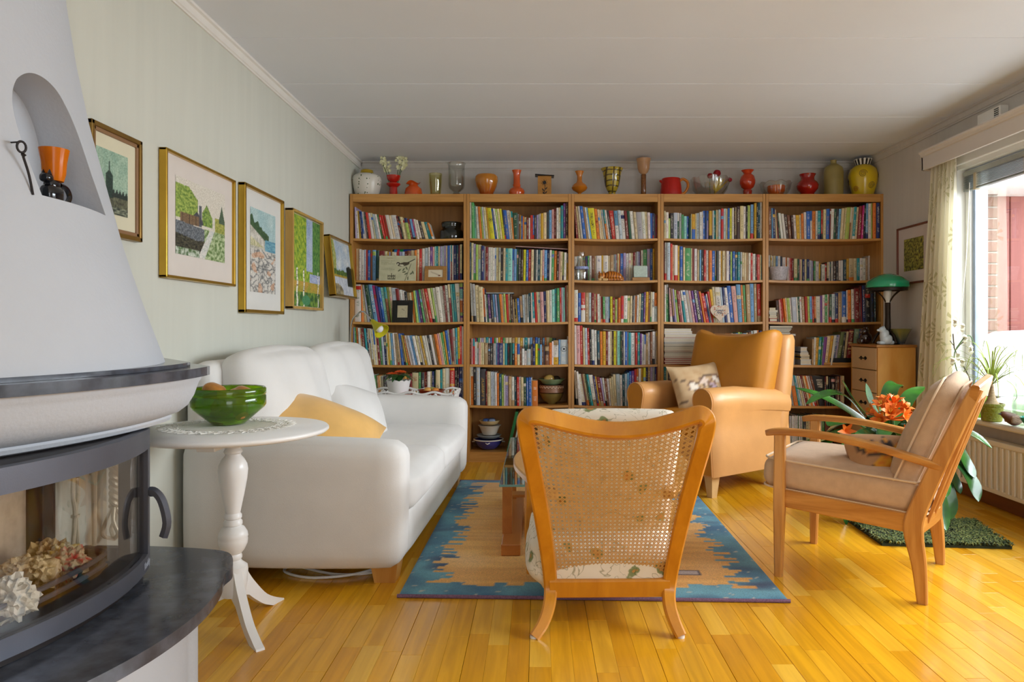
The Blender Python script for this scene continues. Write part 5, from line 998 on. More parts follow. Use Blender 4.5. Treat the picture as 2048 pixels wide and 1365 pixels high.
for x, y, z in ((-.04, -.03, .175), (.02, -.035, .19), (.005, .03, .18)):
    m = M()
    for ring_, nn in ((.042, 18), (.028, 14)):
        for k in range(nn):
            a = 2*pi*k/nn+ring_*9; m.ribbon([(x, y, z), (x+ring_*.5*cos(a), y+ring_*.5*sin(a)*.8, z+.006), (x+ring_*cos(a), y+ring_*sin(a)*.8, z-.002)], [.004, .011, .002], fold=.05)
    m.lathe([(0, .006), (.009, .004), (0, .012)], 10, (x, y, z)); m.o('flower', gf, pt)
m = M().lathe([(0, 0), (.085, 0), (.093, .03), (.09, .03), (.083, .004), (0, .004)], 24, sx=1.1, sy=.7); o = m.o('dish', mat('orange_dish', 'd8602c', .35, var=.1), smooth=40); o.location = (P(824, 790, 4.84).x+.012, 4.845, tz+.0125); tag(o, 'low orange oval dish in front of the scalloped flower pot', 'dish')
bb = thing('fruit_bowl', 'red-brown glazed bowl with fruit on the tray table', 'bowl', (P(863, 790, 4.9).x, 4.9, tz+.0125))
M().lathe([(0, 0), (.06, 0), (.072, .02), (.09, .055), (.098, .06), (.094, .062), (.085, .055), (.065, .018), (0, .01)], 40).o('bowl', mat('red_glaze', '8a3418', .2, var=.15, coat=.4), bb, smooth=50)
for i, (x, y, z, c, lab) in enumerate([(-.025, -.02, .056, 'd8a050', 'pale yellow fruit in the red-brown bowl'), (.03, -.015, .052, 'd88a3c', 'orange fruit in the red-brown bowl'), (0, .03, .054, '9a9a4c', 'olive green fruit at the back of the red-brown bowl'), (.005, -.005, .03, 'c06a2c', 'dark orange fruit at the bottom of the red-brown bowl')]):
    o = M().rbox((0, 0, 0), (.026, .026, .024), .022, 5).o('fruit', mat('fruit_'+c, c, .5, var=.15), smooth=180); o.location = Vector(bb.location)+Vector((x, y, z)); tag(o, lab, 'fruit', 'fruit in the bowl')

# ------------------------------------------------------------ rug
rgm, nt, b = newmat('rug_wool')
at = N(nt, 'ShaderNodeAttribute'); at.attribute_name = 'Col'; tc = N(nt, 'ShaderNodeTexCoord')
nz = N(nt, 'ShaderNodeTexNoise'); setin(nz, 'Scale', 260); setin(nz, 'Detail', 2); L(nt, tc.outputs['Object'], nz.inputs[0])
mr = N(nt, 'ShaderNodeMapRange'); L(nt, nz.outputs[0], mr.inputs[0]); mr.inputs[1].default_value = .3; mr.inputs[2].default_value = .7; mr.inputs[3].default_value = .72; mr.inputs[4].default_value = 1.2
vm = N(nt, 'ShaderNodeVectorMath', operation='SCALE'); L(nt, at.outputs['Color'], vm.inputs[0]); L(nt, mr.outputs[0], vm.inputs['Scale']); L(nt, vm.outputs[0], b.inputs['Base Color'])
b.inputs['Roughness'].default_value = .95; b.inputs['Sheen Weight'].default_value = .2
bp = N(nt, 'ShaderNodeBump'); setin(bp, 'Strength', .5); setin(bp, 'Distance', .004); L(nt, nz.outputs[0], bp.inputs['Height']); L(nt, bp.outputs[0], b.inputs['Normal'])
rug = thing('rug', 'orange wool rug with jagged blue border under the coffee table', 'rug', (0, 0, 0))
cA, cB, cC, cD = Vector((-.521, 2.628, 0)), Vector((.925, 2.578, 0)), Vector((.965, 4.55, 0)), Vector((-.505, 4.60, 0))
nx, ny = 150, 200; rr = random.Random(5); RH = .013
edgeL = [rr.uniform(.0, .11) for _ in range(90)]; edgeR = [rr.uniform(.0, .11) for _ in range(90)]; edgeB = [rr.choice([.085, .09, .095, .12, .13]) for _ in range(26)]; edgeT = [rr.choice([.06, .065, .07, .1]) for _ in range(26)]
def rugcol(u, v):
    x = u*1.45; y = v*1.98; n1 = fbm(x, y, 5)
    iy = int(v*89+.6*hsh(x*3, y*10)); ix = int(u*25+.3*hsh(x*9, y*9))
    eL = edgeL[max(0, min(89, iy))]+.075; eR = edgeR[max(0, min(89, iy))]+.07
    blue = mix(mix(S('24688f'), S('64a8bc'), .5+n1*1.6), S('1d3f68'), hsh(x*4, y*9, 5)*2.2-.5)
    org = mix(mix(S('f2b85c'), S('e2a048'), .5+hsh(x*2.5, y*26, 2)*1.2), S('f0c488'), fbm(x, y, 3, 2)*1.5)
    if .72 < u < .82 and .12 < v < .155: return S('4c3c44') if abs(v-.137) > .012 or abs(u-.77) > .042 else S('b8a8a4')
    if .28 < u < .36 and .92 < v < .945: return S('6a3a3a')
    inside = x > eL*(1 if u < .5 else 0) and 1.45-x > eR*(1 if u > .5 else 0) and y > edgeB[max(0, min(25, ix))]+.01 and 1.98-y > edgeT[max(0, min(25, ix))]+.01
    if inside: return org
    sp = hsh(x*34, y*40, 8)
    return mix(blue, S('c8c4b4'), .85) if sp > .52 else blue
m = M(); vs = []
for j in range(ny+1):
    for i in range(nx+1):
        u = i/nx; v = j/ny; p = cA.lerp(cB, u).lerp(cD.lerp(cC, u), v); ed = min(u*1.45, (1-u)*1.45, v*1.98, (1-v)*1.98)
        m.col = rugcol(u, v); m.add([(p.x, p.y, RH-.004*max(0, 1-ed/.012)+.0006*hsh(p.x*150, p.y*150))], [])
W = nx+1; m.f = [(j*W+i, j*W+i+1, (j+1)*W+i+1, (j+1)*W+i) for j in range(ny) for i in range(nx)]
ringi = [i for i in range(W)]+[j*W+nx for j in range(1, ny+1)]+[ny*W+i for i in range(nx-1, -1, -1)]+[j*W for j in range(ny-1, 0, -1)]
base = len(m.v); m.col = S('2a4a66')
m.add([(m.v[i].x, m.v[i].y, .0004) for i in ringi], []); nr = len(ringi)
m.f += [(ringi[k], base+k, base+(k+1) % nr, ringi[(k+1) % nr]) for k in range(nr)]; m.mi = [0]*len(m.f); m.o('pile', rgm, rug, smooth=60)
bind = mat('purple_binding', '7a5a72', .9, var=.3, scale=220, stretch=(1, .1, 1), bump=.5, bscale=400)
for nm, a, c in (('binding', cA, cB), ('binding', cD, cC)): M().tube([a+Vector((-.006, 0, .007)), a.lerp(c, .5)+Vector((0, 0, .007)), c+Vector((.006, 0, .007))], .0068, 8).o(nm, bind, rug)

# ------------------------------------------------------------ coffee table
ctb = thing('coffee_table', 'low glass-topped coffee table on brown beam base, behind cane chair', 'coffee table', (.2, 3.6, RH+.0006))
cg = glass('table_glass', (.8, .93, .93), 2.6); edge_g = mat('glass_edge', '7fb8b4', .15, var=0, trans=.4)
gt = M().box(-.362, .40, -.62, .66, .322, .332, .002).o('glass_top', cg, ctb, smooth=0)
for a in ((-.3635, -.3622, -.62, .66), (.4002, .4015, -.62, .66), (-.362, .40, -.6215, -.6202), (-.362, .40, .6602, .6615)): M().box(*a, .3225, .3315).o('glass_edge', edge_g, gt, smooth=0)
rw = wood('red_beech', 'b0662a', 'c47c38', (1, .1, 1), 12, .3, .3)
for x in (-.36, .32): M().box(x, x+.085, -.535, .44, .0, .05, .004).o('floor_beam', rw, ctb, smooth=0)
for x in (-.34, .34):
    for y in (-.35, .3): M().loft([[(x-.0+s*.022, y+s2*.022, z) for s, s2 in ((-1, -1), (1, -1), (1, 1), (-1, 1))] for z in (.05, .3215)]).o('upright', rw, ctb, smooth=0)
M().box(-.16, .2, -.3, .2, .16, .175, .004).box(-.34, .36, -.08, .0, .145, .16, .003).o('lower_shelf', rw, ctb, smooth=0)
# ------------------------------------------------------------ cane-back chair, seen from behind
cc = thing('cane_armchair', 'honey beech armchair with caned back and floral cushion, seen from behind', 'armchair', (.23, 2.5, 0))
def cp(px, py, Y): return P(px, py, Y)-Vector(cc.location)
def backY(z): return 2.40-.62*max(0, z-.16)*1.0 if z > .16 else 2.40-(.16-z)*.72
def bz(px, py):
    """point on the leaning plane of the chair back"""
    Y = 2.3
    for _ in range(12): z = CZ-(py-VY)*Y/FPX; Y = backY(z)
    return P(px, py, Y)-Vector(cc.location)
loop = [(1068, 1276), (1086, 1248), (1098, 1212), (1101, 1172), (1095, 1110), (1083, 1030), (1068, 950), (1056, 890), (1051, 856), (1052, 840), (1061, 832), (1078, 833), (1120, 845), (1176, 859), (1232, 865), (1292, 861), (1348, 847), (1390, 832), (1404, 831), (1412, 840), (1412, 856), (1405, 890), (1388, 950), (1366, 1030), (1348, 1110), (1338, 1172), (1339, 1212), (1350, 1248), (1362, 1274)]
pw = smooth_path([bz(*p) for p in loop], 4); n = len(pw); xm = .23-Vector(cc.location).x
for p in pw:
    if p.z > .62: p.y += .03*max(0, 1-((p.x-.012)/.24)**2)
wd_ = [lerp(.036, .05, min(1, min(i, n-1-i)/18)) for i in range(n)]
M().bar(pw, wd_, .032, (0, -1, .45)).o('back_frame', honey, cc, smooth=40)
for px, py in ((1068, 1276), (1362, 1274)):
    q = bz(px, py); M().lathe([(0, -.004), (.013, -.004), (.013, .004), (0, .004)], 12, (q.x, q.y+.004, .004)).o('felt_pad', white_paint, cc)
M().bar([bz(1099, 1176), bz(1338, 1174)], .03, .066, (0, -.2, 1)).o('bottom_rail', honey, cc, smooth=40)
# cane panel: six-way woven strands on a shallow curve
cane = mat('cane', 'd6aa66', .55, var=.12, scale=40)
B = [bz(1110, 1160), bz(1328, 1158), bz(1398, 838), bz(1064, 842)]
def cpt(u, v):
    vt = v*(1-.10*(1-(2*u-1)**2)*v)
    p = B[0].lerp(B[1], u).lerp(B[3].lerp(B[2], u), vt); p.y += .030*(1-(2*u-1)**2)*min(1, .35+v); return p
Wd, Hd = .46, .60; pit = .0158
def strand(m, a, b2, w, off, n=10):
    vs = []
    d = Vector((b2[0]-a[0], b2[1]-a[1])).normalized(); nrm = Vector((-d.y, d.x))*w/2
    for i in range(n+1):
        t = i/n; s_, q = lerp(a[0], b2[0], t), lerp(a[1], b2[1], t)
        for sg in (-1, 1): p = cpt((s_+nrm.x*sg)/Wd, (q+nrm.y*sg)/Hd); vs.append((p.x, p.y+off, p.z))
    m.add(vs, [(2*i, 2*i+1, 2*i+3, 2*i+2) for i in range(n)])
m = M(); k = 0
nxs, nzs = int(Wd/pit), int(Hd/pit)
for i in range(nxs+1):
    for dx in (-.0021, .0021): strand(m, (i*pit+dx, 0), (i*pit+dx, Hd), .0022, 0, 8)
for i in range(nzs+1):
    for dx in (-.0021, .0021): strand(m, (0, i*pit+dx), (Wd, i*pit+dx), .0022, -.0008, 12)
for sg in (1, -1):
    for c in range(-nzs-1, nxs+nzs+2):
        c0 = c*pit+pit/2; pts = []
        for q in (0.0, Hd):
            pts.append((c0+sg*q, q))
        (xa, za), (xb, zb) = pts
        def clip(x): return (x-c0)/sg
        if xa < 0: xa, za = 0, clip(0)
        if xa > Wd: xa, za = Wd, clip(Wd)
        if xb < 0: xb, zb = 0, clip(0)
        if xb > Wd: xb, zb = Wd, clip(Wd)
        if zb-za > .004 and -1e-6 <= za and zb <= Hd+1e-6: strand(m, (xa, za), (xb, zb), .0026, -.0016-.0006*(sg > 0), 10)
stuff(m.o('cane_weave', cane, cc, smooth=0))
for s in (-1, 1):   # arms: flat curved paddles, front legs
    x0 = -.178 if s < 0 else .20; z = .50
    pp = smooth_path([(x0*1.0-.0*s, -.20, .465), (x0+s*.055, -.06, .478), (x0+s*.10, .12, .492), (x0+s*.095, .30, .50), (x0+s*.06, .42, .50)], 6); n = len(pp)
    M().bar(pp, [lerp(.035, .085, min(1, i/(n*.6))) if i < n-3 else .075 for i in range(n)], .026, (0, 0, 1)).o('arm', honey if 0 else wood('pale_arm_beech', 'c08848', 'd8a868', (1, .2, 1), 12, .3, .4), cc, smooth=40)
    M().bar(smooth_path([(x0+s*.075, .36, 0), (x0+s*.085, .37, .2), (x0+s*.08, .36, .487)], 4), .04, .045, (0, 1, 0)).o('front_leg', honey, cc, smooth=40)
    M().bar([(x0+s*.02, -.09, .2), (x0+s*.06, .36, .27)], .03, .06, (0, 0, 1)).o('side_rail', honey, cc, smooth=40)
flo, nt, b = newmat('floral_cotton')
tc = N(nt, 'ShaderNodeTexCoord'); vo = N(nt, 'ShaderNodeTexVoronoi'); setin(vo, 'Scale', 11); L(nt, tc.outputs['Object'], vo.inputs[0])
nz = N(nt, 'ShaderNodeTexNoise'); setin(nz, 'Scale', 28); setin(nz, 'Detail', 3); L(nt, tc.outputs['Object'], nz.inputs[0])
ad = N(nt, 'ShaderNodeMath', operation='MULTIPLY_ADD'); L(nt, nz.outputs[0], ad.inputs[0]); ad.inputs[1].default_value = .55; L(nt, vo.outputs['Distance'], ad.inputs[2])
rp = N(nt, 'ShaderNodeValToRGB'); L(nt, ad.outputs[0], rp.inputs[0]); e = rp.color_ramp.elements
for pos, c in ((.0, 'c07830'), (.40, 'c98a48'), (.44, '7d8a5a'), (.50, '8f9a70'), (.54, 'ece4d2'), (1, 'f0e9da')):
    q = e.new(pos) if pos not in (0, 1) else (e[0] if pos == 0 else e[len(e)-1]); q.color = (*S(c), 1)
n2 = N(nt, 'ShaderNodeTexNoise'); setin(n2, 'Scale', 9); L(nt, tc.outputs['Object'], n2.inputs[0]); n2.inputs['Distortion'].default_value = 2
r2 = N(nt, 'ShaderNodeValToRGB'); L(nt, n2.outputs[0], r2.inputs[0]); r2.color_ramp.elements[0].position = .485; r2.color_ramp.elements[0].color = (1, 1, 1, 1); r2.color_ramp.elements[1].position = .515; r2.color_ramp.elements[1].color = (1, 1, 1, 1); q = r2.color_ramp.elements.new(.5); q.color = (.45, .45, .35, 1)
mm = N(nt, 'ShaderNodeMix', data_type='RGBA', blend_type='MULTIPLY'); mm.inputs[0].default_value = 1; L(nt, rp.outputs[0], mm.inputs[6]); L(nt, r2.outputs[0], mm.inputs[7]); L(nt, mm.outputs[2], b.inputs['Base Color']); b.inputs['Roughness'].default_value = .9
sc_ = M().rbox((.0, .17, .2), (.252, .30, .105), .085, 12, (.02, .0, .03), lambda q: Vector((q.x+.006*sin(q.z*60), q.y, q.z))).o('seat_cushion', flo, cc, smooth=180)
m = M(); m.T = Matrix.Translation((0.005, -.125, .46)) @ Matrix.Rotation(radians(30), 4, 'X')
m.rbox((0, .045, -.02), (.235, .05, .315), .05, 12, (0, .03, .01)); m.o('back_cushion', flo, cc, smooth=180)

# ------------------------------------------------------------ oak easy chair on the window side
oc = thing('oak_armchair', 'golden oak armchair with slatted back and beige linen cushions', 'armchair', (1.36, 2.93, 0), atan2(-.434, -.315)+pi/2 - 0)
# local axes: x to the far side, y backwards
fx = Vector((.588, .809, 0)).normalized(); by = Vector((.831, -.556, 0)).normalized()
oc.rotation_euler = (0, 0, 0)
def lw(x, y, z): return fx*x+by*y+Vector((0, 0, z))
OW = .268
def obar(pts, w, t, nm, up=None, m_=oak): return M().bar([lw(*p) for p in pts], w, t, up if up is not None else fx).o(nm, m_, oc, smooth=40)
bk_path = [(-.0, .255, 0), (0, .244, .14), (0, .226, .255), (0, .236, .33), (0, .30, .5), (0, .365, .66), (0, .425, .80)]
for s in (-1, 1):
    x = s*OW
    obar([(x, q[1], q[2]) for q in [Vector(v) for v in smooth_path(bk_path, 4)]], [lerp(.034, .066, min(1, i/8)) if i < 10 else lerp(.066, .04, (i-10)/15) for i in range(25)], .030, 'rear_leg')
    obar([(x, -.262, 0), (x, -.258, .30), (x, -.256, .578)], [.03, .046, .042], [.03, .036, .036], 'front_leg')
    pa = smooth_path([(x, -.31, .582), (x, -.24, .592), (x, -.08, .588), (x, .10, .562), (x, .25, .525), (x, .318, .505)], 5); n = len(pa)
    obar(pa, [.022, .024]+[.026]*(n-2), [.038]+[.05]*(n-8)+[lerp(.05, .03, i/6) for i in range(7)], 'arm', None, oak_x)
    obar([(x*.97, -.25, .322), (x*.97, .225, .288)], .072, .024, 'seat_rail', None, oak_x)
cr = smooth_path([(-.285, .415, .775), (-.15, .43, .79), (0, .437, .795), (.15, .43, .79), (.28, .415, .775)], 6)
M().bar([lw(*p) for p in cr], .026, .075, by*.25+Vector((0, 0, 1))).o('crest_rail', oak_x, oc, smooth=40)
M().bar([lw(-.26, -.258, .34), lw(.26, -.258, .34)], .024, .06, (0, 0, 1)).o('front_rail', oak_x, oc, smooth=40)
rrail = smooth_path([(-.26, .245, .28), (0, .275, .285), (.26, .245, .28)], 6); M().bar([lw(*p) for p in rrail], .024, .055, (0, 0, 1)).o('rear_rail', oak_x, oc, smooth=40)
for k in range(5):
    x = -.19+k*.095; cv = 1-(x/.285)**2
    obar([(x, .25+.022*cv, .285), (x, .325+.018*cv, .5), (x, .42+.014*cv, .765)], .014, .034, 'back_slat')
lin = mat('beige_linen', 'c6a584', .9, var=.07, scale=30, bump=.25, bscale=380, sheen=.15)
m = M(); A4 = Matrix(((fx.x, by.x, 0, 0), (fx.y, by.y, 0, 0), (0, 0, 1, 0), (0, 0, 0, 1)))
m.T = A4 @ Matrix.Translation((0, -.03, .40)) @ Matrix.Rotation(radians(-4), 4, 'X')
m.rbox((0, 0, 0), (.262, .30, .065), .045, 12, (0, .02, .03)); sc2 = m.o('seat_cushion', lin, oc, smooth=180)
pipe = mat('linen_piping', 'd6bc9c', .9, var=.05)
def ring_path(hx, hy, r, n=6):
    out = []
    for sx_, sy_, a0 in ((1, 1, 0), (-1, 1, 90), (-1, -1, 180), (1, -1, 270)):
        for i in range(n+1): a = radians(a0+90*i/n); out.append((sx_*(hx-r)+r*cos(a), sy_*(hy-r)+r*sin(a)))
    return out+[out[0]]
T_ = m.T
for z in (.058, -.058):
    m = M(); m.T = T_; m.tube([(x, y, z) for x, y in ring_path(.262, .30, .05)], .0045, 6, caps=False); m.o('piping', pipe, sc2)
m = M(); m.T = A4 @ Matrix.Translation((0, .283, .565)) @ Matrix.Rotation(radians(-22), 4, 'X')
def bfn(q): return Vector((q.x*(1-.10*max(0, q.z)/.25), q.y, q.z+.03*(1-(q.x/.25)**2)*(q.z > .15)))
m.rbox((0, -.035, -.005), (.245, .05, .225), .046, 12, (0, .045, .035), bfn); T_ = m.T; bc2 = m.o('back_cushion', lin, oc, smooth=180)
for y in (-.07, .0):
    m = M(); m.T = T_; m.tube([(x*(1-.10*max(0, z)/.25), y, z-.005+(.055*(1-(x/.245)**2) if z > .15 else 0)) for x, z in ring_path(.249, .228, .075)], .0045, 6, caps=False); m.o('piping', pipe, bc2)
bf = vcol('butterfly_print', .85)
def bflycol(u, v):
    x = u-.5; y = v-.5; c = mix(S('b58a5e'), S('a87a50'), .5+fbm(u, v, 8))
    r = sqrt(x*x+y*y); a = atan2(y, abs(x)); wing = .14+.30*abs(sin(a*2.2+.5))
    if r < wing: c = mix(S('d8a428'), S('c8701c'), .5+fbm(u, v, 10)*2)
    if abs(r-wing) < .022 or (r < wing and abs(sin(a*11)) < .14): c = S('3a2c28')
    if abs(x) < .02 and abs(y) < .2: c = S('2a2422')
    return c
m = M(); n = 20; W = n+1
for side in (1, -1):
    for i in range(W):
        for j in range(W):
            u = 2*i/n-1; v = 2*j/n-1; e_ = (max(0, 1-abs(u)**2.2)*max(0, 1-abs(v)**2.2))**.5
            m.col = bflycol(i/n, j/n) if side < 0 else S('b08660'); m.add([(u*.15*(1-.06*(1-v*v)*u**4), side*.065*e_, v*.125*(1-.06*(1-u*u)*v**4))], [])
m.f = [(q if sd else q[::-1]) for sd in (0, 1) for i in range(n) for j in range(n) for q in [(sd*W*W+i*W+j, sd*W*W+(i+1)*W+j, sd*W*W+(i+1)*W+j+1, sd*W*W+i*W+j+1)]]; m.mi = [0]*len(m.f)
o = m.o('cushion', bf, smooth=180); o.location = Vector(oc.location)+lw(-.08, .095, .475); o.rotation_euler = (A4.to_3x3() @ Matrix.Rotation(radians(52), 3, 'Z') @ Matrix.Rotation(radians(-38), 3, 'X') @ Matrix.Rotation(radians(4), 3, 'Y')).to_euler()
tag(o, 'small tan cushion with yellow butterfly print on the oak armchair', 'cushion')

# ------------------------------------------------------------ tan leather armchair
lc = thing('leather_armchair', 'tan leather armchair with rolled arms in front of the bookcases', 'armchair', (1.03, 4.10, 0))
ub = Vector((.82, .57, 0)).normalized(); vf = Vector((-.57, .82, 0)).normalized()
lea = mat('tan_leather', 'cf975a', .42, var=.08, scale=6, bump=.1, bscale=160, coat=.1)
lea2 = mat('mustard_leather', 'bf7c1c', .5, var=.08, scale=5, bump=.25, bscale=14, coat=.05)
A5 = Matrix(((ub.x*1.13, vf.x, 0, 0), (ub.y*1.13, vf.y, 0, 0), (0, 0, 1, 0), (0, 0, 0, 1)))   # local x backwards, y to the far side
def LM(T=None): m = M(); m.T = A5 @ T if T else A5; return m
LWd = .74
def arm_profile(s):
    """outer outline of the rolled arm in (y, z), y measured inwards"""
    return [(.0, .13), (.012, .30), (.022, .42), (.012, .50), (.0, .56), (.006, .60), (.03, .635), (.075, .652), (.12, .642), (.15, .612), (.158, .575), (.15, .53), (.14, .45), (.14, .13)]
for s in (0, 1):
    pts = [(q.x, q.y) for q in smooth_path([(*p, 0) for p in arm_profile(0)], 4)]
    secs = []
    for i, x in enumerate((-.0, .004, .1, .25, .4, .55, .66)):
        g = .006 if i == 0 else 0; dz = -.0*x+(-.035*(x/.6)**2 if x > .25 else 0)
        secs.append([(x, (LWd-(y+g*(1 if y < .08 else -1))) if s else y+g*(1 if y < .08 else -1), z+(dz if z > .5 else 0)) for y, z in pts])
    arm = LM().loft(secs).o('arm', lea, lc, smooth=60)
    fp_ = [((LWd-y if s else y), z) for y, z in pts]; fc = Vector((sum(p[0] for p in fp_)/len(fp_), .42))
    pan = [(fc.x+(y-fc.x)*.9, fc.y+(z-fc.y)*.965) for y, z in fp_]
    LM().loft([[(x, y, z) for y, z in pan] for x in (-.008, .002)]).o('arm_front_panel', lea2, arm, smooth=30)
    LM().tube([(-.006, fc.x+(y-fc.x)*.95, fc.y+(z-fc.y)*.985) for y, z in fp_], .0042, 6).o('piping', lea, arm)
LM().rbox((.33, LWd/2, .24), (.33, LWd/2-.135, .12), .03, 8).o('seat_base', lea, lc, smooth=180)
LM().rbox((.28, LWd/2, .405), (.285, LWd/2-.145, .065), .05, 10, (.01, 0, .03)).o('seat_cushion', lea2, lc, smooth=180)
bfr = []
for z, x0, x1 in ((.12, .53, .62), (.30, .55, .65), (.5, .57, .69), (.7, .60, .725), (.86, .625, .75), (.93, .635, .757), (.962, .65, .752), (.97, .68, .735)):
    y0 = .015 if z < .6 else lerp(.015, .03, (z-.6)/.35); r = .03
    sec = [(x0, y0+r, z), (x0+r, y0, z), (x1-r, y0, z), (x1, y0+r, z), (x1, LWd-y0-r, z), (x1-r, LWd-y0, z), (x0+r, LWd-y0, z), (x0, LWd-y0-r, z)]
    if z > .95: sec = [(x, lerp(LWd/2, y, .985), zz) for x, y, zz in sec]
    bfr.append(sec)
LM().loft(bfr).o('back_frame', lea, lc, smooth=60)
LM(Matrix.Translation((.565, LWd/2, .715)) @ Matrix.Rotation(radians(11), 4, 'Y')).rbox((-.02, 0, 0), (.085, LWd/2-.045, .255), .075, 14, (.035, .0, -.03), lambda q: Vector((q.x+.008*sin(q.y*16+q.z*9)*(q.x < 0), q.y*(1+.03*q.z/.25), q.z+.05*(abs(q.y)/.3)**3*(q.z > .1)))).o('back_cushion', lea2, lc, smooth=180)
blond = wood('blond_beech', 'c9a064', 'dcb880', (1, 1, .2), 12, .4)
for x, y in ((.05, .06), (.05, LWd-.06), (.56, .06), (.56, LWd-.06)):
    LM().loft([[(x+s*u, y+s2*u, z) for s, s2 in ((-1, -1), (1, -1), (1, 1), (-1, 1))] for z, u in ((0, .019), (.132, .031))]).o('foot', blond, lc, smooth=0)
sk = vcol('botanical_print', .85)
def botcol(u, v):
    c = mix(S('b89468'), S('cdb088'), .5+fbm(u, v, 6)*1.3)
    for k, (a, b2, r, q) in enumerate(((.32, .5, .10, 'e9dcc8'), (.52, .56, .10, 'dcc4b0'), (.66, .44, .10, 'b8a0a8'), (.42, .36, .08, 'cbb8a0'), (.78, .6, .09, 'e0d4c4'), (.6, .3, .08, 'a890a0'))):
        dx = u-a; dy = v-b2; d = sqrt(dx*dx+dy*dy); rr_ = r*(.7+.3*abs(sin(3*atan2(dy, dx)+k)))
        if d < rr_: c = S(q)
        if abs(d-rr_) < .012: c = S('8a6a54')
    if abs(v-.25-.6*u+.1*sin(u*9)) < .012 or abs(v-.7+.4*u) < .010: c = S('6a5440')
    return c
m = M(); n = 22; W = n+1
for side in (1, -1):
    for i in range(W):
        for j in range(W):
            u = 2*i/n-1; v = 2*j/n-1; e_ = (max(0, 1-abs(u)**2.2)*max(0, 1-abs(v)**2.2))**.5
            m.col = botcol(i/n, j/n); m.add([(u*.2*(1-.1*(1-v*v)*u**4), side*.07*e_, v*.17*(1-.1*(1-u*u)*v**4))], [])
m.f = [(q if sd else q[::-1]) for sd in (0, 1) for i in range(n) for j in range(n) for q in [(sd*W*W+i*W+j, sd*W*W+(i+1)*W+j, sd*W*W+(i+1)*W+j+1, sd*W*W+i*W+j+1)]]; m.mi = [0]*len(m.f)
o = m.o('cushion', sk, smooth=180); o.location = Vector(lc.location)+A5.to_3x3() @ Vector((.30, .42, .615)); o.rotation_euler = (Matrix.Rotation(radians(18), 3, 'Z') @ Matrix.Rotation(radians(-22), 3, 'X') @ Matrix.Rotation(radians(-5), 3, 'Y')).to_euler()
tag(o, 'small beige cushion with white botanical print on the leather armchair', 'cushion')
# ------------------------------------------------------------ vessels along the top of the bookcases
YT = 5.40; KT = YT/FPX; ZT = 2.0205
def px_lathe(name, label, cat, cx, prof, m_, part='body', n=40, wob=None, Y=YT, z0=ZT, base=395, group=None, closed=True, sm=50):
    """prof: (half width px, y px) from foot to rim; foot set on z0"""
    K = Y/FPX; t = thing(name, label, cat, ((cx-VX)*K, Y, z0), 0, group)
    pf = [(r*K, max(0, CZ-(y-VY)*K-z0)) for r, y in prof]
    if closed: pf = [(0, pf[0][1])]+pf+[(max(0, pf[-1][0]-.004), pf[-1][1]-.001)]+[(max(0, r-.005), z) for r, z in reversed(pf[1:-1]) if z > .012]+[(0, .012)]
    M().lathe(pf, n, wob=wob).o(part, m_, t, smooth=sm); return t, K
top_g = 'vessels on top of the bookcases'
org = mat('orange_cased_glass', 'd4561a', .12, var=.08, coat=.6); redg = mat('red_cased_glass', 'b81e14', .12, var=.1, coat=.6); dredg = mat('deep_red_glass', 'a3160f', .1, var=.25, scale=8, coat=.7)
amb = mat('amber_glass', 'c8761c', .12, var=.15, scale=10, coat=.6)
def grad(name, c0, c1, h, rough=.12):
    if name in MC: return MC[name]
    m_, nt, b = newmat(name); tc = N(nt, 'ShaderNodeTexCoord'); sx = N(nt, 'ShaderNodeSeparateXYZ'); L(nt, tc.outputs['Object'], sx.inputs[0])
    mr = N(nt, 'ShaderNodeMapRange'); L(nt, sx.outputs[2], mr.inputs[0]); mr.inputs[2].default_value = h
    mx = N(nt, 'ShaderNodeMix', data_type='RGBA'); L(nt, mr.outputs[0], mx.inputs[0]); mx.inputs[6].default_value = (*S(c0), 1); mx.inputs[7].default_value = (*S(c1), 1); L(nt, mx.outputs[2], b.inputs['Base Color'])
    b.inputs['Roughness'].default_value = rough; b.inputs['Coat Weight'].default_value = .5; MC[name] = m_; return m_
# ginger jar with sprigs
def sprig(name, base, marks, sc=26):
    if name in MC: return MC[name]
    m_, nt, b = newmat(name); tc = N(nt, 'ShaderNodeTexCoord'); vo = N(nt, 'ShaderNodeTexVoronoi'); setin(vo, 'Scale', sc*2.2); L(nt, tc.outputs['Object'], vo.inputs[0])
    lt = N(nt, 'ShaderNodeMath', operation='LESS_THAN'); L(nt, vo.outputs['Distance'], lt.inputs[0]); lt.inputs[1].default_value = .3
    wv = N(nt, 'ShaderNodeTexWave'); setin(wv, 'Scale', 4.2); setin(wv, 'Distortion', 5); setin(wv, 'Detail', 1); wv.wave_type = 'BANDS'; wv.bands_direction = 'X'; L(nt, tc.outputs['Object'], wv.inputs[0])
    gt = N(nt, 'ShaderNodeMath', operation='GREATER_THAN'); L(nt, wv.outputs[0], gt.inputs[0]); gt.inputs[1].default_value = .72
    ml = N(nt, 'ShaderNodeMath', operation='MULTIPLY'); L(nt, lt.outputs[0], ml.inputs[0]); L(nt, gt.outputs[0], ml.inputs[1])
    mx = N(nt, 'ShaderNodeMix', data_type='RGBA'); L(nt, ml.outputs[0], mx.inputs[0]); mx.inputs[6].default_value = (*S(base), 1); mx.inputs[7].default_value = (*S(marks), 1); L(nt, mx.outputs[2], b.inputs['Base Color']); b.inputs['Roughness'].default_value = .25; MC[name] = m_; return m_
t, K = px_lathe('ginger_jar', 'white sprigged ginger jar with gold lid on the bookcase corner', 'jar', 734, [(22, 395), (24, 388), (28, 372), (29.5, 362), (28, 355), (22, 350), (13, 349)], sprig('sprigged_white', 'dcd8cc', '4a5a34'), group=top_g)
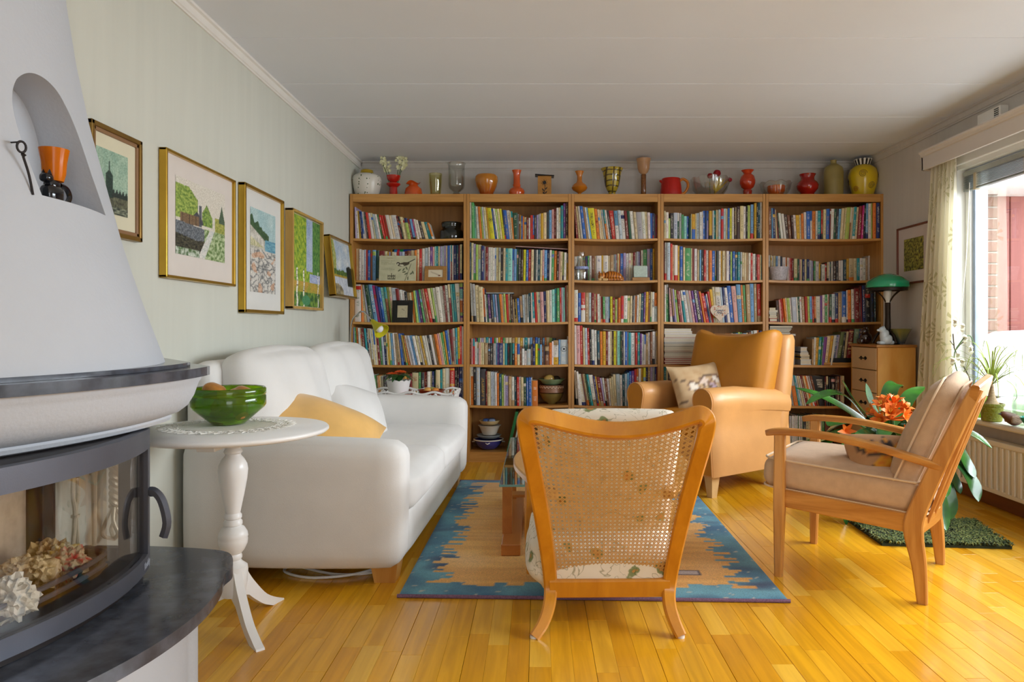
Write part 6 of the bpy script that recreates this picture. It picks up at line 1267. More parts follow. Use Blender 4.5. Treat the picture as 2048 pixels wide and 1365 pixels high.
M().lathe([(0, .176), (.046, .176), (.05, .184), (.046, .205), (.03, .212), (0, .214)], 32).o('lid', mat('gold_lid', 'b89a2c', .3, metal=.4, var=.05), t)
t, K = px_lathe('flower_vase', 'red waisted vase holding white narcissus stems', 'vase', 787, [(8, 395), (8, 388), (7.5, 375), (13.5, 370), (14, 368), (8, 365), (7, 364), (12, 360), (14, 352)], redg, group=top_g)
nar = mat('narcissus_white', 'e6e4b8', .6, var=.1, scale=60); stem = mat('stem_green', '41602c', .5, var=.1)
for i, (x, y, z) in enumerate(((-20, 325, -1), (-13, 333, 1), (13, 318, 0), (20, 324, 1), (16, 334, -1))):
    bx = (x*.35)*KT; tx, tz_ = x*KT, CZ-(y-VY)*KT-ZT
    M().tube(smooth_path([(bx, 0, .08), (lerp(bx, tx, .5), z*.01, lerp(.1, tz_, .5)), (tx, z*.02, tz_-.02)], 4), .0028, 6).o('stem', stem, t)
    m = M(); rr = random.Random(i)
    for q in range(14):
        c = Vector((tx+rr.uniform(-.03, .03), z*.02+rr.uniform(-.025, .025), tz_+rr.uniform(-.035, .035)))
        for k in range(5):
            a = 2*pi*k/5+q; d = Vector((cos(a), -.35, sin(a))).normalized(); m.ribbon([c, c+d*.008, c+d*.0145], [.003, .009, .002], (0, -1, .1), .1, .0006)
    m.o('blossom', nar, t, smooth=0)
t, K = px_lathe('ruffled_vase', 'squat orange vase with ruffled rim', 'vase', 827, [(17, 395), (18, 388), (16, 378), (10, 373), (8.5, 370), (12, 367), (15, 366)], org, group=top_g, wob=lambda a, r, z, j: (r, z+(.010*sin(3*a+.6) if z > .1 else 0)), sm=60)
yg = glass('pale_yellow_glass', (.975, .95, .68), .6, .05)
px_lathe('tumbler', 'ribbed pale yellow glass tumbler', 'glass', 871, [(10.5, 395), (10.8, 388), (11.2, 380), (11.5, 379), (11.4, 376), (11.8, 375), (11.7, 372), (12.1, 371), (12, 367), (12.4, 366), (12.6, 355), (13.2, 348)], yg, group=top_g)
smoke = glass('smoke_glass', (.955, .955, .93), .7, .06)
px_lathe('hurricane_glass', 'tall clear hurricane vase with flared rim', 'vase', 913, [(8, 395), (8, 388), (6, 385), (8, 383), (15, 377), (16.5, 370), (16.5, 335), (17, 330), (19, 327)], smoke, group=top_g)
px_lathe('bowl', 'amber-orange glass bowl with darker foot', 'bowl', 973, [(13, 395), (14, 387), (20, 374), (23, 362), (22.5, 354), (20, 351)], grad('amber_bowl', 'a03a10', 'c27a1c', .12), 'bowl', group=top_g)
px_lathe('bottle_vase', 'orange vase with long cylindrical neck and flat round foot', 'vase', 1033.5, [(14, 395), (15, 388), (16, 384), (14, 379), (9, 376), (7.5, 374), (8, 371), (6.8, 368), (6.5, 355), (7, 348), (9.5, 341)], org, group=top_g)
pb = thing('birdhouse', 'small painted wooden birdhouse with black flower and slat roof', 'birdhouse', ((1089-VX)*KT, YT, ZT))
wy = mat('ochre_painted_wood', 'b07a34', .6, var=.15, scale=30)
M().box(-.052, .052, -.035, .035, 0, .157, .002).o('box', wy, pb, smooth=0)
m = M(); m.T = Matrix.Translation((0, 0, .162)) @ Matrix.Rotation(radians(3.5), 4, 'Y'); m.box(-.073, .073, -.045, .04, -.004, .004, .001); m.o('roof', black, pb, smooth=0)
m = M(); m.lathe([(0, 0), (.013, 0), (.013, .002), (0, .002)], 16); q = m.v; m.v = [Vector((v.x, -.0355-v.z, v.y+.105)) for v in q]
for k in range(8): a = k*pi/4+.2; m.tube([(0, -.0362, .105), (.026*cos(a), -.0362, .105+.024*sin(a))], .0016, 5)
m.tube(smooth_path([(0, -.0362, .1), (.004, -.0362, .06), (-.006, -.0362, .01)], 4), .002, 5)
for x, z, w in ((-.02, .05, .025), (.022, .06, .02), (-.012, .025, .03), (.02, .03, .022)): m.ribbon([(0.001, -.0358, z-.01), (x*.6, -.037, z), (x, -.0362, z+.012)], [.003, w*.4, .002], (0, -1, 0), 0)
m.o('painted_flower', mat('black_paint', '1a1614', .5, var=0), pb, smooth=0)
px_lathe('amber_vase', 'amber glass vase with slender neck and squat belly', 'vase', 1159, [(4, 395), (3, 387), (6, 385), (13, 381), (16, 376), (14, 371), (7, 366), (5, 362), (5, 352), (9, 343)], amb, group=top_g)
net, nt, b = newmat('netted_green_glass'); tc = N(nt, 'ShaderNodeTexCoord')
w1 = N(nt, 'ShaderNodeTexWave'); setin(w1, 'Scale', 8); setin(w1, 'Distortion', 2.5); w1.bands_direction = 'Z'; L(nt, tc.outputs['Object'], w1.inputs[0]); w2 = N(nt, 'ShaderNodeTexWave'); setin(w2, 'Scale', 6); setin(w2, 'Distortion', 2); w2.bands_direction = 'X'; L(nt, tc.outputs['Object'], w2.inputs[0])
mn = N(nt, 'ShaderNodeMath', operation='MINIMUM'); L(nt, w1.outputs[0], mn.inputs[0]); L(nt, w2.outputs[0], mn.inputs[1])
rp = N(nt, 'ShaderNodeValToRGB'); L(nt, mn.outputs[0], rp.inputs[0]); rp.color_ramp.elements[0].color = (*S('3a2c14'), 1); rp.color_ramp.elements[1].color = (*S('b09a30'), 1); rp.color_ramp.elements[1].position = .22; L(nt, rp.outputs[0], b.inputs['Base Color']); b.inputs['Roughness'].default_value = .1; b.inputs['Coat Weight'].default_value = .5
px_lathe('netted_vase', 'flared olive glass vase with dark netted lines', 'vase', 1224, [(7, 395), (7, 386), (10, 381), (14, 372), (17, 355), (18.5, 345), (22.5, 338)], net, group=top_g)
t, K = px_lathe('goblet', 'peach glass goblet on a twisted amber stem', 'goblet', 1287, [(4.5, 395), (5, 394), (5, 350), (4, 349)], mat('twisted_stem', '7a4a20', .2, var=.45, scale=60, coat=.5), 'stem', group=top_g, wob=lambda a, r, z, j: (r*(1+.10*sin(4*a+z*90)), z))
K2 = KT; pf = [(4, 349), (9, 345), (11.5, 338), (13, 325), (14.5, 318)]
M().lathe([(0, CZ-(349-VY)*K2-ZT)]+[(r*K2, CZ-(y-VY)*K2-ZT) for r, y in pf]+[((r-.6)*K2, CZ-(y-VY)*K2-ZT) for r, y in pf[::-1][:-1]]+[(0, CZ-(346-VY)*K2-ZT)], 32).o('cup', mat('peach_glass', 'e6b88a', .12, trans=.5, var=.08, ior=1.3), t)
t, K = px_lathe('pitcher', 'low red pitcher with amber glass handle', 'pitcher', 1342, [(21, 395), (21.5, 386), (20, 372), (18.5, 363), (18, 358)], mat('matt_red', 'b41a10', .35, var=.06), group=top_g)
M().tube(smooth_path([(17.5*KT, 0, .125), (24*KT, 0, .14), (33*KT, 0, .115), (33*KT, 0, .07), (26*KT, 0, .03), (20*KT, 0, .025)], 5), .011, 8).o('handle', amb, t)
M().tube([(-17*KT, 0, .115), (-23*KT, 0, .128)], [.014, .006], 8).o('spout', mat('matt_red', ''), t)
clear = glass('clear_glass', (.975, .975, .96), .7, .03)
def scallop(name, label, cx, w, top_y, extra):
    t, K = px_lathe(name, label, 'bowl', cx, [(w*.28, 395), (w*.36, 390), (w*.44, 380), (w*.48, 370), (w*.5, top_y)], clear, 'bowl', 72, group=top_g, wob=lambda a, r, z, j: (r*(1+.05*abs(sin(5*a))*min(1, z/.06)), z+.012*abs(sin(5*a))*(z > .07)), sm=60); return t
t = scallop('glass_bowl', 'clear scalloped glass bowl filled with red and yellow flowers', 1420, 74, 360, 0)
rd = mat('crimson_flower', '9c1420', .7, var=.3, scale=120); yl_ = mat('yellow_petal', 'd6b840', .6, var=.15, scale=40)
for x, y, r in ((0, 352, 5.2), (14, 347, 7), (40, 360, 4)):
    m = M(); c = Vector((x*KT, 0, CZ-(y-VY)*KT-ZT)); m.rbox(c, (r*KT,)*3, r*KT*.96, 8, fn=lambda q, c=c: q*(1+.08*sin(q.x*700)*sin(q.z*700+q.y*500))); m.o('red_flower', rd, t, smooth=180)
    M().tube(smooth_path([(x*.6*KT, 0, .03), (x*.9*KT, .01, .09), tuple(c)], 4), .003, 6).o('stem', stem, t)
rr = random.Random(4)
for k in range(9):
    a = rr.uniform(10, 36); M().ribbon(smooth_path([(10*KT, rr.uniform(-.02, .02), .03), (a*.75*KT, rr.uniform(-.03, .03), .09), ((a+4)*KT, rr.uniform(-.03, .03), rr.uniform(.13, .17))], 3), [.004, .01, .013, .014, .012, .009, .002], (0, -1, .2), .1).o('yellow_petal', yl_, t)
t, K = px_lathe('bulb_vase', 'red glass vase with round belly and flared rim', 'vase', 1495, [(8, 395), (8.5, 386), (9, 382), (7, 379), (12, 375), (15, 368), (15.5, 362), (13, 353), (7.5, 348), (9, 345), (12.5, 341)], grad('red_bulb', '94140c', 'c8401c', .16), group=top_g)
t = scallop('glass_bowl', 'clear scalloped glass bowl holding a small orange bowl', 1551, 62, 369, 0)
M().lathe([(0, .012), (.05, .014), (.062, .05), (.064, .085), (.06, .085), (.055, .05), (0, .025)], 48, (.005, 0, 0), wob=lambda a, r, z, j: (r*(1+.05*sin(14*a)), z)).o('orange_liner', org, t, smooth=60)
px_lathe('round_vase', 'glossy deep red round vase with wide collar', 'vase', 1615, [(12, 395), (13, 387), (20, 379), (21.5, 372), (19, 366), (13.5, 361), (13, 355), (16, 349)], dredg, group=top_g)
px_lathe('stoneware_bottle', 'tall sand-coloured stoneware bottle with short neck', 'bottle', 1667, [(18, 395), (18.5, 386), (18.8, 345), (17, 336), (11, 331), (6, 328), (5.5, 324), (6.5, 321)], mat('sand_stoneware', '96864c', .4, var=.12, scale=9, coat=.15), group=top_g)
t, K = px_lathe('spiral_jar', 'bright yellow jar with black spirals and striped crown rim', 'jar', 1726, [(19, 395), (21, 386), (26, 368), (28, 352), (25, 340), (17, 333), (13, 331)], mat('yellow_glaze', 'd8b81c', .2, var=.06, coat=.4), group=top_g)
bk = mat('black_glaze_line', '1c1a18', .3, var=0); rdl = mat('red_glaze_line', '8c2a1c', .3, var=0)
def radj(z): return poly([(CZ-(y-VY)*KT-ZT, r*KT) for r, y in [(19, 395), (21, 386), (26, 368), (28, 352), (25, 340), (17, 333)]], z)
for a0, z0, R0, mt in ((-115, .165, .030, bk), (-75, .075, .028, bk), (-28, .16, .026, bk), (-150, .055, .022, rdl), (-205, .12, .03, bk), (60, .12, .03, bk)):
    pts = []
    for i in range(40):
        th = i*.42; r = R0*(1-i/42); zz = z0+r*sin(th); da = r*cos(th)/max(.05, radj(zz)); a = radians(a0)+da; rr_ = radj(zz)+.0006; pts.append((rr_*cos(a), rr_*sin(a), zz))
    M().tube(pts, .0016, 5).o('spiral', mt, t)
m1 = M(); m2 = M(); nst = 26
for k in range(nst):
    a, b2 = 2*pi*k/nst, 2*pi*(k+1)/nst; mm_ = m2 if k % 2 else m1
    for (ra_, rb2) in ((.048, .066),):
        z1, z2 = .237, .283+.006*(k % 2 == 0)
        mm_.add([(r*cos(q), r*sin(q), z) for r, z in ((ra_, z1), (rb2, z2), (rb2-.005, z2), (ra_-.005, z1)) for q in (a, b2)], [(0, 1, 3, 2), (2, 3, 5, 4), (4, 5, 7, 6), (0, 2, 4, 6), (1, 7, 5, 3)])
m1.o('crown_white', white_paint, t, smooth=0); m2.o('crown_black', bk, t, smooth=0)

# ------------------------------------------------------------ things standing on the shelves
YS = 5.275; KS = YS/FPX
def sx_(px): return (px-VX)*KS
def zz_(py): return CZ-(py-VY)*KS
def onshelf(px, k): return shelf_z(px, k)+.0008
def shelf_lathe(name, label, cat, cx, k, prof, m_, part='body', group=None, Y=5.36, n=40, z0=None):
    K = Y/FPX; z = onshelf(cx, k) if z0 is None else z0; yb = max(y for r, y in prof)
    t = thing(name, label, cat, ((cx-VX)*K, Y, z), 0, group); zb = CZ-(yb-VY)*K
    pf = [(r*K, CZ-(y-VY)*K-zb) for r, y in prof]
    pf = [(0, 0)]+pf+[(max(0, pf[-1][0]-.004), pf[-1][1]-.001)]+[(max(0, r-.004), zq) for r, zq in reversed(pf[1:-1]) if zq > .01]+[(0, .01)]
    M().lathe(pf, n).o(part, m_, t, smooth=50); return t
shelf_lathe('glass_jar', 'dark green glass jar alone at the end of top shelf', 'jar', 903, 0, [(22, 475), (23, 472), (23, 458), (21, 455), (19, 453), (19.5, 446), (21, 442), (20, 440)], mat('dark_green_glass', '0e1410', .06, var=0, coat=.8), Y=5.37)
def frame_thing(name, label, cat, x0, x1, y0, y1, k, fw, fm_, inner_fn=None, inner_m=None, nx=30, ny=24, depth=.014, lean=-8, Y=5.262, mw=0):
    z = onshelf((x0+x1)/2, k); h = (y1-y0)*KS; w = (x1-x0)*KS; t = thing(name, label, cat, (sx_((x0+x1)/2), Y+.006, z))
    R = Matrix.Rotation(radians(lean), 4, 'X'); m = M(); m.T = R
    if fw:
        for a in ((-w/2, -w/2+fw, 0, h), (w/2-fw, w/2, 0, h)): m = M(); m.T = R; m.box(a[0], a[1], 0, depth, a[2], a[3], .002); m.o('frame_side', fm_, t, smooth=0)
        for a in ((-w/2+fw, w/2-fw, 0, fw), (-w/2+fw, w/2-fw, h-fw, h)): m = M(); m.T = R; m.box(a[0], a[1], 0, depth, a[2], a[3], .002); m.o('frame_rail', fm_, t, smooth=0)
        m = M(); m.T = R; m.box(-w/2+fw*.8, w/2-fw*.8, depth*.4, depth*.9, fw*.8, h-fw*.8); m.o('mount', inner_m or fm_, t, smooth=0)
    else: m = M(); m.T = R; m.box(-w/2, w/2, 0, depth, 0, h, .001); m.o('board', fm_, t, smooth=0)
    if inner_fn:
        iw, ih = w-2*fw-2*mw, h-2*fw-2*mw; yy = (depth*.4-.0008) if fw else -.0006
        painted('print', inner_fn, iw, ih, nx, ny, canvas, t, R @ Matrix.Translation((0, yy, h/2)))
    return t
def birdcard(u, v):
    c = mix(S('c9c6a4'), S('b4b290'), .5+fbm(u, v, 5))
    x, y = u*1.48, v
    def el(cx, cy, a, b2, r=0):
        dx, dy = x-cx, y-cy; d2 = dx*cos(r)+dy*sin(r), -dx*sin(r)+dy*cos(r); return (d2[0]/a)**2+(d2[1]/b2)**2
    if abs(x-.10) < .02*0: pass
    for k, yy in enumerate((.80, .73, .67, .50, .45)):
        if abs(y-yy) < .010 and .07 < x < .62-.1*(k % 2) and hsh(x*40, yy*60) > -.1: c = S('8a8868')
    if el(.98, .66, .24, .075, .18) < 1: c = mix(S('5c5038'), S('2c261c'), .5+fbm(x, y, 30)*2.2)
    if el(.76, .69, .07, .055) < 1: c = S('2a241c')
    if el(.75, .67, .04, .03) < 1: c = S('d8d4b8')
    if abs((y-.74)-.5*(x-1.18)) < .022 and 1.14 < x < 1.42: c = S('3a3226')
    if el(.9, .62, .09, .03, -.1) < 1: c = S('d0ccb0')
    if abs(x-1.16-.35*(y-.35)) < .012 and y < .68: c = S('5f5a44')
    for a, b2, r in ((.98, .45, .9), (1.10, .5, 2.1), (1.0, .35, .2), (1.3, .3, .7), (1.16, .1, 1.5), (1.36, .33, 2), (1.08, .28, .5), (.82, .42, .6)):
        if el(a, b2, .075, .026, r) < 1: c = mix(S('6f7458'), S('4c5038'), .5+fbm(x, y, 20))
    if .34 < x < .66 and .05 < y < .30:
        q = abs(x-.5)
        if abs(y-.07) < .02 or abs(y-.11) < .01 or (abs(y-.2+.25*abs(q-.08)) < .02 and q < .15) or (abs(q-.15) < .014 and y < .24) or (q < .012 and y > .1) or (abs(q-.08) < .010 and y < .24): c = S('4a4432')
    return c
tcard = frame_thing('picture_card', 'cream print card of a bird and crown leaning on books', 'picture', 758, 832, 509, 560, 1, 0, mat('card_board', 'c4c2a0', .8), birdcard, None, 96, 64, .003, -7)
words('TABLEAU', .012, mat('faded_red_ink', '9a7458', .7, var=0), tcard, (-.058, .012, .172), (pi/2-radians(7), 0, 0), 'heading', .0002)
def feather(u, v):
    c = S('d8ccb0')
    if abs((v-.5)+.75*(u-.45)) < .1 and .15 < u < .75: c = mix(S('b0a084'), S('c8bca0'), .5+fbm(u, v, 12))
    if (u-.76)**2*2+(v-.22)**2*4 < .02: c = S('6a2a1c')
    return c
frame_thing('photo_frame', 'small wooden frame with feather picture on second shelf', 'frame', 849, 893, 530, 560, 1, .028, wood('light_frame_wood', '94662c', 'ae7e3c', (.2, 1, 1), 20, .4), feather, mat('card_cream', 'd8ccb0', .8), 24, 18, .016, -9)
def scribble(u, v): return S('6a5c48') if abs(v-.66+.5*(u-.55)) < .03 and .42 < u < .7 or abs(v-.3-.1*u) < .015 and hsh(u*20, 1) > 0 else mix(S('c2b898'), S('b0a686'), .5+fbm(u, v, 6))
frame_thing('photo_frame', 'small black framed picture leaning on books, third shelf', 'frame', 784, 825, 600, 645, 2, .03, black, scribble, black, 20, 24, .02, -7, mw=.009)
tub = thing('tin_tube', 'bright blue tube tin with coloured bands lying on the books', 'tin', (sx_(814), 5.40, 1.372+.225))
def ytube(m, x0, x1, r): m.tube([(x0, 0, 0), (x1, 0, 0)], r, 20)
for nm, a, b2, c in (('tube', -.048, .105, '1c48a8'), ('band', -.075, -.0485, '1d9e50'), ('band', -.096, -.0755, 'c82a48'), ('band', -.118, -.0965, '2a8ac8'), ('end', -.132, -.1185, '14181c')):
    m = M(); ytube(m, a, b2, .021); m.o(nm, mat('tin_'+c, c, .3, var=0), tub, smooth=40)
m = M(); m.tube([(-.145, 0, 0), (-.1325, 0, 0)], [.018, .021], 20); m.o('cap', mat('rainbow_cap', 'c88a28', .3, var=.6, scale=60), tub, smooth=40)
bt = shelf_lathe('carafe', 'clear glass carafe with blue band on the second shelf', 'carafe', 1163, 1, [(13, 559), (14, 556), (14.5, 545), (14, 536), (11, 528), (8.5, 522), (7, 516), (6.8, 505), (7.5, 502)], clear, Y=5.30)
M().lathe([(.0535, .083), (.0548, .085), (.0545, .1), (.0525, .104)], 32).o('blue_band', mat('blue_enamel', '8f9cc8', .4, var=.4, scale=90), bt)
kt = thing('cat_figurine', 'ginger tabby cat figurine lying asleep in front of books', 'figurine', (sx_(1222), 5.272+.045, onshelf(1222, 1)))
tabby, nt, b = newmat('tabby_glaze'); tc = N(nt, 'ShaderNodeTexCoord'); wv = N(nt, 'ShaderNodeTexWave'); setin(wv, 'Scale', 14); setin(wv, 'Distortion', 6); setin(wv, 'Detail', 2); L(nt, tc.outputs['Object'], wv.inputs[0])
rp = N(nt, 'ShaderNodeValToRGB'); L(nt, wv.outputs[0], rp.inputs[0]); rp.color_ramp.elements[0].color = (*S('7c3a0c'), 1); rp.color_ramp.elements[1].color = (*S('d8862c'), 1); L(nt, rp.outputs[0], b.inputs['Base Color']); b.inputs['Roughness'].default_value = .3
m = M(); secs = []
for x, zc, ry, rz in ((-.055, .028, .012, .015), (-.04, .034, .028, .030), (-.015, .04, .036, .038), (.02, .038, .038, .038), (.05, .036, .038, .036), (.075, .030, .034, .030), (.094, .02, .02, .018), (.10, .016, .006, .006)):
    secs.append([(x, ry*cos(2*pi*k/16), max(.001, zc+rz*sin(2*pi*k/16))) for k in range(16)])
m.loft(secs); m.rbox((-.068, -.02, .036), (.027, .026, .025), .022, 7)
for s in (-1, 1): m.lathe([(.010, 0), (.007, .010), (0, .022)], 8, (-.068+s*.017, -.016, .055))
m.o('cat_body', tabby, kt, smooth=180)
M().rbox((-.072, -.044, .026), (.014, .01, .010), .009, 5).o('muzzle', mat('cream_fur', 'd8b078', .4, var=.1), kt, smooth=180)
M().tube(smooth_path([(.09, -.005, .012), (.085, -.042, .011), (.03, -.05, .011), (-.03, -.05, .010)], 5), [.009]*8+[.008]*8, 8).o('tail', tabby, kt)
M().rbox((-.045, -.052, .010), (.022, .011, .009), .008, 5).rbox((-.085, -.05, .010), (.015, .010, .009), .008, 5).o('paw', mat('cream_fur', ''), kt, smooth=180)
gk = thing('glass_plaque', 'pale green square glass plaque on a small wooden stand', 'ornament', (sx_(1282), 5.272+.03, onshelf(1282, 1)))
M().box(-.066, .066, -.028, .028, 0, .024, .003).o('stand', wood('light_frame_wood', '', ''), gk, smooth=0)
m = M(); m.T = Matrix.Rotation(radians(-4), 4, 'X'); m.box(-.053, .053, -.009, .009, .0245, .115, .006); m.o('plaque', mat('mint_glass', 'b4c4b8', .25, var=.12, scale=90, bump=.2), gk, smooth=0)
hz = onshelf(1438, 2); ht = thing('heart_plaque', 'cream heart-shaped plaque with flowers leaning on the books', 'plaque', (sx_(1438), 5.262, hz))
hp_ = []
for i in range(48):
    a = 2*pi*i/48; hp_.append((16*sin(a)**3, 13*cos(a)-5*cos(2*a)-2*cos(3*a)-cos(4*a)))
kx = .0345*2/32*1.0; hp_ = [(x*.0043*1.0, .078+y*.0044) for x, y in hp_]
M().prism(hp_, 'y', -.004, .004).o('heart', mat('heart_board', 'd8c4b0', .7, var=.06), ht, smooth=30)
def heartcol(u, v):
    c = S('dccab8'); q = hsh(u*6, v*6, 4); r = hsh(u*11, v*11, 9)
    if q > .25: c = S('b87a60')
    if q < -.3 and v < .6: c = S('7f88a0')
    if r > .38: c = S('8a9468')
    return c
painted('flower_print', heartcol, .088, .075, 34, 28, canvas, ht, Matrix.Translation((0, -.0046, .088)))
sq = M()
for z0_, a_, b_ in ((.088, -.03, .032), (.072, -.02, .022)): sq.tube([(lerp(a_, b_, i/40), -.0052, z0_+.006*sin(i*.95)+.003*sin(i*.41)) for i in range(41)], .0011, 4)
sq.o('lettering', mat('slate_ink', '4c566c', .6, var=0), ht)
M().box(-.02, .02, -.006, .02, 0, .006, .001).box(-.02, .02, .0045, .0075, .006, .05).o('stand', clear, ht, smooth=0)
shelf_lathe('glass_dish', 'frosted cut glass bowl at the start of window-end second shelf', 'bowl', 1557.5, 1, [(14, 558.5), (15.5, 554), (18, 540), (19.5, 532)], mat('frosted_glass', 'b4aeb4', .3, var=.25, scale=90, bump=.4, bscale=150), 'bowl', Y=5.275+.012)
# bowls in the second bookcase
g5 = 'bowls stacked on the fifth shelf of the second bookcase'
z = onshelf(1103, 4); Yb = 5.40
def stack(name, label, cx, z0, prof, m_, group, part='bowl'):
    t = thing(name, label, 'bowl', ((cx-VX)*Yb/FPX, Yb, z0), 0, group); M().lathe(prof, 44).o(part, m_, t, smooth=50); return t
og_ = mat('olive_stoneware', '7a6a38', .35, var=.2, scale=14, coat=.2); gl_ = mat('green_glaze', '86a47c', .2, var=.12, coat=.5)
t = stack('stoneware_bowl', 'olive stoneware bowl at the bottom of the bowl stack', 1103, z, [(0, 0), (.03, 0), (.035, .008), (.07, .03), (.088, .07), (.094, .085), (.09, .085), (.066, .034), (0, .014)], og_, g5)
t = stack('stoneware_bowl', 'brown bowl with pale scallops, middle of the bowl stack', 1103, z+.0865, [(0, 0), (.086, .0), (.094, .005), (.09, .02), (.09, .06), (.084, .06), (.08, .012), (0, .008)], mat('brown_scallop', '8a6248', .4, var=.2, scale=30), g5)
m = M()
for k in range(22):
    a = 2*pi*k/22; m.tube([(.0915*cos(a+q*.13), .0915*sin(a+q*.13), .036+.014*cos(q*1.5)) for q in (-1, -.5, 0, .5, 1)], .003, 5)
m.o('scallop_band', mat('pale_slip', 'd0b49c', .5), t)
t = stack('green_bowl', 'green glazed dish on top of the bowl stack holding gourd', 1103, z+.1475, [(0, 0), (.06, 0), (.075, .012), (.10, .038), (.108, .044), (.104, .046), (.096, .038), (.068, .012), (0, .006)], gl_, g5, 'dish')
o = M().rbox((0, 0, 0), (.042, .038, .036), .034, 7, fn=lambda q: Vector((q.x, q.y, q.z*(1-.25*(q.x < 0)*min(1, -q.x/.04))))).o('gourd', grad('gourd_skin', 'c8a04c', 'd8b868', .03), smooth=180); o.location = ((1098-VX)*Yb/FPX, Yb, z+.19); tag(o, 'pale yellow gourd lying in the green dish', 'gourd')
o = M().rbox((0, 0, 0), (.03, .028, .028), .026, 6).o('gourd', mat('dark_gourd', '3a3020', .5, var=.3), smooth=180); o.location = ((1113-VX)*Yb/FPX, Yb+.02, z+.186); tag(o, 'dark brown gourd beside the pale yellow one in dish', 'gourd')
z = onshelf(978, 5); g6 = 'bowls stacked on the bottom shelf beside the sofa'
en = mat('blue_enamel_pot', '3c3f8e', .18, var=.06, coat=.6)
t = stack('enamel_basin', 'dark blue enamel basin with white rim, lowest in its stack', 977, z, [(0, 0), (.05, 0), (.07, .01), (.1, .045), (.108, .075), (.104, .075), (.09, .04), (.06, .012), (0, .008)], en, g6)
M().tube([(.113*cos(a), .113*sin(a), .076) for a in [2*pi*i/40 for i in range(41)]], .0045, 6, caps=False).o('rim', white_paint, t)
for a in (-90, 180, 0): M().tube(smooth_path([(.106*cos(radians(a)-.14), .106*sin(radians(a)-.14), .06), (.125*cos(radians(a)), .125*sin(radians(a)), .056), (.106*cos(radians(a)+.14), .106*sin(radians(a)+.14), .06)], 4), .004, 6).o('handle', white_paint, t)
stack('saucer_bowl', 'pale grey-blue dish lying on the blue enamel basin', 978, z+.081, [(0, 0), (.055, 0), (.08, .012), (.096, .028), (.093, .03), (.076, .016), (0, .006)], mat('grey_blue_china', 'a9b6bc', .25, var=.05), g6, 'dish')
stack('china_bowl', 'white china bowl with brown rim in the dish stack', 979, z+.112, [(0, 0), (.05, 0), (.062, .02), (.078, .06), (.09, .072), (.086, .073), (.072, .06), (.056, .02), (0, .006)], mat('white_china', 'd8d2c6', .2, var=.08), g6)
stack('cream_bowl', 'cream bowl with blue contents topmost beside the sofa', 979, z+.186, [(0, 0), (.05, 0), (.066, .012), (.08, .034), (.077, .035), (.062, .014), (0, .008)], mat('cream_china', 'd8bf8c', .25, var=.08), g6)
for i, (x, y, c) in enumerate(((-.025, 0, '3a5a94'), (.02, -.02, '8898b4'), (.015, .03, '2c3c5c'))):
    o = M().rbox((0, 0, 0), (.028, .026, .018), .017, 5).o('pebble', mat('pebble_'+c, c, .3), smooth=180); o.location = ((979-VX)*Yb/FPX+x, Yb+y, z+.186+.03); tag(o, ('blue', 'pale blue', 'dark blue')[i]+' glass pebble in the topmost cream bowl', 'pebble')
# leaning green books / folders beside the cane chair
for i, (xb, xt, c, w, lab) in enumerate(((1013, 1031, '1f6b38', .022, 'tall green folder leaning on the bottom shelf behind cane chair'), (1024, 1042, 'c8ccc0', .012, 'thin white folder leaning beside the tall green folder'), (1030, 1049, '24703c', .022, 'second dark green folder leaning behind the white folder'))):
    m = M(); zb = onshelf(1060, 5); x0 = sx_(xb); x1 = sx_(xt); h = .30
    m.add([(x+dx, 5.28+dy, zz) for zz, x in ((zb, x0), (zb+h, x1)) for dy in (0, .2) for dx in (0, w)], [(0, 2, 3, 1), (4, 5, 7, 6), (0, 1, 5, 4), (2, 6, 7, 3), (0, 4, 6, 2), (1, 3, 7, 5)])
    tag(m.o('folder', mat('folder_'+c, c, .4, var=.05), smooth=0), lab, 'folder')
# lying magazines and books
def lying(x0, x1, layers, k, case, lab, Y0=5.275, D=.21, cat='magazine', name='magazine', grp=None, zbase=None):
    """layers: (colour, thickness px, length px, words) from the bottom up"""
    z = max(onshelf(x0+6, k), onshelf(x1-6, k)) if zbase is None else zbase
    for i, (c, th, ln, w) in enumerate(layers):
        X0 = sx_(x0); X1 = sx_(x0+ln); h = th*KS; dx = random.Random(i).uniform(0, .008); o = M()
        e = h*.16
        o.cur = 0; o.box(X0+dx, X1, Y0+dx*.5, Y0+D, z, z+e); o.box(X0+dx, X1, Y0+dx*.5, Y0+D, z+h-e, z+h-.0003); o.box(X0+dx, X0+dx+.0015, Y0+dx*.5, Y0+D, z+e, z+h-e)
        o.cur = 1; o.box(X0+dx+.0015, X1-.003, Y0+dx*.5+.002, Y0+D-.003, z+e, z+h-e)
        o = o.o(name, [mat('cover_'+c, c, .4, var=.05), paper], smooth=0); tag(o, f'{w}, {lab}', cat, grp); z += h
    return z
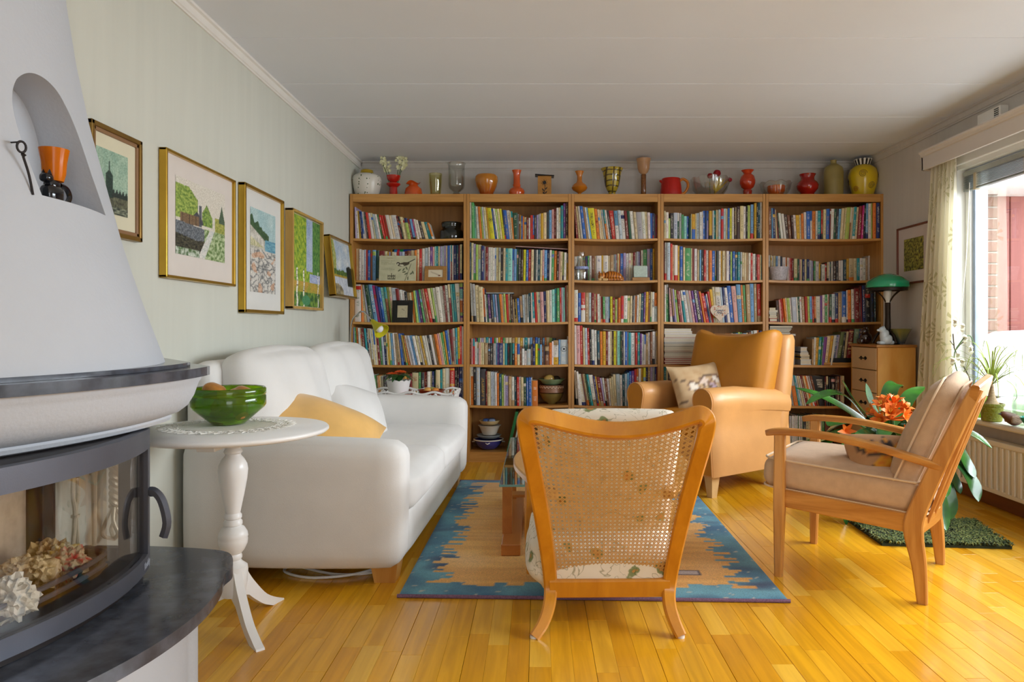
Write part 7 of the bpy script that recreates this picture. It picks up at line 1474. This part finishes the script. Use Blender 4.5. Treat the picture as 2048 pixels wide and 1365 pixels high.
lying(1328, 1396, [('b01818', 4, 66, 'lowest red magazine'), ('a81414', 4, 66, 'second red magazine from the bottom'), ('b41c1a', 3.6, 65, 'third red magazine from the bottom'), ('a01616', 3.4, 66, 'topmost red magazine'), ('ddd6c8', 4, 66, 'white magazine lying directly on the red ones'), ('d0ccbe', 3, 67, 'pale grey magazine, second above the red ones'),
   ('9a9a90', 2.6, 66, 'thin grey magazine, third above the red ones'), ('8c2430', 2.6, 67, 'thin dark red magazine amid white ones'), ('d8ccb0', 4.2, 67, 'cream magazine above the thin dark red one'), ('c8c4ac', 4, 66, 'pale olive magazine in mid stack'), ('4a4a48', 1.6, 67, 'thin charcoal magazine in mid stack'), ('d8d4c8', 4, 67, 'white magazine above the thin charcoal one'),
   ('7f9cb8', 3, 67, 'blue magazine in the upper stack'), ('dcd8d0', 8, 66, 'thick white catalogue in the upper stack'), ('b03024', 2.4, 64, 'bright red thin magazine above thick catalogue'), ('d6d0c4', 6, 70, 'long white magazine, third from the top'), ('dcd4d8', 5.6, 57, 'white magazine, second from the top'), ('e2dccc', 5.4, 55, 'topmost white magazine')], 3, 3, 'stack on fourth bookcase', grp='magazines stacked on the fourth bookcase')
lying(1538, 1555, [('b03424', 7, 17, 'small red book lying lowest'), ('a88c5c', 4, 17, 'small tan book lying second lowest'), ('d8cfb8', 4.2, 16, 'small cream book lying in the middle'), ('9aa8b0', 4, 16, 'small grey-blue book lying above the cream one'), ('dcd6cc', 4, 18, 'small white book lying second from top'), ('c2ac78', 5, 14, 'small beige book lying on top')], 2, 4, 'third shelf, window end', cat='book', name='small_book', grp='small books lying at the window end', D=.12)
lying(1600, 1623, [('c4ccd4', 11, 23, 'thick white book lying lowest'), ('dcb850', 3, 20, 'thin yellow book lying second'), ('2a3c6c', 3, 20, 'thin navy book lying third'), ('d8b04c', 3.2, 20, 'yellow book lying fourth'), ('dcd6cc', 4, 18, 'white book lying fifth'), ('24406c', 2.6, 17, 'blue book lying sixth'), ('c4c8cc', 9, 15, 'pale grey book lying on top')], 3, 4, 'beside leather armchair', cat='book', name='lying_book', grp='books lying beside the leather armchair', D=.16)
bxz = onshelf(1690, 3)
o = M().box(sx_(1648), sx_(1745), 5.275, 5.5, bxz, bxz+.018, .002).o('board', beech_x, smooth=0); tag(o, 'loose beech board lying under the black box', 'board')
o = M().box(sx_(1660), sx_(1730), 5.278, 5.5, bxz+.0185, bxz+.0185+.033, .003).o('box_file', mat('black_box', '1c1e22', .4), smooth=0); tag(o, 'flat black box file lying under the leaning books', 'box')
z1 = bxz+.0185+.0335
for i, (xb, xt, w, c, hz_, lab) in enumerate(((1661, 1669, 5, 'b0301c', .19, 'red'), (1666, 1674, 6, '5f6f94', .205, 'slate blue'), (1672, 1678, 4, 'a89cb0', .205, 'lilac'), (1675, 1684, 8, '66703c', .225, 'olive green'), (1684, 1689, 5, '24222a', .22, 'black'), (1689, 1695, 5, 'c8b48c', .23, 'cream'), (1695, 1701, 9, '7c1820', .245, 'dark red'), (1706, 1711, 10, '7c9478', .25, 'sage green'), (1717, 1721, 4, '24286c', .25, 'navy'), (1722, 1726, 3.6, 'c49c50', .255, 'gold'), (1727, 1730, 4.4, 'd0b468', .25, 'straw'), (1732, 1735, 4, 'bfa468', .255, 'sand'))):
    bk_, pg = BookMesh(), M(); col = S(c); cols = [(0, col)] if i != 6 else [(0, col), (.3, S('c8a878')), (.36, col), (.5, S('c8a878')), (.56, col), (.9, S('c8a878')), (.95, col)]
    book_geo(bk_, pg, (w-.3)*KS, (w-.3)*KS, (xt-xb)*KS, hz_-.03, .15, cols, S('e8dcc0') if sum(col) < .9 else S('2a2420'), i*.077)
    o = bk_.build('leaning_book', bm_); o.location = (sx_(xb), 5.285, z1 if i < 8 else z1); pg.o('pages', paper, o, smooth=0)
    tag(o, f'{lab} book leaning on the black box beside the drawer chest', 'book', 'books leaning on the black box file')
zt_ = max(q['zb']+q['h'] for q in books if q['case'] == 1 and q['shelf'] == 1 and sx_(1030) < q['X0'] < sx_(1132))
m = M(); m.T = Matrix.Translation((sx_(1083), 5.38, zt_+.008)) @ Matrix.Rotation(radians(3.2), 4, 'Y'); m.box(-.198, .198, -.09, .09, 0, .004); tag(m.o('magazine', mat('pink_cover', 'c8a4a4', .4), smooth=0), 'thin pink magazine lying across the books, second bookcase', 'magazine')
m = M(); m.box(sx_(971), sx_(1027), 5.29, 5.46, 0, .008); o = m.o('folder', mat('grey_folder', '98a0a0', .4), smooth=0); o.location = (0, 0, max(q['zb']+q['h'] for q in books if q['case'] == 1 and q['shelf'] == 2 and sx_(972) < q['X0'] < sx_(1026))+.002); tag(o, 'grey folder lying across the books, third shelf of second bookcase', 'folder')
vs = []
for i in range(17):
    u = i/16; vs.append((sx_(lerp(1207, 1310, u)), CZ-(lerp(661.5, 662, u)+2.2*(1-(2*u-1)**2)*1-VY)*KS+.004))
m = M(); m.loft([[(x, 5.30, z), (x, 5.47, z), (x, 5.47, z+.0035), (x, 5.30, z+.0035)] for x, z in vs]); tag(m.o('magazine', mat('pale_cover', 'c4bca8', .5), smooth=0), 'thin bowed magazine lying across books of the middle bookcase', 'magazine')
lying(1538, 1586, [('5a5450', 3, 46, 'dark magazine at the bottom'), ('c8c4cc', 3.6, 54, 'white magazine overhanging at its end'), ('6a6258', 3, 44, 'grey-brown magazine in mid pile'), ('4a4644', 3, 42, 'dark grey magazine in mid pile'), ('8a8684', 2.6, 44, 'pale grey magazine in mid pile'), ('35302e', 3, 46, 'charcoal magazine, second from top'), ('1c1a1c', 5, 48, 'black lettered magazine on top')], 3, 4, 'window-end pile', grp='magazines piled at the window end', zbase=CZ-(675-VY)*KS)
o = M().box(sx_(1538), sx_(1590), 5.28, 5.5, onshelf(1590, 3), CZ-(675.6-VY)*KS).o('box_file', mat('grey_box', '8a8078', .6), smooth=0); tag(o, 'grey box file under the magazine pile behind the leather armchair', 'box')
lying(1149, 1180, [('c8c0b4', 3, 29, 'lowest white magazine'), ('8a8478', 3, 31, 'grey magazine, second from the bottom'), ('d0c8bc', 3, 28, 'white magazine, third from the bottom'), ('6a6460', 3, 27, 'dark grey magazine, fourth from bottom'), ('c4bcb0', 3, 26, 'cream magazine near the top'), ('a89c90', 3, 24, 'taupe magazine on top')], 5, 2, 'low pile in middle bookcase', grp='magazines low in the middle bookcase', zbase=CZ-(836-VY)*KS)
o = M().box(sx_(1148), sx_(1180), 5.28, 5.5, onshelf(1170, 5), CZ-(836.5-VY)*KS).o('box_file', mat('grey_box', ''), smooth=0); tag(o, 'grey box file under the low magazine pile, middle bookcase', 'box')
lying(1181, 1215, [('3a2c1c', 9, 33, 'dark printed book lying lower'), ('1c2230', 4, 26, 'navy book lying on top')], 5, 2, 'low in the middle bookcase', cat='book', name='lying_book', grp='books lying low in the middle bookcase', zbase=CZ-(834-VY)*KS)
o = M().box(sx_(1181), sx_(1214), 5.28, 5.5, onshelf(1190, 5), CZ-(834.5-VY)*KS).o('box_file', mat('brown_box', '5a4630', .6), smooth=0); tag(o, 'brown box file under two lying books, middle bookcase', 'box')
# ------------------------------------------------------------ chest of drawers with lamp
CXc, CY0, CY1, CZT = 2.312, 4.755, 5.16, .897
ch = thing('drawer_chest', 'narrow birch chest with cream drawers and black bow handles', 'chest of drawers', (CXc, (CY0+CY1)/2, 0))
birch = wood('birch_side', 'c98a34', 'dca552', (1, 1, .3), 8, .35, .25)
def CM(): return WM(ch)
CM().box(CXc-.012, XR-.025, CY0-.008, CY1+.008, CZT-.018, CZT, .003).o('top', wood('chest_top', '9a6428', 'b57c38', (1, .15, 1), 14, .35), ch, smooth=0)
CM().box(CXc, XR-.03, CY0, CY0+.018, .03, CZT-.0185, .002).o('side_panel', birch, ch, smooth=0); CM().box(CXc, XR-.03, CY1-.018, CY1, .03, CZT-.0185, .002).o('side_panel', birch, ch, smooth=0)
CM().box(XR-.045, XR-.03, CY0+.019, CY1-.019, .03, CZT-.02).o('back_panel', birch, ch, smooth=0)
CM().box(CXc+.01, XR-.05, CY0+.019, CY1-.019, .0, .06).o('plinth', birch, ch, smooth=0)
for k in range(5):
    z1 = CZT-.022-k*.157; z0 = z1-.153
    if k == 4: z0 = .065
    d = CM().box(CXc-.003, CXc+.016, CY0+.02, CY1-.02, z0, z1-.001, .003).o('drawer', mat('cream_drawer', 'd2b48a', .4, var=.03), ch, smooth=0)
    zc = (z0+z1)/2; yc = (CY0+CY1)/2-.0; m = CM()
    for s in (-1, 1):
        m.prism([(yc+s*.012, zc), (yc+s*.03, zc+.014), (yc+s*.044, zc+.008), (yc+s*.052, zc), (yc+s*.044, zc-.008), (yc+s*.03, zc-.014)], 'x', CXc-.008, CXc-.0032)
    m.tube(smooth_path([(CXc-.008, yc-.04, zc), (CXc-.024, yc-.02, zc), (CXc-.024, yc+.02, zc), (CXc-.008, yc+.04, zc)], 4), .004, 6); m.o('bow_handle', black, d, smooth=30)
lp_ = thing('table_lamp', 'dark metal lamp with green glass dome on the chest', 'lamp', (2.437, 4.87, CZT+.0006))
bronze = mat('dark_bronze', '2c211a', .45, metal=.5, var=.2, scale=40)
M().lathe([(0, 0), (.075, 0), (.078, .01), (.06, .022), (.035, .05), (.025, .08), (.0, .09)], 28).o('base', bronze, lp_)
for k in range(3):
    a = k*2.1+.6; M().tube(smooth_path([(.02*cos(a), .02*sin(a), .085), (.06*cos(a), .06*sin(a), .075), (.088*cos(a), .088*sin(a), .03), (.095*cos(a), .095*sin(a), .008)], 4), .010, 8).o('foot', bronze, lp_)
M().lathe([(0, .08), (.016, .08), (.020, .12), (.017, .2), (.018, .29), (.022, .31), (0, .31)], 20).o('column', bronze, lp_)
for k in range(4):
    a = k*pi/2+.3; M().tube(smooth_path([(.015*cos(a), .015*sin(a), .29), (.05*cos(a), .05*sin(a), .335), (.1*cos(a), .1*sin(a), .372), (.118*cos(a), .118*sin(a), .385)], 4), .005, 6).o('shade_arm', bronze, lp_)
M().lathe([(0, .29), (.020, .29), (.024, .31), (.027, .37), (.0, .385)], 20).o('lamp_socket', mat('opal_glass', 'd8d8d4', .3, var=0), lp_)
M().lathe([(.108, .372), (.126, .372), (.127, .385), (.127, .392), (.106, .392), (.106, .385), (.108, .372)], 48).o('gallery', bronze, lp_, smooth=40)
grn = mat('green_cased_glass', '18966a', .12, var=.04, coat=.6)
M().lathe([(.128, .393), (.137, .396), (.139, .404), (.138, .43), (.13, .44), (.1, .462), (.06, .482), (.025, .492), (0, .494), (0, .486), (.06, .474), (.1, .454), (.128, .432), (.131, .404), (.128, .393)], 64).o('shade', grn, lp_, smooth=50)
gs_ = thing('animal_figurine', 'pale blue-white glazed animal figurine on the drawer chest', 'figurine', (2.372, 4.79, CZT+.0006))
wg = mat('pale_blue_glaze', 'c2cfda', .15, var=.08, scale=14, coat=.5)
m = M()
for c, h_ in (((.014, 0, .036), (.04, .034, .036)), ((.002, 0, .066), (.03, .028, .038)), ((-.012, 0, .1), (.024, .020, .021)), ((-.036, 0, .098), (.014, .009, .008)), ((-.02, 0, .012), (.022, .026, .012)), ((.05, 0, .014), (.02, .014, .014))): m.rbox(c, h_, min(h_)*.97, 8)
for sg in (-1, 1): m.lathe([(.006, 0), (.004, .007), (0, .011)], 8, (-.006, sg*.011, .117))
m.o('body', wg, gs_, smooth=180)
bw3 = px_lathe('blue_bowl', 'small dark blue bowl with gilt rim behind the lamp', 'bowl', 1802, [(7, 688), (8, 684), (14, 668), (20, 658)], grad('blue_gold', '1c3048', '6a6a3a', .09), 'bowl', Y=4.80, z0=CZT+.0006)[0]
fg = thing('animal_figurine', 'dark brown glazed animal figurine at the chest front', 'figurine', (2.345, 5.0, CZT+.0006))
dbg = mat('dark_brown_glaze', '2c1610', .15, var=.3, scale=30, coat=.6)
m = M(); m.rbox((0, 0, .04), (.04, .036, .04), .034, 7); m.rbox((-.012, -.01, .088), (.028, .026, .024), .023, 6)
for s in (-1, 1): m.rbox((-.006, s*.018-.01, .112), (.008, .007, .009), .006, 4); m.rbox((-.035, s*.02, .02), (.02, .014, .02), .013, 5)
m.rbox((-.04, -.012, .082), (.012, .012, .010), .009, 4); m.o('body', dbg, fg, smooth=180)

# ------------------------------------------------------------ clivia on a stand, shaggy green rug
PC = Vector((1.83, 3.60, 0))
sr = thing('shaggy_rug', 'small shaggy moss-green rug under the clivia plant', 'rug', (1.93, 3.42, 0))
cs_ = [P(1687, 1043, 1), P(1772, 1096, 1), P(2018, 1099, 1), P(1945, 1043, 1)]
cs_ = [Vector((1.62, 3.66, 0)), Vector((1.60, 3.25, 0)), Vector((2.17, 3.20, 0)), Vector((2.25, 3.62, 0))]
m = WM(sr); m.add([(p.x, p.y, z) for z in (.0004, .012) for p in cs_], [(3, 2, 1, 0), (4, 5, 6, 7), (0, 1, 5, 4), (1, 2, 6, 5), (2, 3, 7, 6), (3, 0, 4, 7)]); m.o('backing', mat('moss_backing', '2c3420', .95), sr, smooth=0)
m = WM(sr); rr = random.Random(9); pal = [S(c) for c in ('2c3a24', '46552e', '5f6c38', '7c8248', '39452a', '262e22', '8a8c58')]
for k in range(5200):
    u, v = rr.random(), rr.random(); p = cs_[0].lerp(cs_[1], u).lerp(cs_[3].lerp(cs_[2], u), v); a = rr.uniform(0, 2*pi); ln = rr.uniform(.02, .045)
    d = Vector((cos(a), sin(a), 0)); s_ = Vector((-sin(a), cos(a), 0))*.0035; g = fbm(p.x, p.y, 9); m.col = pal[max(0, min(6, int(3+g*7+rr.uniform(-1.6, 1.6))))]
    b0 = p+Vector((0, 0, .011)); b1 = b0+d*ln*.5+Vector((0, 0, .018)); b2 = b0+d*ln+Vector((0, 0, rr.uniform(.004, .016)))
    m.add([b0-s_, b0+s_, b1+s_, b1-s_, b2], [(0, 1, 2, 3), (3, 2, 4)])
stuff(m.o('pile', vcol('shag_wool', .95), sr, smooth=0))
cv = thing('clivia', 'large clivia with orange flowers in a pot behind oak armchair', 'plant', (PC.x, PC.y, .013))
terra = mat('brown_ceramic', '6a4a34', .4, var=.1)
cvl = Vector(cv.location)
M().lathe([(0, .02), (.11, .02), (.13, .1), (.15, .3), (.155, .33), (.145, .33), (.135, .29), (0, .28)], 40).o('pot', terra, cv)
M().lathe([(0, .28), (.138, .28), (.07, .3), (0, .31)], 24).o('soil', mat('soil', ''), cv)
M().lathe([(0, .0), (.10, .0), (.10, .02), (0, .02)], 32).o('saucer', terra, cv)
lg, nt, b = newmat('clivia_leaf'); tc = N(nt, 'ShaderNodeTexCoord'); nz = N(nt, 'ShaderNodeTexNoise'); setin(nz, 'Scale', 9); L(nt, tc.outputs['Object'], nz.inputs[0])
rp = N(nt, 'ShaderNodeValToRGB'); L(nt, nz.outputs[0], rp.inputs[0]); rp.color_ramp.elements[0].position = .35; rp.color_ramp.elements[1].position = .7; rp.color_ramp.elements[0].color = (*S('143c16'), 1); rp.color_ramp.elements[1].color = (*S('3a7424'), 1)
L(nt, rp.outputs[0], b.inputs['Base Color']); b.inputs['Roughness'].default_value = .22; b.inputs['Coat Weight'].default_value = .3
LEAVES = [  # pixel path from base to tip with depth at base and tip, width in metres
 ([(1775, 880), (1735, 850), (1690, 818), (1640, 792), (1592, 776)], 3.6, 3.75, .055), ([(1770, 880), (1735, 842), (1700, 800), (1672, 786), (1640, 792), (1612, 809)], 3.6, 3.45, .045),
 ([(1772, 878), (1748, 850), (1718, 815), (1696, 785), (1685, 761)], 3.58, 3.5, .06), ([(1780, 875), (1762, 845), (1742, 805), (1732, 767)], 3.6, 3.62, .04),
 ([(1778, 870), (1774, 820), (1780, 782), (1792, 768), (1804, 776)], 3.7, 3.85, .06), ([(1795, 868), (1802, 825), (1822, 790), (1849, 774)], 3.65, 3.8, .058),
 ([(1768, 885), (1735, 862), (1700, 842), (1668, 846), (1656, 852)], 3.58, 3.4, .055), ([(1765, 888), (1730, 878), (1702, 890), (1694, 908)], 3.56, 3.3, .06), ([(1772, 890), (1752, 868), (1728, 872), (1718, 905), (1722, 918)], 3.5, 3.3, .06),
 ([(1760, 888), (1720, 872), (1680, 866), (1640, 880), (1596, 888)], 3.7, 3.9, .055), ([(1765, 880), (1725, 850), (1690, 845), (1660, 860), (1640, 880)], 3.75, 3.95, .05), ([(1780, 880), (1766, 848), (1748, 840), (1735, 860)], 3.62, 3.5, .055),
 ([(1800, 885), (1810, 850), (1825, 842), (1840, 870)], 3.55, 3.4, .055), ([(1782, 890), (1778, 868), (1770, 862), (1758, 890)], 3.5, 3.35, .055),
 ([(1822, 895), (1870, 862), (1920, 862), (1955, 875), (1984, 897)], 3.6, 3.5, .058), ([(1822, 900), (1870, 872), (1905, 880), (1935, 930), (1950, 957)], 3.6, 3.45, .055), ([(1820, 905), (1870, 890), (1910, 920), (1945, 965), (1957, 1004)], 3.6, 3.4, .06),
 ([(1818, 905), (1860, 895), (1890, 925), (1912, 965), (1921, 988)], 3.6, 3.5, .045), ([(1815, 905), (1850, 905), (1885, 960), (1898, 1010), (1897, 1042)], 3.6, 3.42, .065), ([(1812, 908), (1845, 915), (1872, 975), (1884, 1028), (1893, 1062)], 3.6, 3.33, .055),
 ([(1815, 905), (1840, 900), (1868, 930), (1888, 970), (1892, 995)], 3.6, 3.36, .05), ([(1770, 900), (1730, 900), (1700, 940), (1690, 1000), (1693, 1052)], 3.7, 3.6, .055), ([(1760, 895), (1700, 870), (1650, 885), (1610, 925)], 3.75, 3.85, .055)]
for pth, Y0, Y1, w in LEAVES:
    n0 = len(pth); pts = [P(px, py, lerp(Y0, Y1, i/(n0-1)))-cvl for i, (px, py) in enumerate(pth)]
    root = Vector((pts[0].x*.35, pts[0].y*.35, .30)); path = smooth_path([root]+pts, 5); n = len(path)-1
    w *= 1.3
    ws = [w*max(.03, min(.45+.55*min(1, i/(n*.3)), 1)*(1-max(0, (i/n-.72)/.28)**2.2)) for i in range(n+1)]
    side = (path[-1]-path[0]); side.z = 0; up = Vector((0, -.35, 1))
    M().ribbon(path, ws, up, .16, .0022).o('leaf', lg, cv, smooth=60)
pet = mat('orange_clivia_petal', 'f27c2c', .45, var=.18, scale=14, sss=.1); thr = mat('yellow_throat', 'e8c040', .5)
M().tube(smooth_path([(-.01, 0, .28), (-.02, -.03, .45), (-.035, -.05, .56)], 4), .011, 8).o('flower_stalk', stem, cv)
fc = P(1780, 822, 3.52)-cvl; rr = random.Random(2)
for k in range(15):
    a = k*2.4; el_ = radians(80-k*6.5); d = Vector((cos(a)*cos(el_), sin(a)*cos(el_)*.9-.15, sin(el_)+.05)).normalized()
    c0 = fc+Vector((0, 0, -.045)); c1 = c0+d*rr.uniform(.055, .085); Q = d.to_track_quat('Z', 'Y').to_matrix()
    m = M(); m.tube([c0, c1], [.003, .006], 6)
    for q in range(6):
        aa = q*pi/3; f = lambda r, h: c1+Q @ Vector((r*cos(aa), r*sin(aa), h))
        t_ = Q @ Vector((-sin(aa), cos(aa), 0)); m.ribbon([f(.005, -.004), f(.014, .018), f(.028, .036), f(.044, .042)], [.008, .020, .022, .003], Q @ Vector((-cos(aa)*.5, -sin(aa)*.5, 1)), .12, .0008)
    fl = m.o('flower', pet, cv, smooth=60)
    m = M()
    for q in range(5): aa = q*1.26; m.tube([c1, c1+Q @ Vector((.008*cos(aa), .008*sin(aa), .04))], .0012, 4)
    m.o('stamens', thr, fl)
for px, py in ((1812, 865), (1690, 862)):
    c = P(px, py, 3.5)-cvl; m = M()
    for q in range(6): aa = q*pi/3; m.ribbon([c, c+Vector((.02*cos(aa), -.02, .02*sin(aa))), c+Vector((.05*cos(aa), -.03, .05*sin(aa)))], [.008, .022, .003], (0, -1, .2), .1, .0008)
    m.o('flower', pet, cv, smooth=60)

# ------------------------------------------------------------ things on the window sill
WZ = .5006
sx0 = XR-.075
pp_ = thing('ponytail_palm', 'ponytail palm in an embossed olive-green pot on the sill', 'plant', (2.495, 3.845, WZ))
ogp, nt, b = newmat('embossed_olive'); tc = N(nt, 'ShaderNodeTexCoord'); vo = N(nt, 'ShaderNodeTexVoronoi'); setin(vo, 'Scale', 60); L(nt, tc.outputs['Object'], vo.inputs[0]); vo.feature = 'DISTANCE_TO_EDGE'
bp = N(nt, 'ShaderNodeBump'); setin(bp, 'Strength', .8); setin(bp, 'Distance', .006); L(nt, vo.outputs['Distance'], bp.inputs['Height']); L(nt, bp.outputs[0], b.inputs['Normal']); b.inputs['Base Color'].default_value = (*S('7a7a22'), 1); b.inputs['Roughness'].default_value = .3
M().lathe([(0, 0), (.045, 0), (.05, .004), (.053, .05), (.058, .084), (.063, .086), (.063, .098), (.057, .098), (.05, .08), (0, .078)], 40).o('pot', ogp, pp_, smooth=40)
M().lathe([(0, .079), (.054, .079), (0, .085)], 20).o('soil', mat('soil', ''), pp_)
M().lathe([(0, .08), (.036, .084), (.038, .092), (.026, .112), (.016, .14), (.012, .17), (.009, .20), (0, .21)], 20).o('trunk', mat('palm_bark', '9c8466', .8, var=.3, scale=30, stretch=(1, 1, 6), bump=.4, bscale=80), pp_)
pl = mat('palm_leaf', '8a9a3c', .5, var=.25, scale=6); m = M(); rr = random.Random(12)
for k in range(46):
    a = k*2.4+rr.uniform(-.2, .2); el_ = rr.uniform(.3, 1.35); ln = rr.uniform(.28, .52); d = Vector((cos(a)*.85, sin(a), 0)); p = Vector((0, 0, .2)); path = [p.copy()]
    for q in range(9):
        t_ = q/8; e_ = el_-t_*t_*2.5*rr.uniform(.7, 1.1)
        p = p+(d*cos(e_)+Vector((0, 0, sin(e_))))*ln/9; q2 = p.copy(); q2.x = min(q2.x, .165); path.append(q2)
    m.ribbon(path, [.003]+[.0062]*5+[.005, .004, .003, .001], fold=.2, thick=.0008)
stuff(m.o('leaves', pl, pp_, smooth=60))
bd_ = thing('bird_figurine', 'brown stoneware bird figurine on the window sill', 'figurine', (2.475, 3.66, WZ))
brn = mat('brown_stoneware', '5a3a2a', .5, var=.25, scale=40, bump=.2, bscale=150)
secs = []
for x, z, rz, ry in ((-.054, .062, .004, .003), (-.048, .062, .012, .012), (-.034, .056, .02, .02), (-.015, .044, .03, .028), (.01, .034, .034, .032), (.034, .03, .028, .026), (.052, .03, .015, .016), (.066, .032, .006, .008)):
    secs.append([(x, ry*cos(2*pi*k/14), max(.0, z+rz*sin(2*pi*k/14))) for k in range(14)])
M().loft(secs).o('body', brn, bd_, smooth=180)
for s in (-1, 1):
    M().rbox((.012, s*.026, .036), (.028, .008, .02), .0075, 6).o('wing', mat('carved_stoneware', '8a7460', .6, var=.4, scale=80, stretch=(1, 1, 3)), bd_, smooth=180)
M().lathe([(.006, 0), (.003, .01), (0, .018)], 8).o('beak', iron_dark, bd_, loc=(-.052, 0, .062), rot=(0, -pi/2, 0))
tbw = thing('teal_bowl', 'teal glass bowl on the sill beside the bird figurine', 'bowl', (2.505, 3.50, WZ))
M().lathe([(0, 0), (.04, 0), (.05, .012), (.072, .045), (.08, .062), (.076, .064), (.066, .045), (.045, .014), (0, .01)], 40).o('bowl', mat('teal_glass', '12907a', .08, trans=.5, var=.05, ior=1.35), tbw, smooth=50)
lj = thing('lime_vase', 'lime-green glass vase behind the oak armchair on the sill', 'vase', (2.545, 4.02, WZ))
M().lathe([(0, 0), (.036, 0), (.042, .01), (.046, .09), (.05, .12), (.047, .12), (.043, .09), (.038, .012), (0, .008)], 36).o('vase', mat('lime_glass', '9ccc1c', .08, trans=.6, var=.05, ior=1.3), lj, smooth=50)
gv = thing('green_vase', 'tall pale green rippled glass vase behind the ponytail palm', 'vase', (2.565, 3.69, WZ))
M().lathe([(0, 0), (.04, 0), (.05, .02), (.056, .1), (.05, .16), (.04, .2), (.046, .225), (.043, .225), (.037, .2), (.046, .16), (.052, .1), (.045, .02), (0, .01)], 36, wob=lambda a, r, z, j: (r*(1+.06*sin(5*a+z*20)), z)).o('vase', glass('pale_green_glass', (.9, .97, .88), .5, .04), gv, smooth=60)
for i, (x, y, h, r, lab) in enumerate(((2.555, 3.575, .17, .045, 'taller glass mushroom with spotted dark cap on the sill'), (2.56, 3.44, .125, .038, 'shorter glass mushroom with dark cap on the sill'))):
    t = thing('glass_mushroom', lab, 'ornament', (x, y, WZ), 0, 'glass mushrooms on the sill')
    M().lathe([(0, 0), (.028, 0), (.026, .01), (.016, h*.5), (.013, h*.85), (0, h*.87)], 24).o('stem', clear, t)
    M().lathe([(0, h*.83), (r, h*.82), (r*1.02, h*.86), (r*.7, h*.97), (0, h*1.03)], 28).o('cap', mat('spotted_cap', '3a4046', .15, var=.7, scale=90, coat=.5), t)
oc_ = thing('white_orchid', 'white orchid with dark arching twig at the curtain edge', 'plant', (2.56, 4.15, WZ))
M().lathe([(0, 0), (.04, 0), (.055, .1), (.058, .105), (.053, .105), (.038, .01), (0, .01)], 28).o('pot', white_paint, oc_)
tw = mat('dark_twig', '4a4234', .6); ow = mat('orchid_white', 'f0eedc', .5, var=.05)
ocl = Vector(oc_.location)
def op(px, py): return P(px, py, 4.1)-ocl
M().tube(smooth_path([Vector((0, 0, .08)), Vector((0.005, 0, .2)), op(1912, 705), op(1908, 690), op(1906, 668)], 4), .0035, 6).o('twig', tw, oc_)
M().tube([op(1911, 702), op(1920, 690), op(1928, 684)], .0025, 5).o('twig', tw, oc_); M().tube([op(1909, 694), op(1900, 682)], .0025, 5).o('twig', tw, oc_)
M().tube(smooth_path([Vector((0, 0, .08)), op(1908, 720), op(1925, 680), op(1940, 672), op(1948, 690)], 4), .003, 6).o('flower_stem', stem, oc_)
for px, py in ((1925, 655), (1930, 678), (1916, 712), (1905, 722), (1942, 700), (1925, 725), (1910, 645)):
    c = op(px, py); m = M()
    for q in range(5):
        aa = q*2*pi/5+px; m.ribbon([c, c+Vector((-.008, -.012, 0))+Vector((.2*cos(aa), cos(aa)*.9, sin(aa)))*.016, c+Vector((.2*cos(aa), cos(aa)*.9, sin(aa)))*.03], [.006, .024, .004], (-.6, -.8, .1), .1, .0008)
    m.o('blossom', ow, oc_, smooth=60)
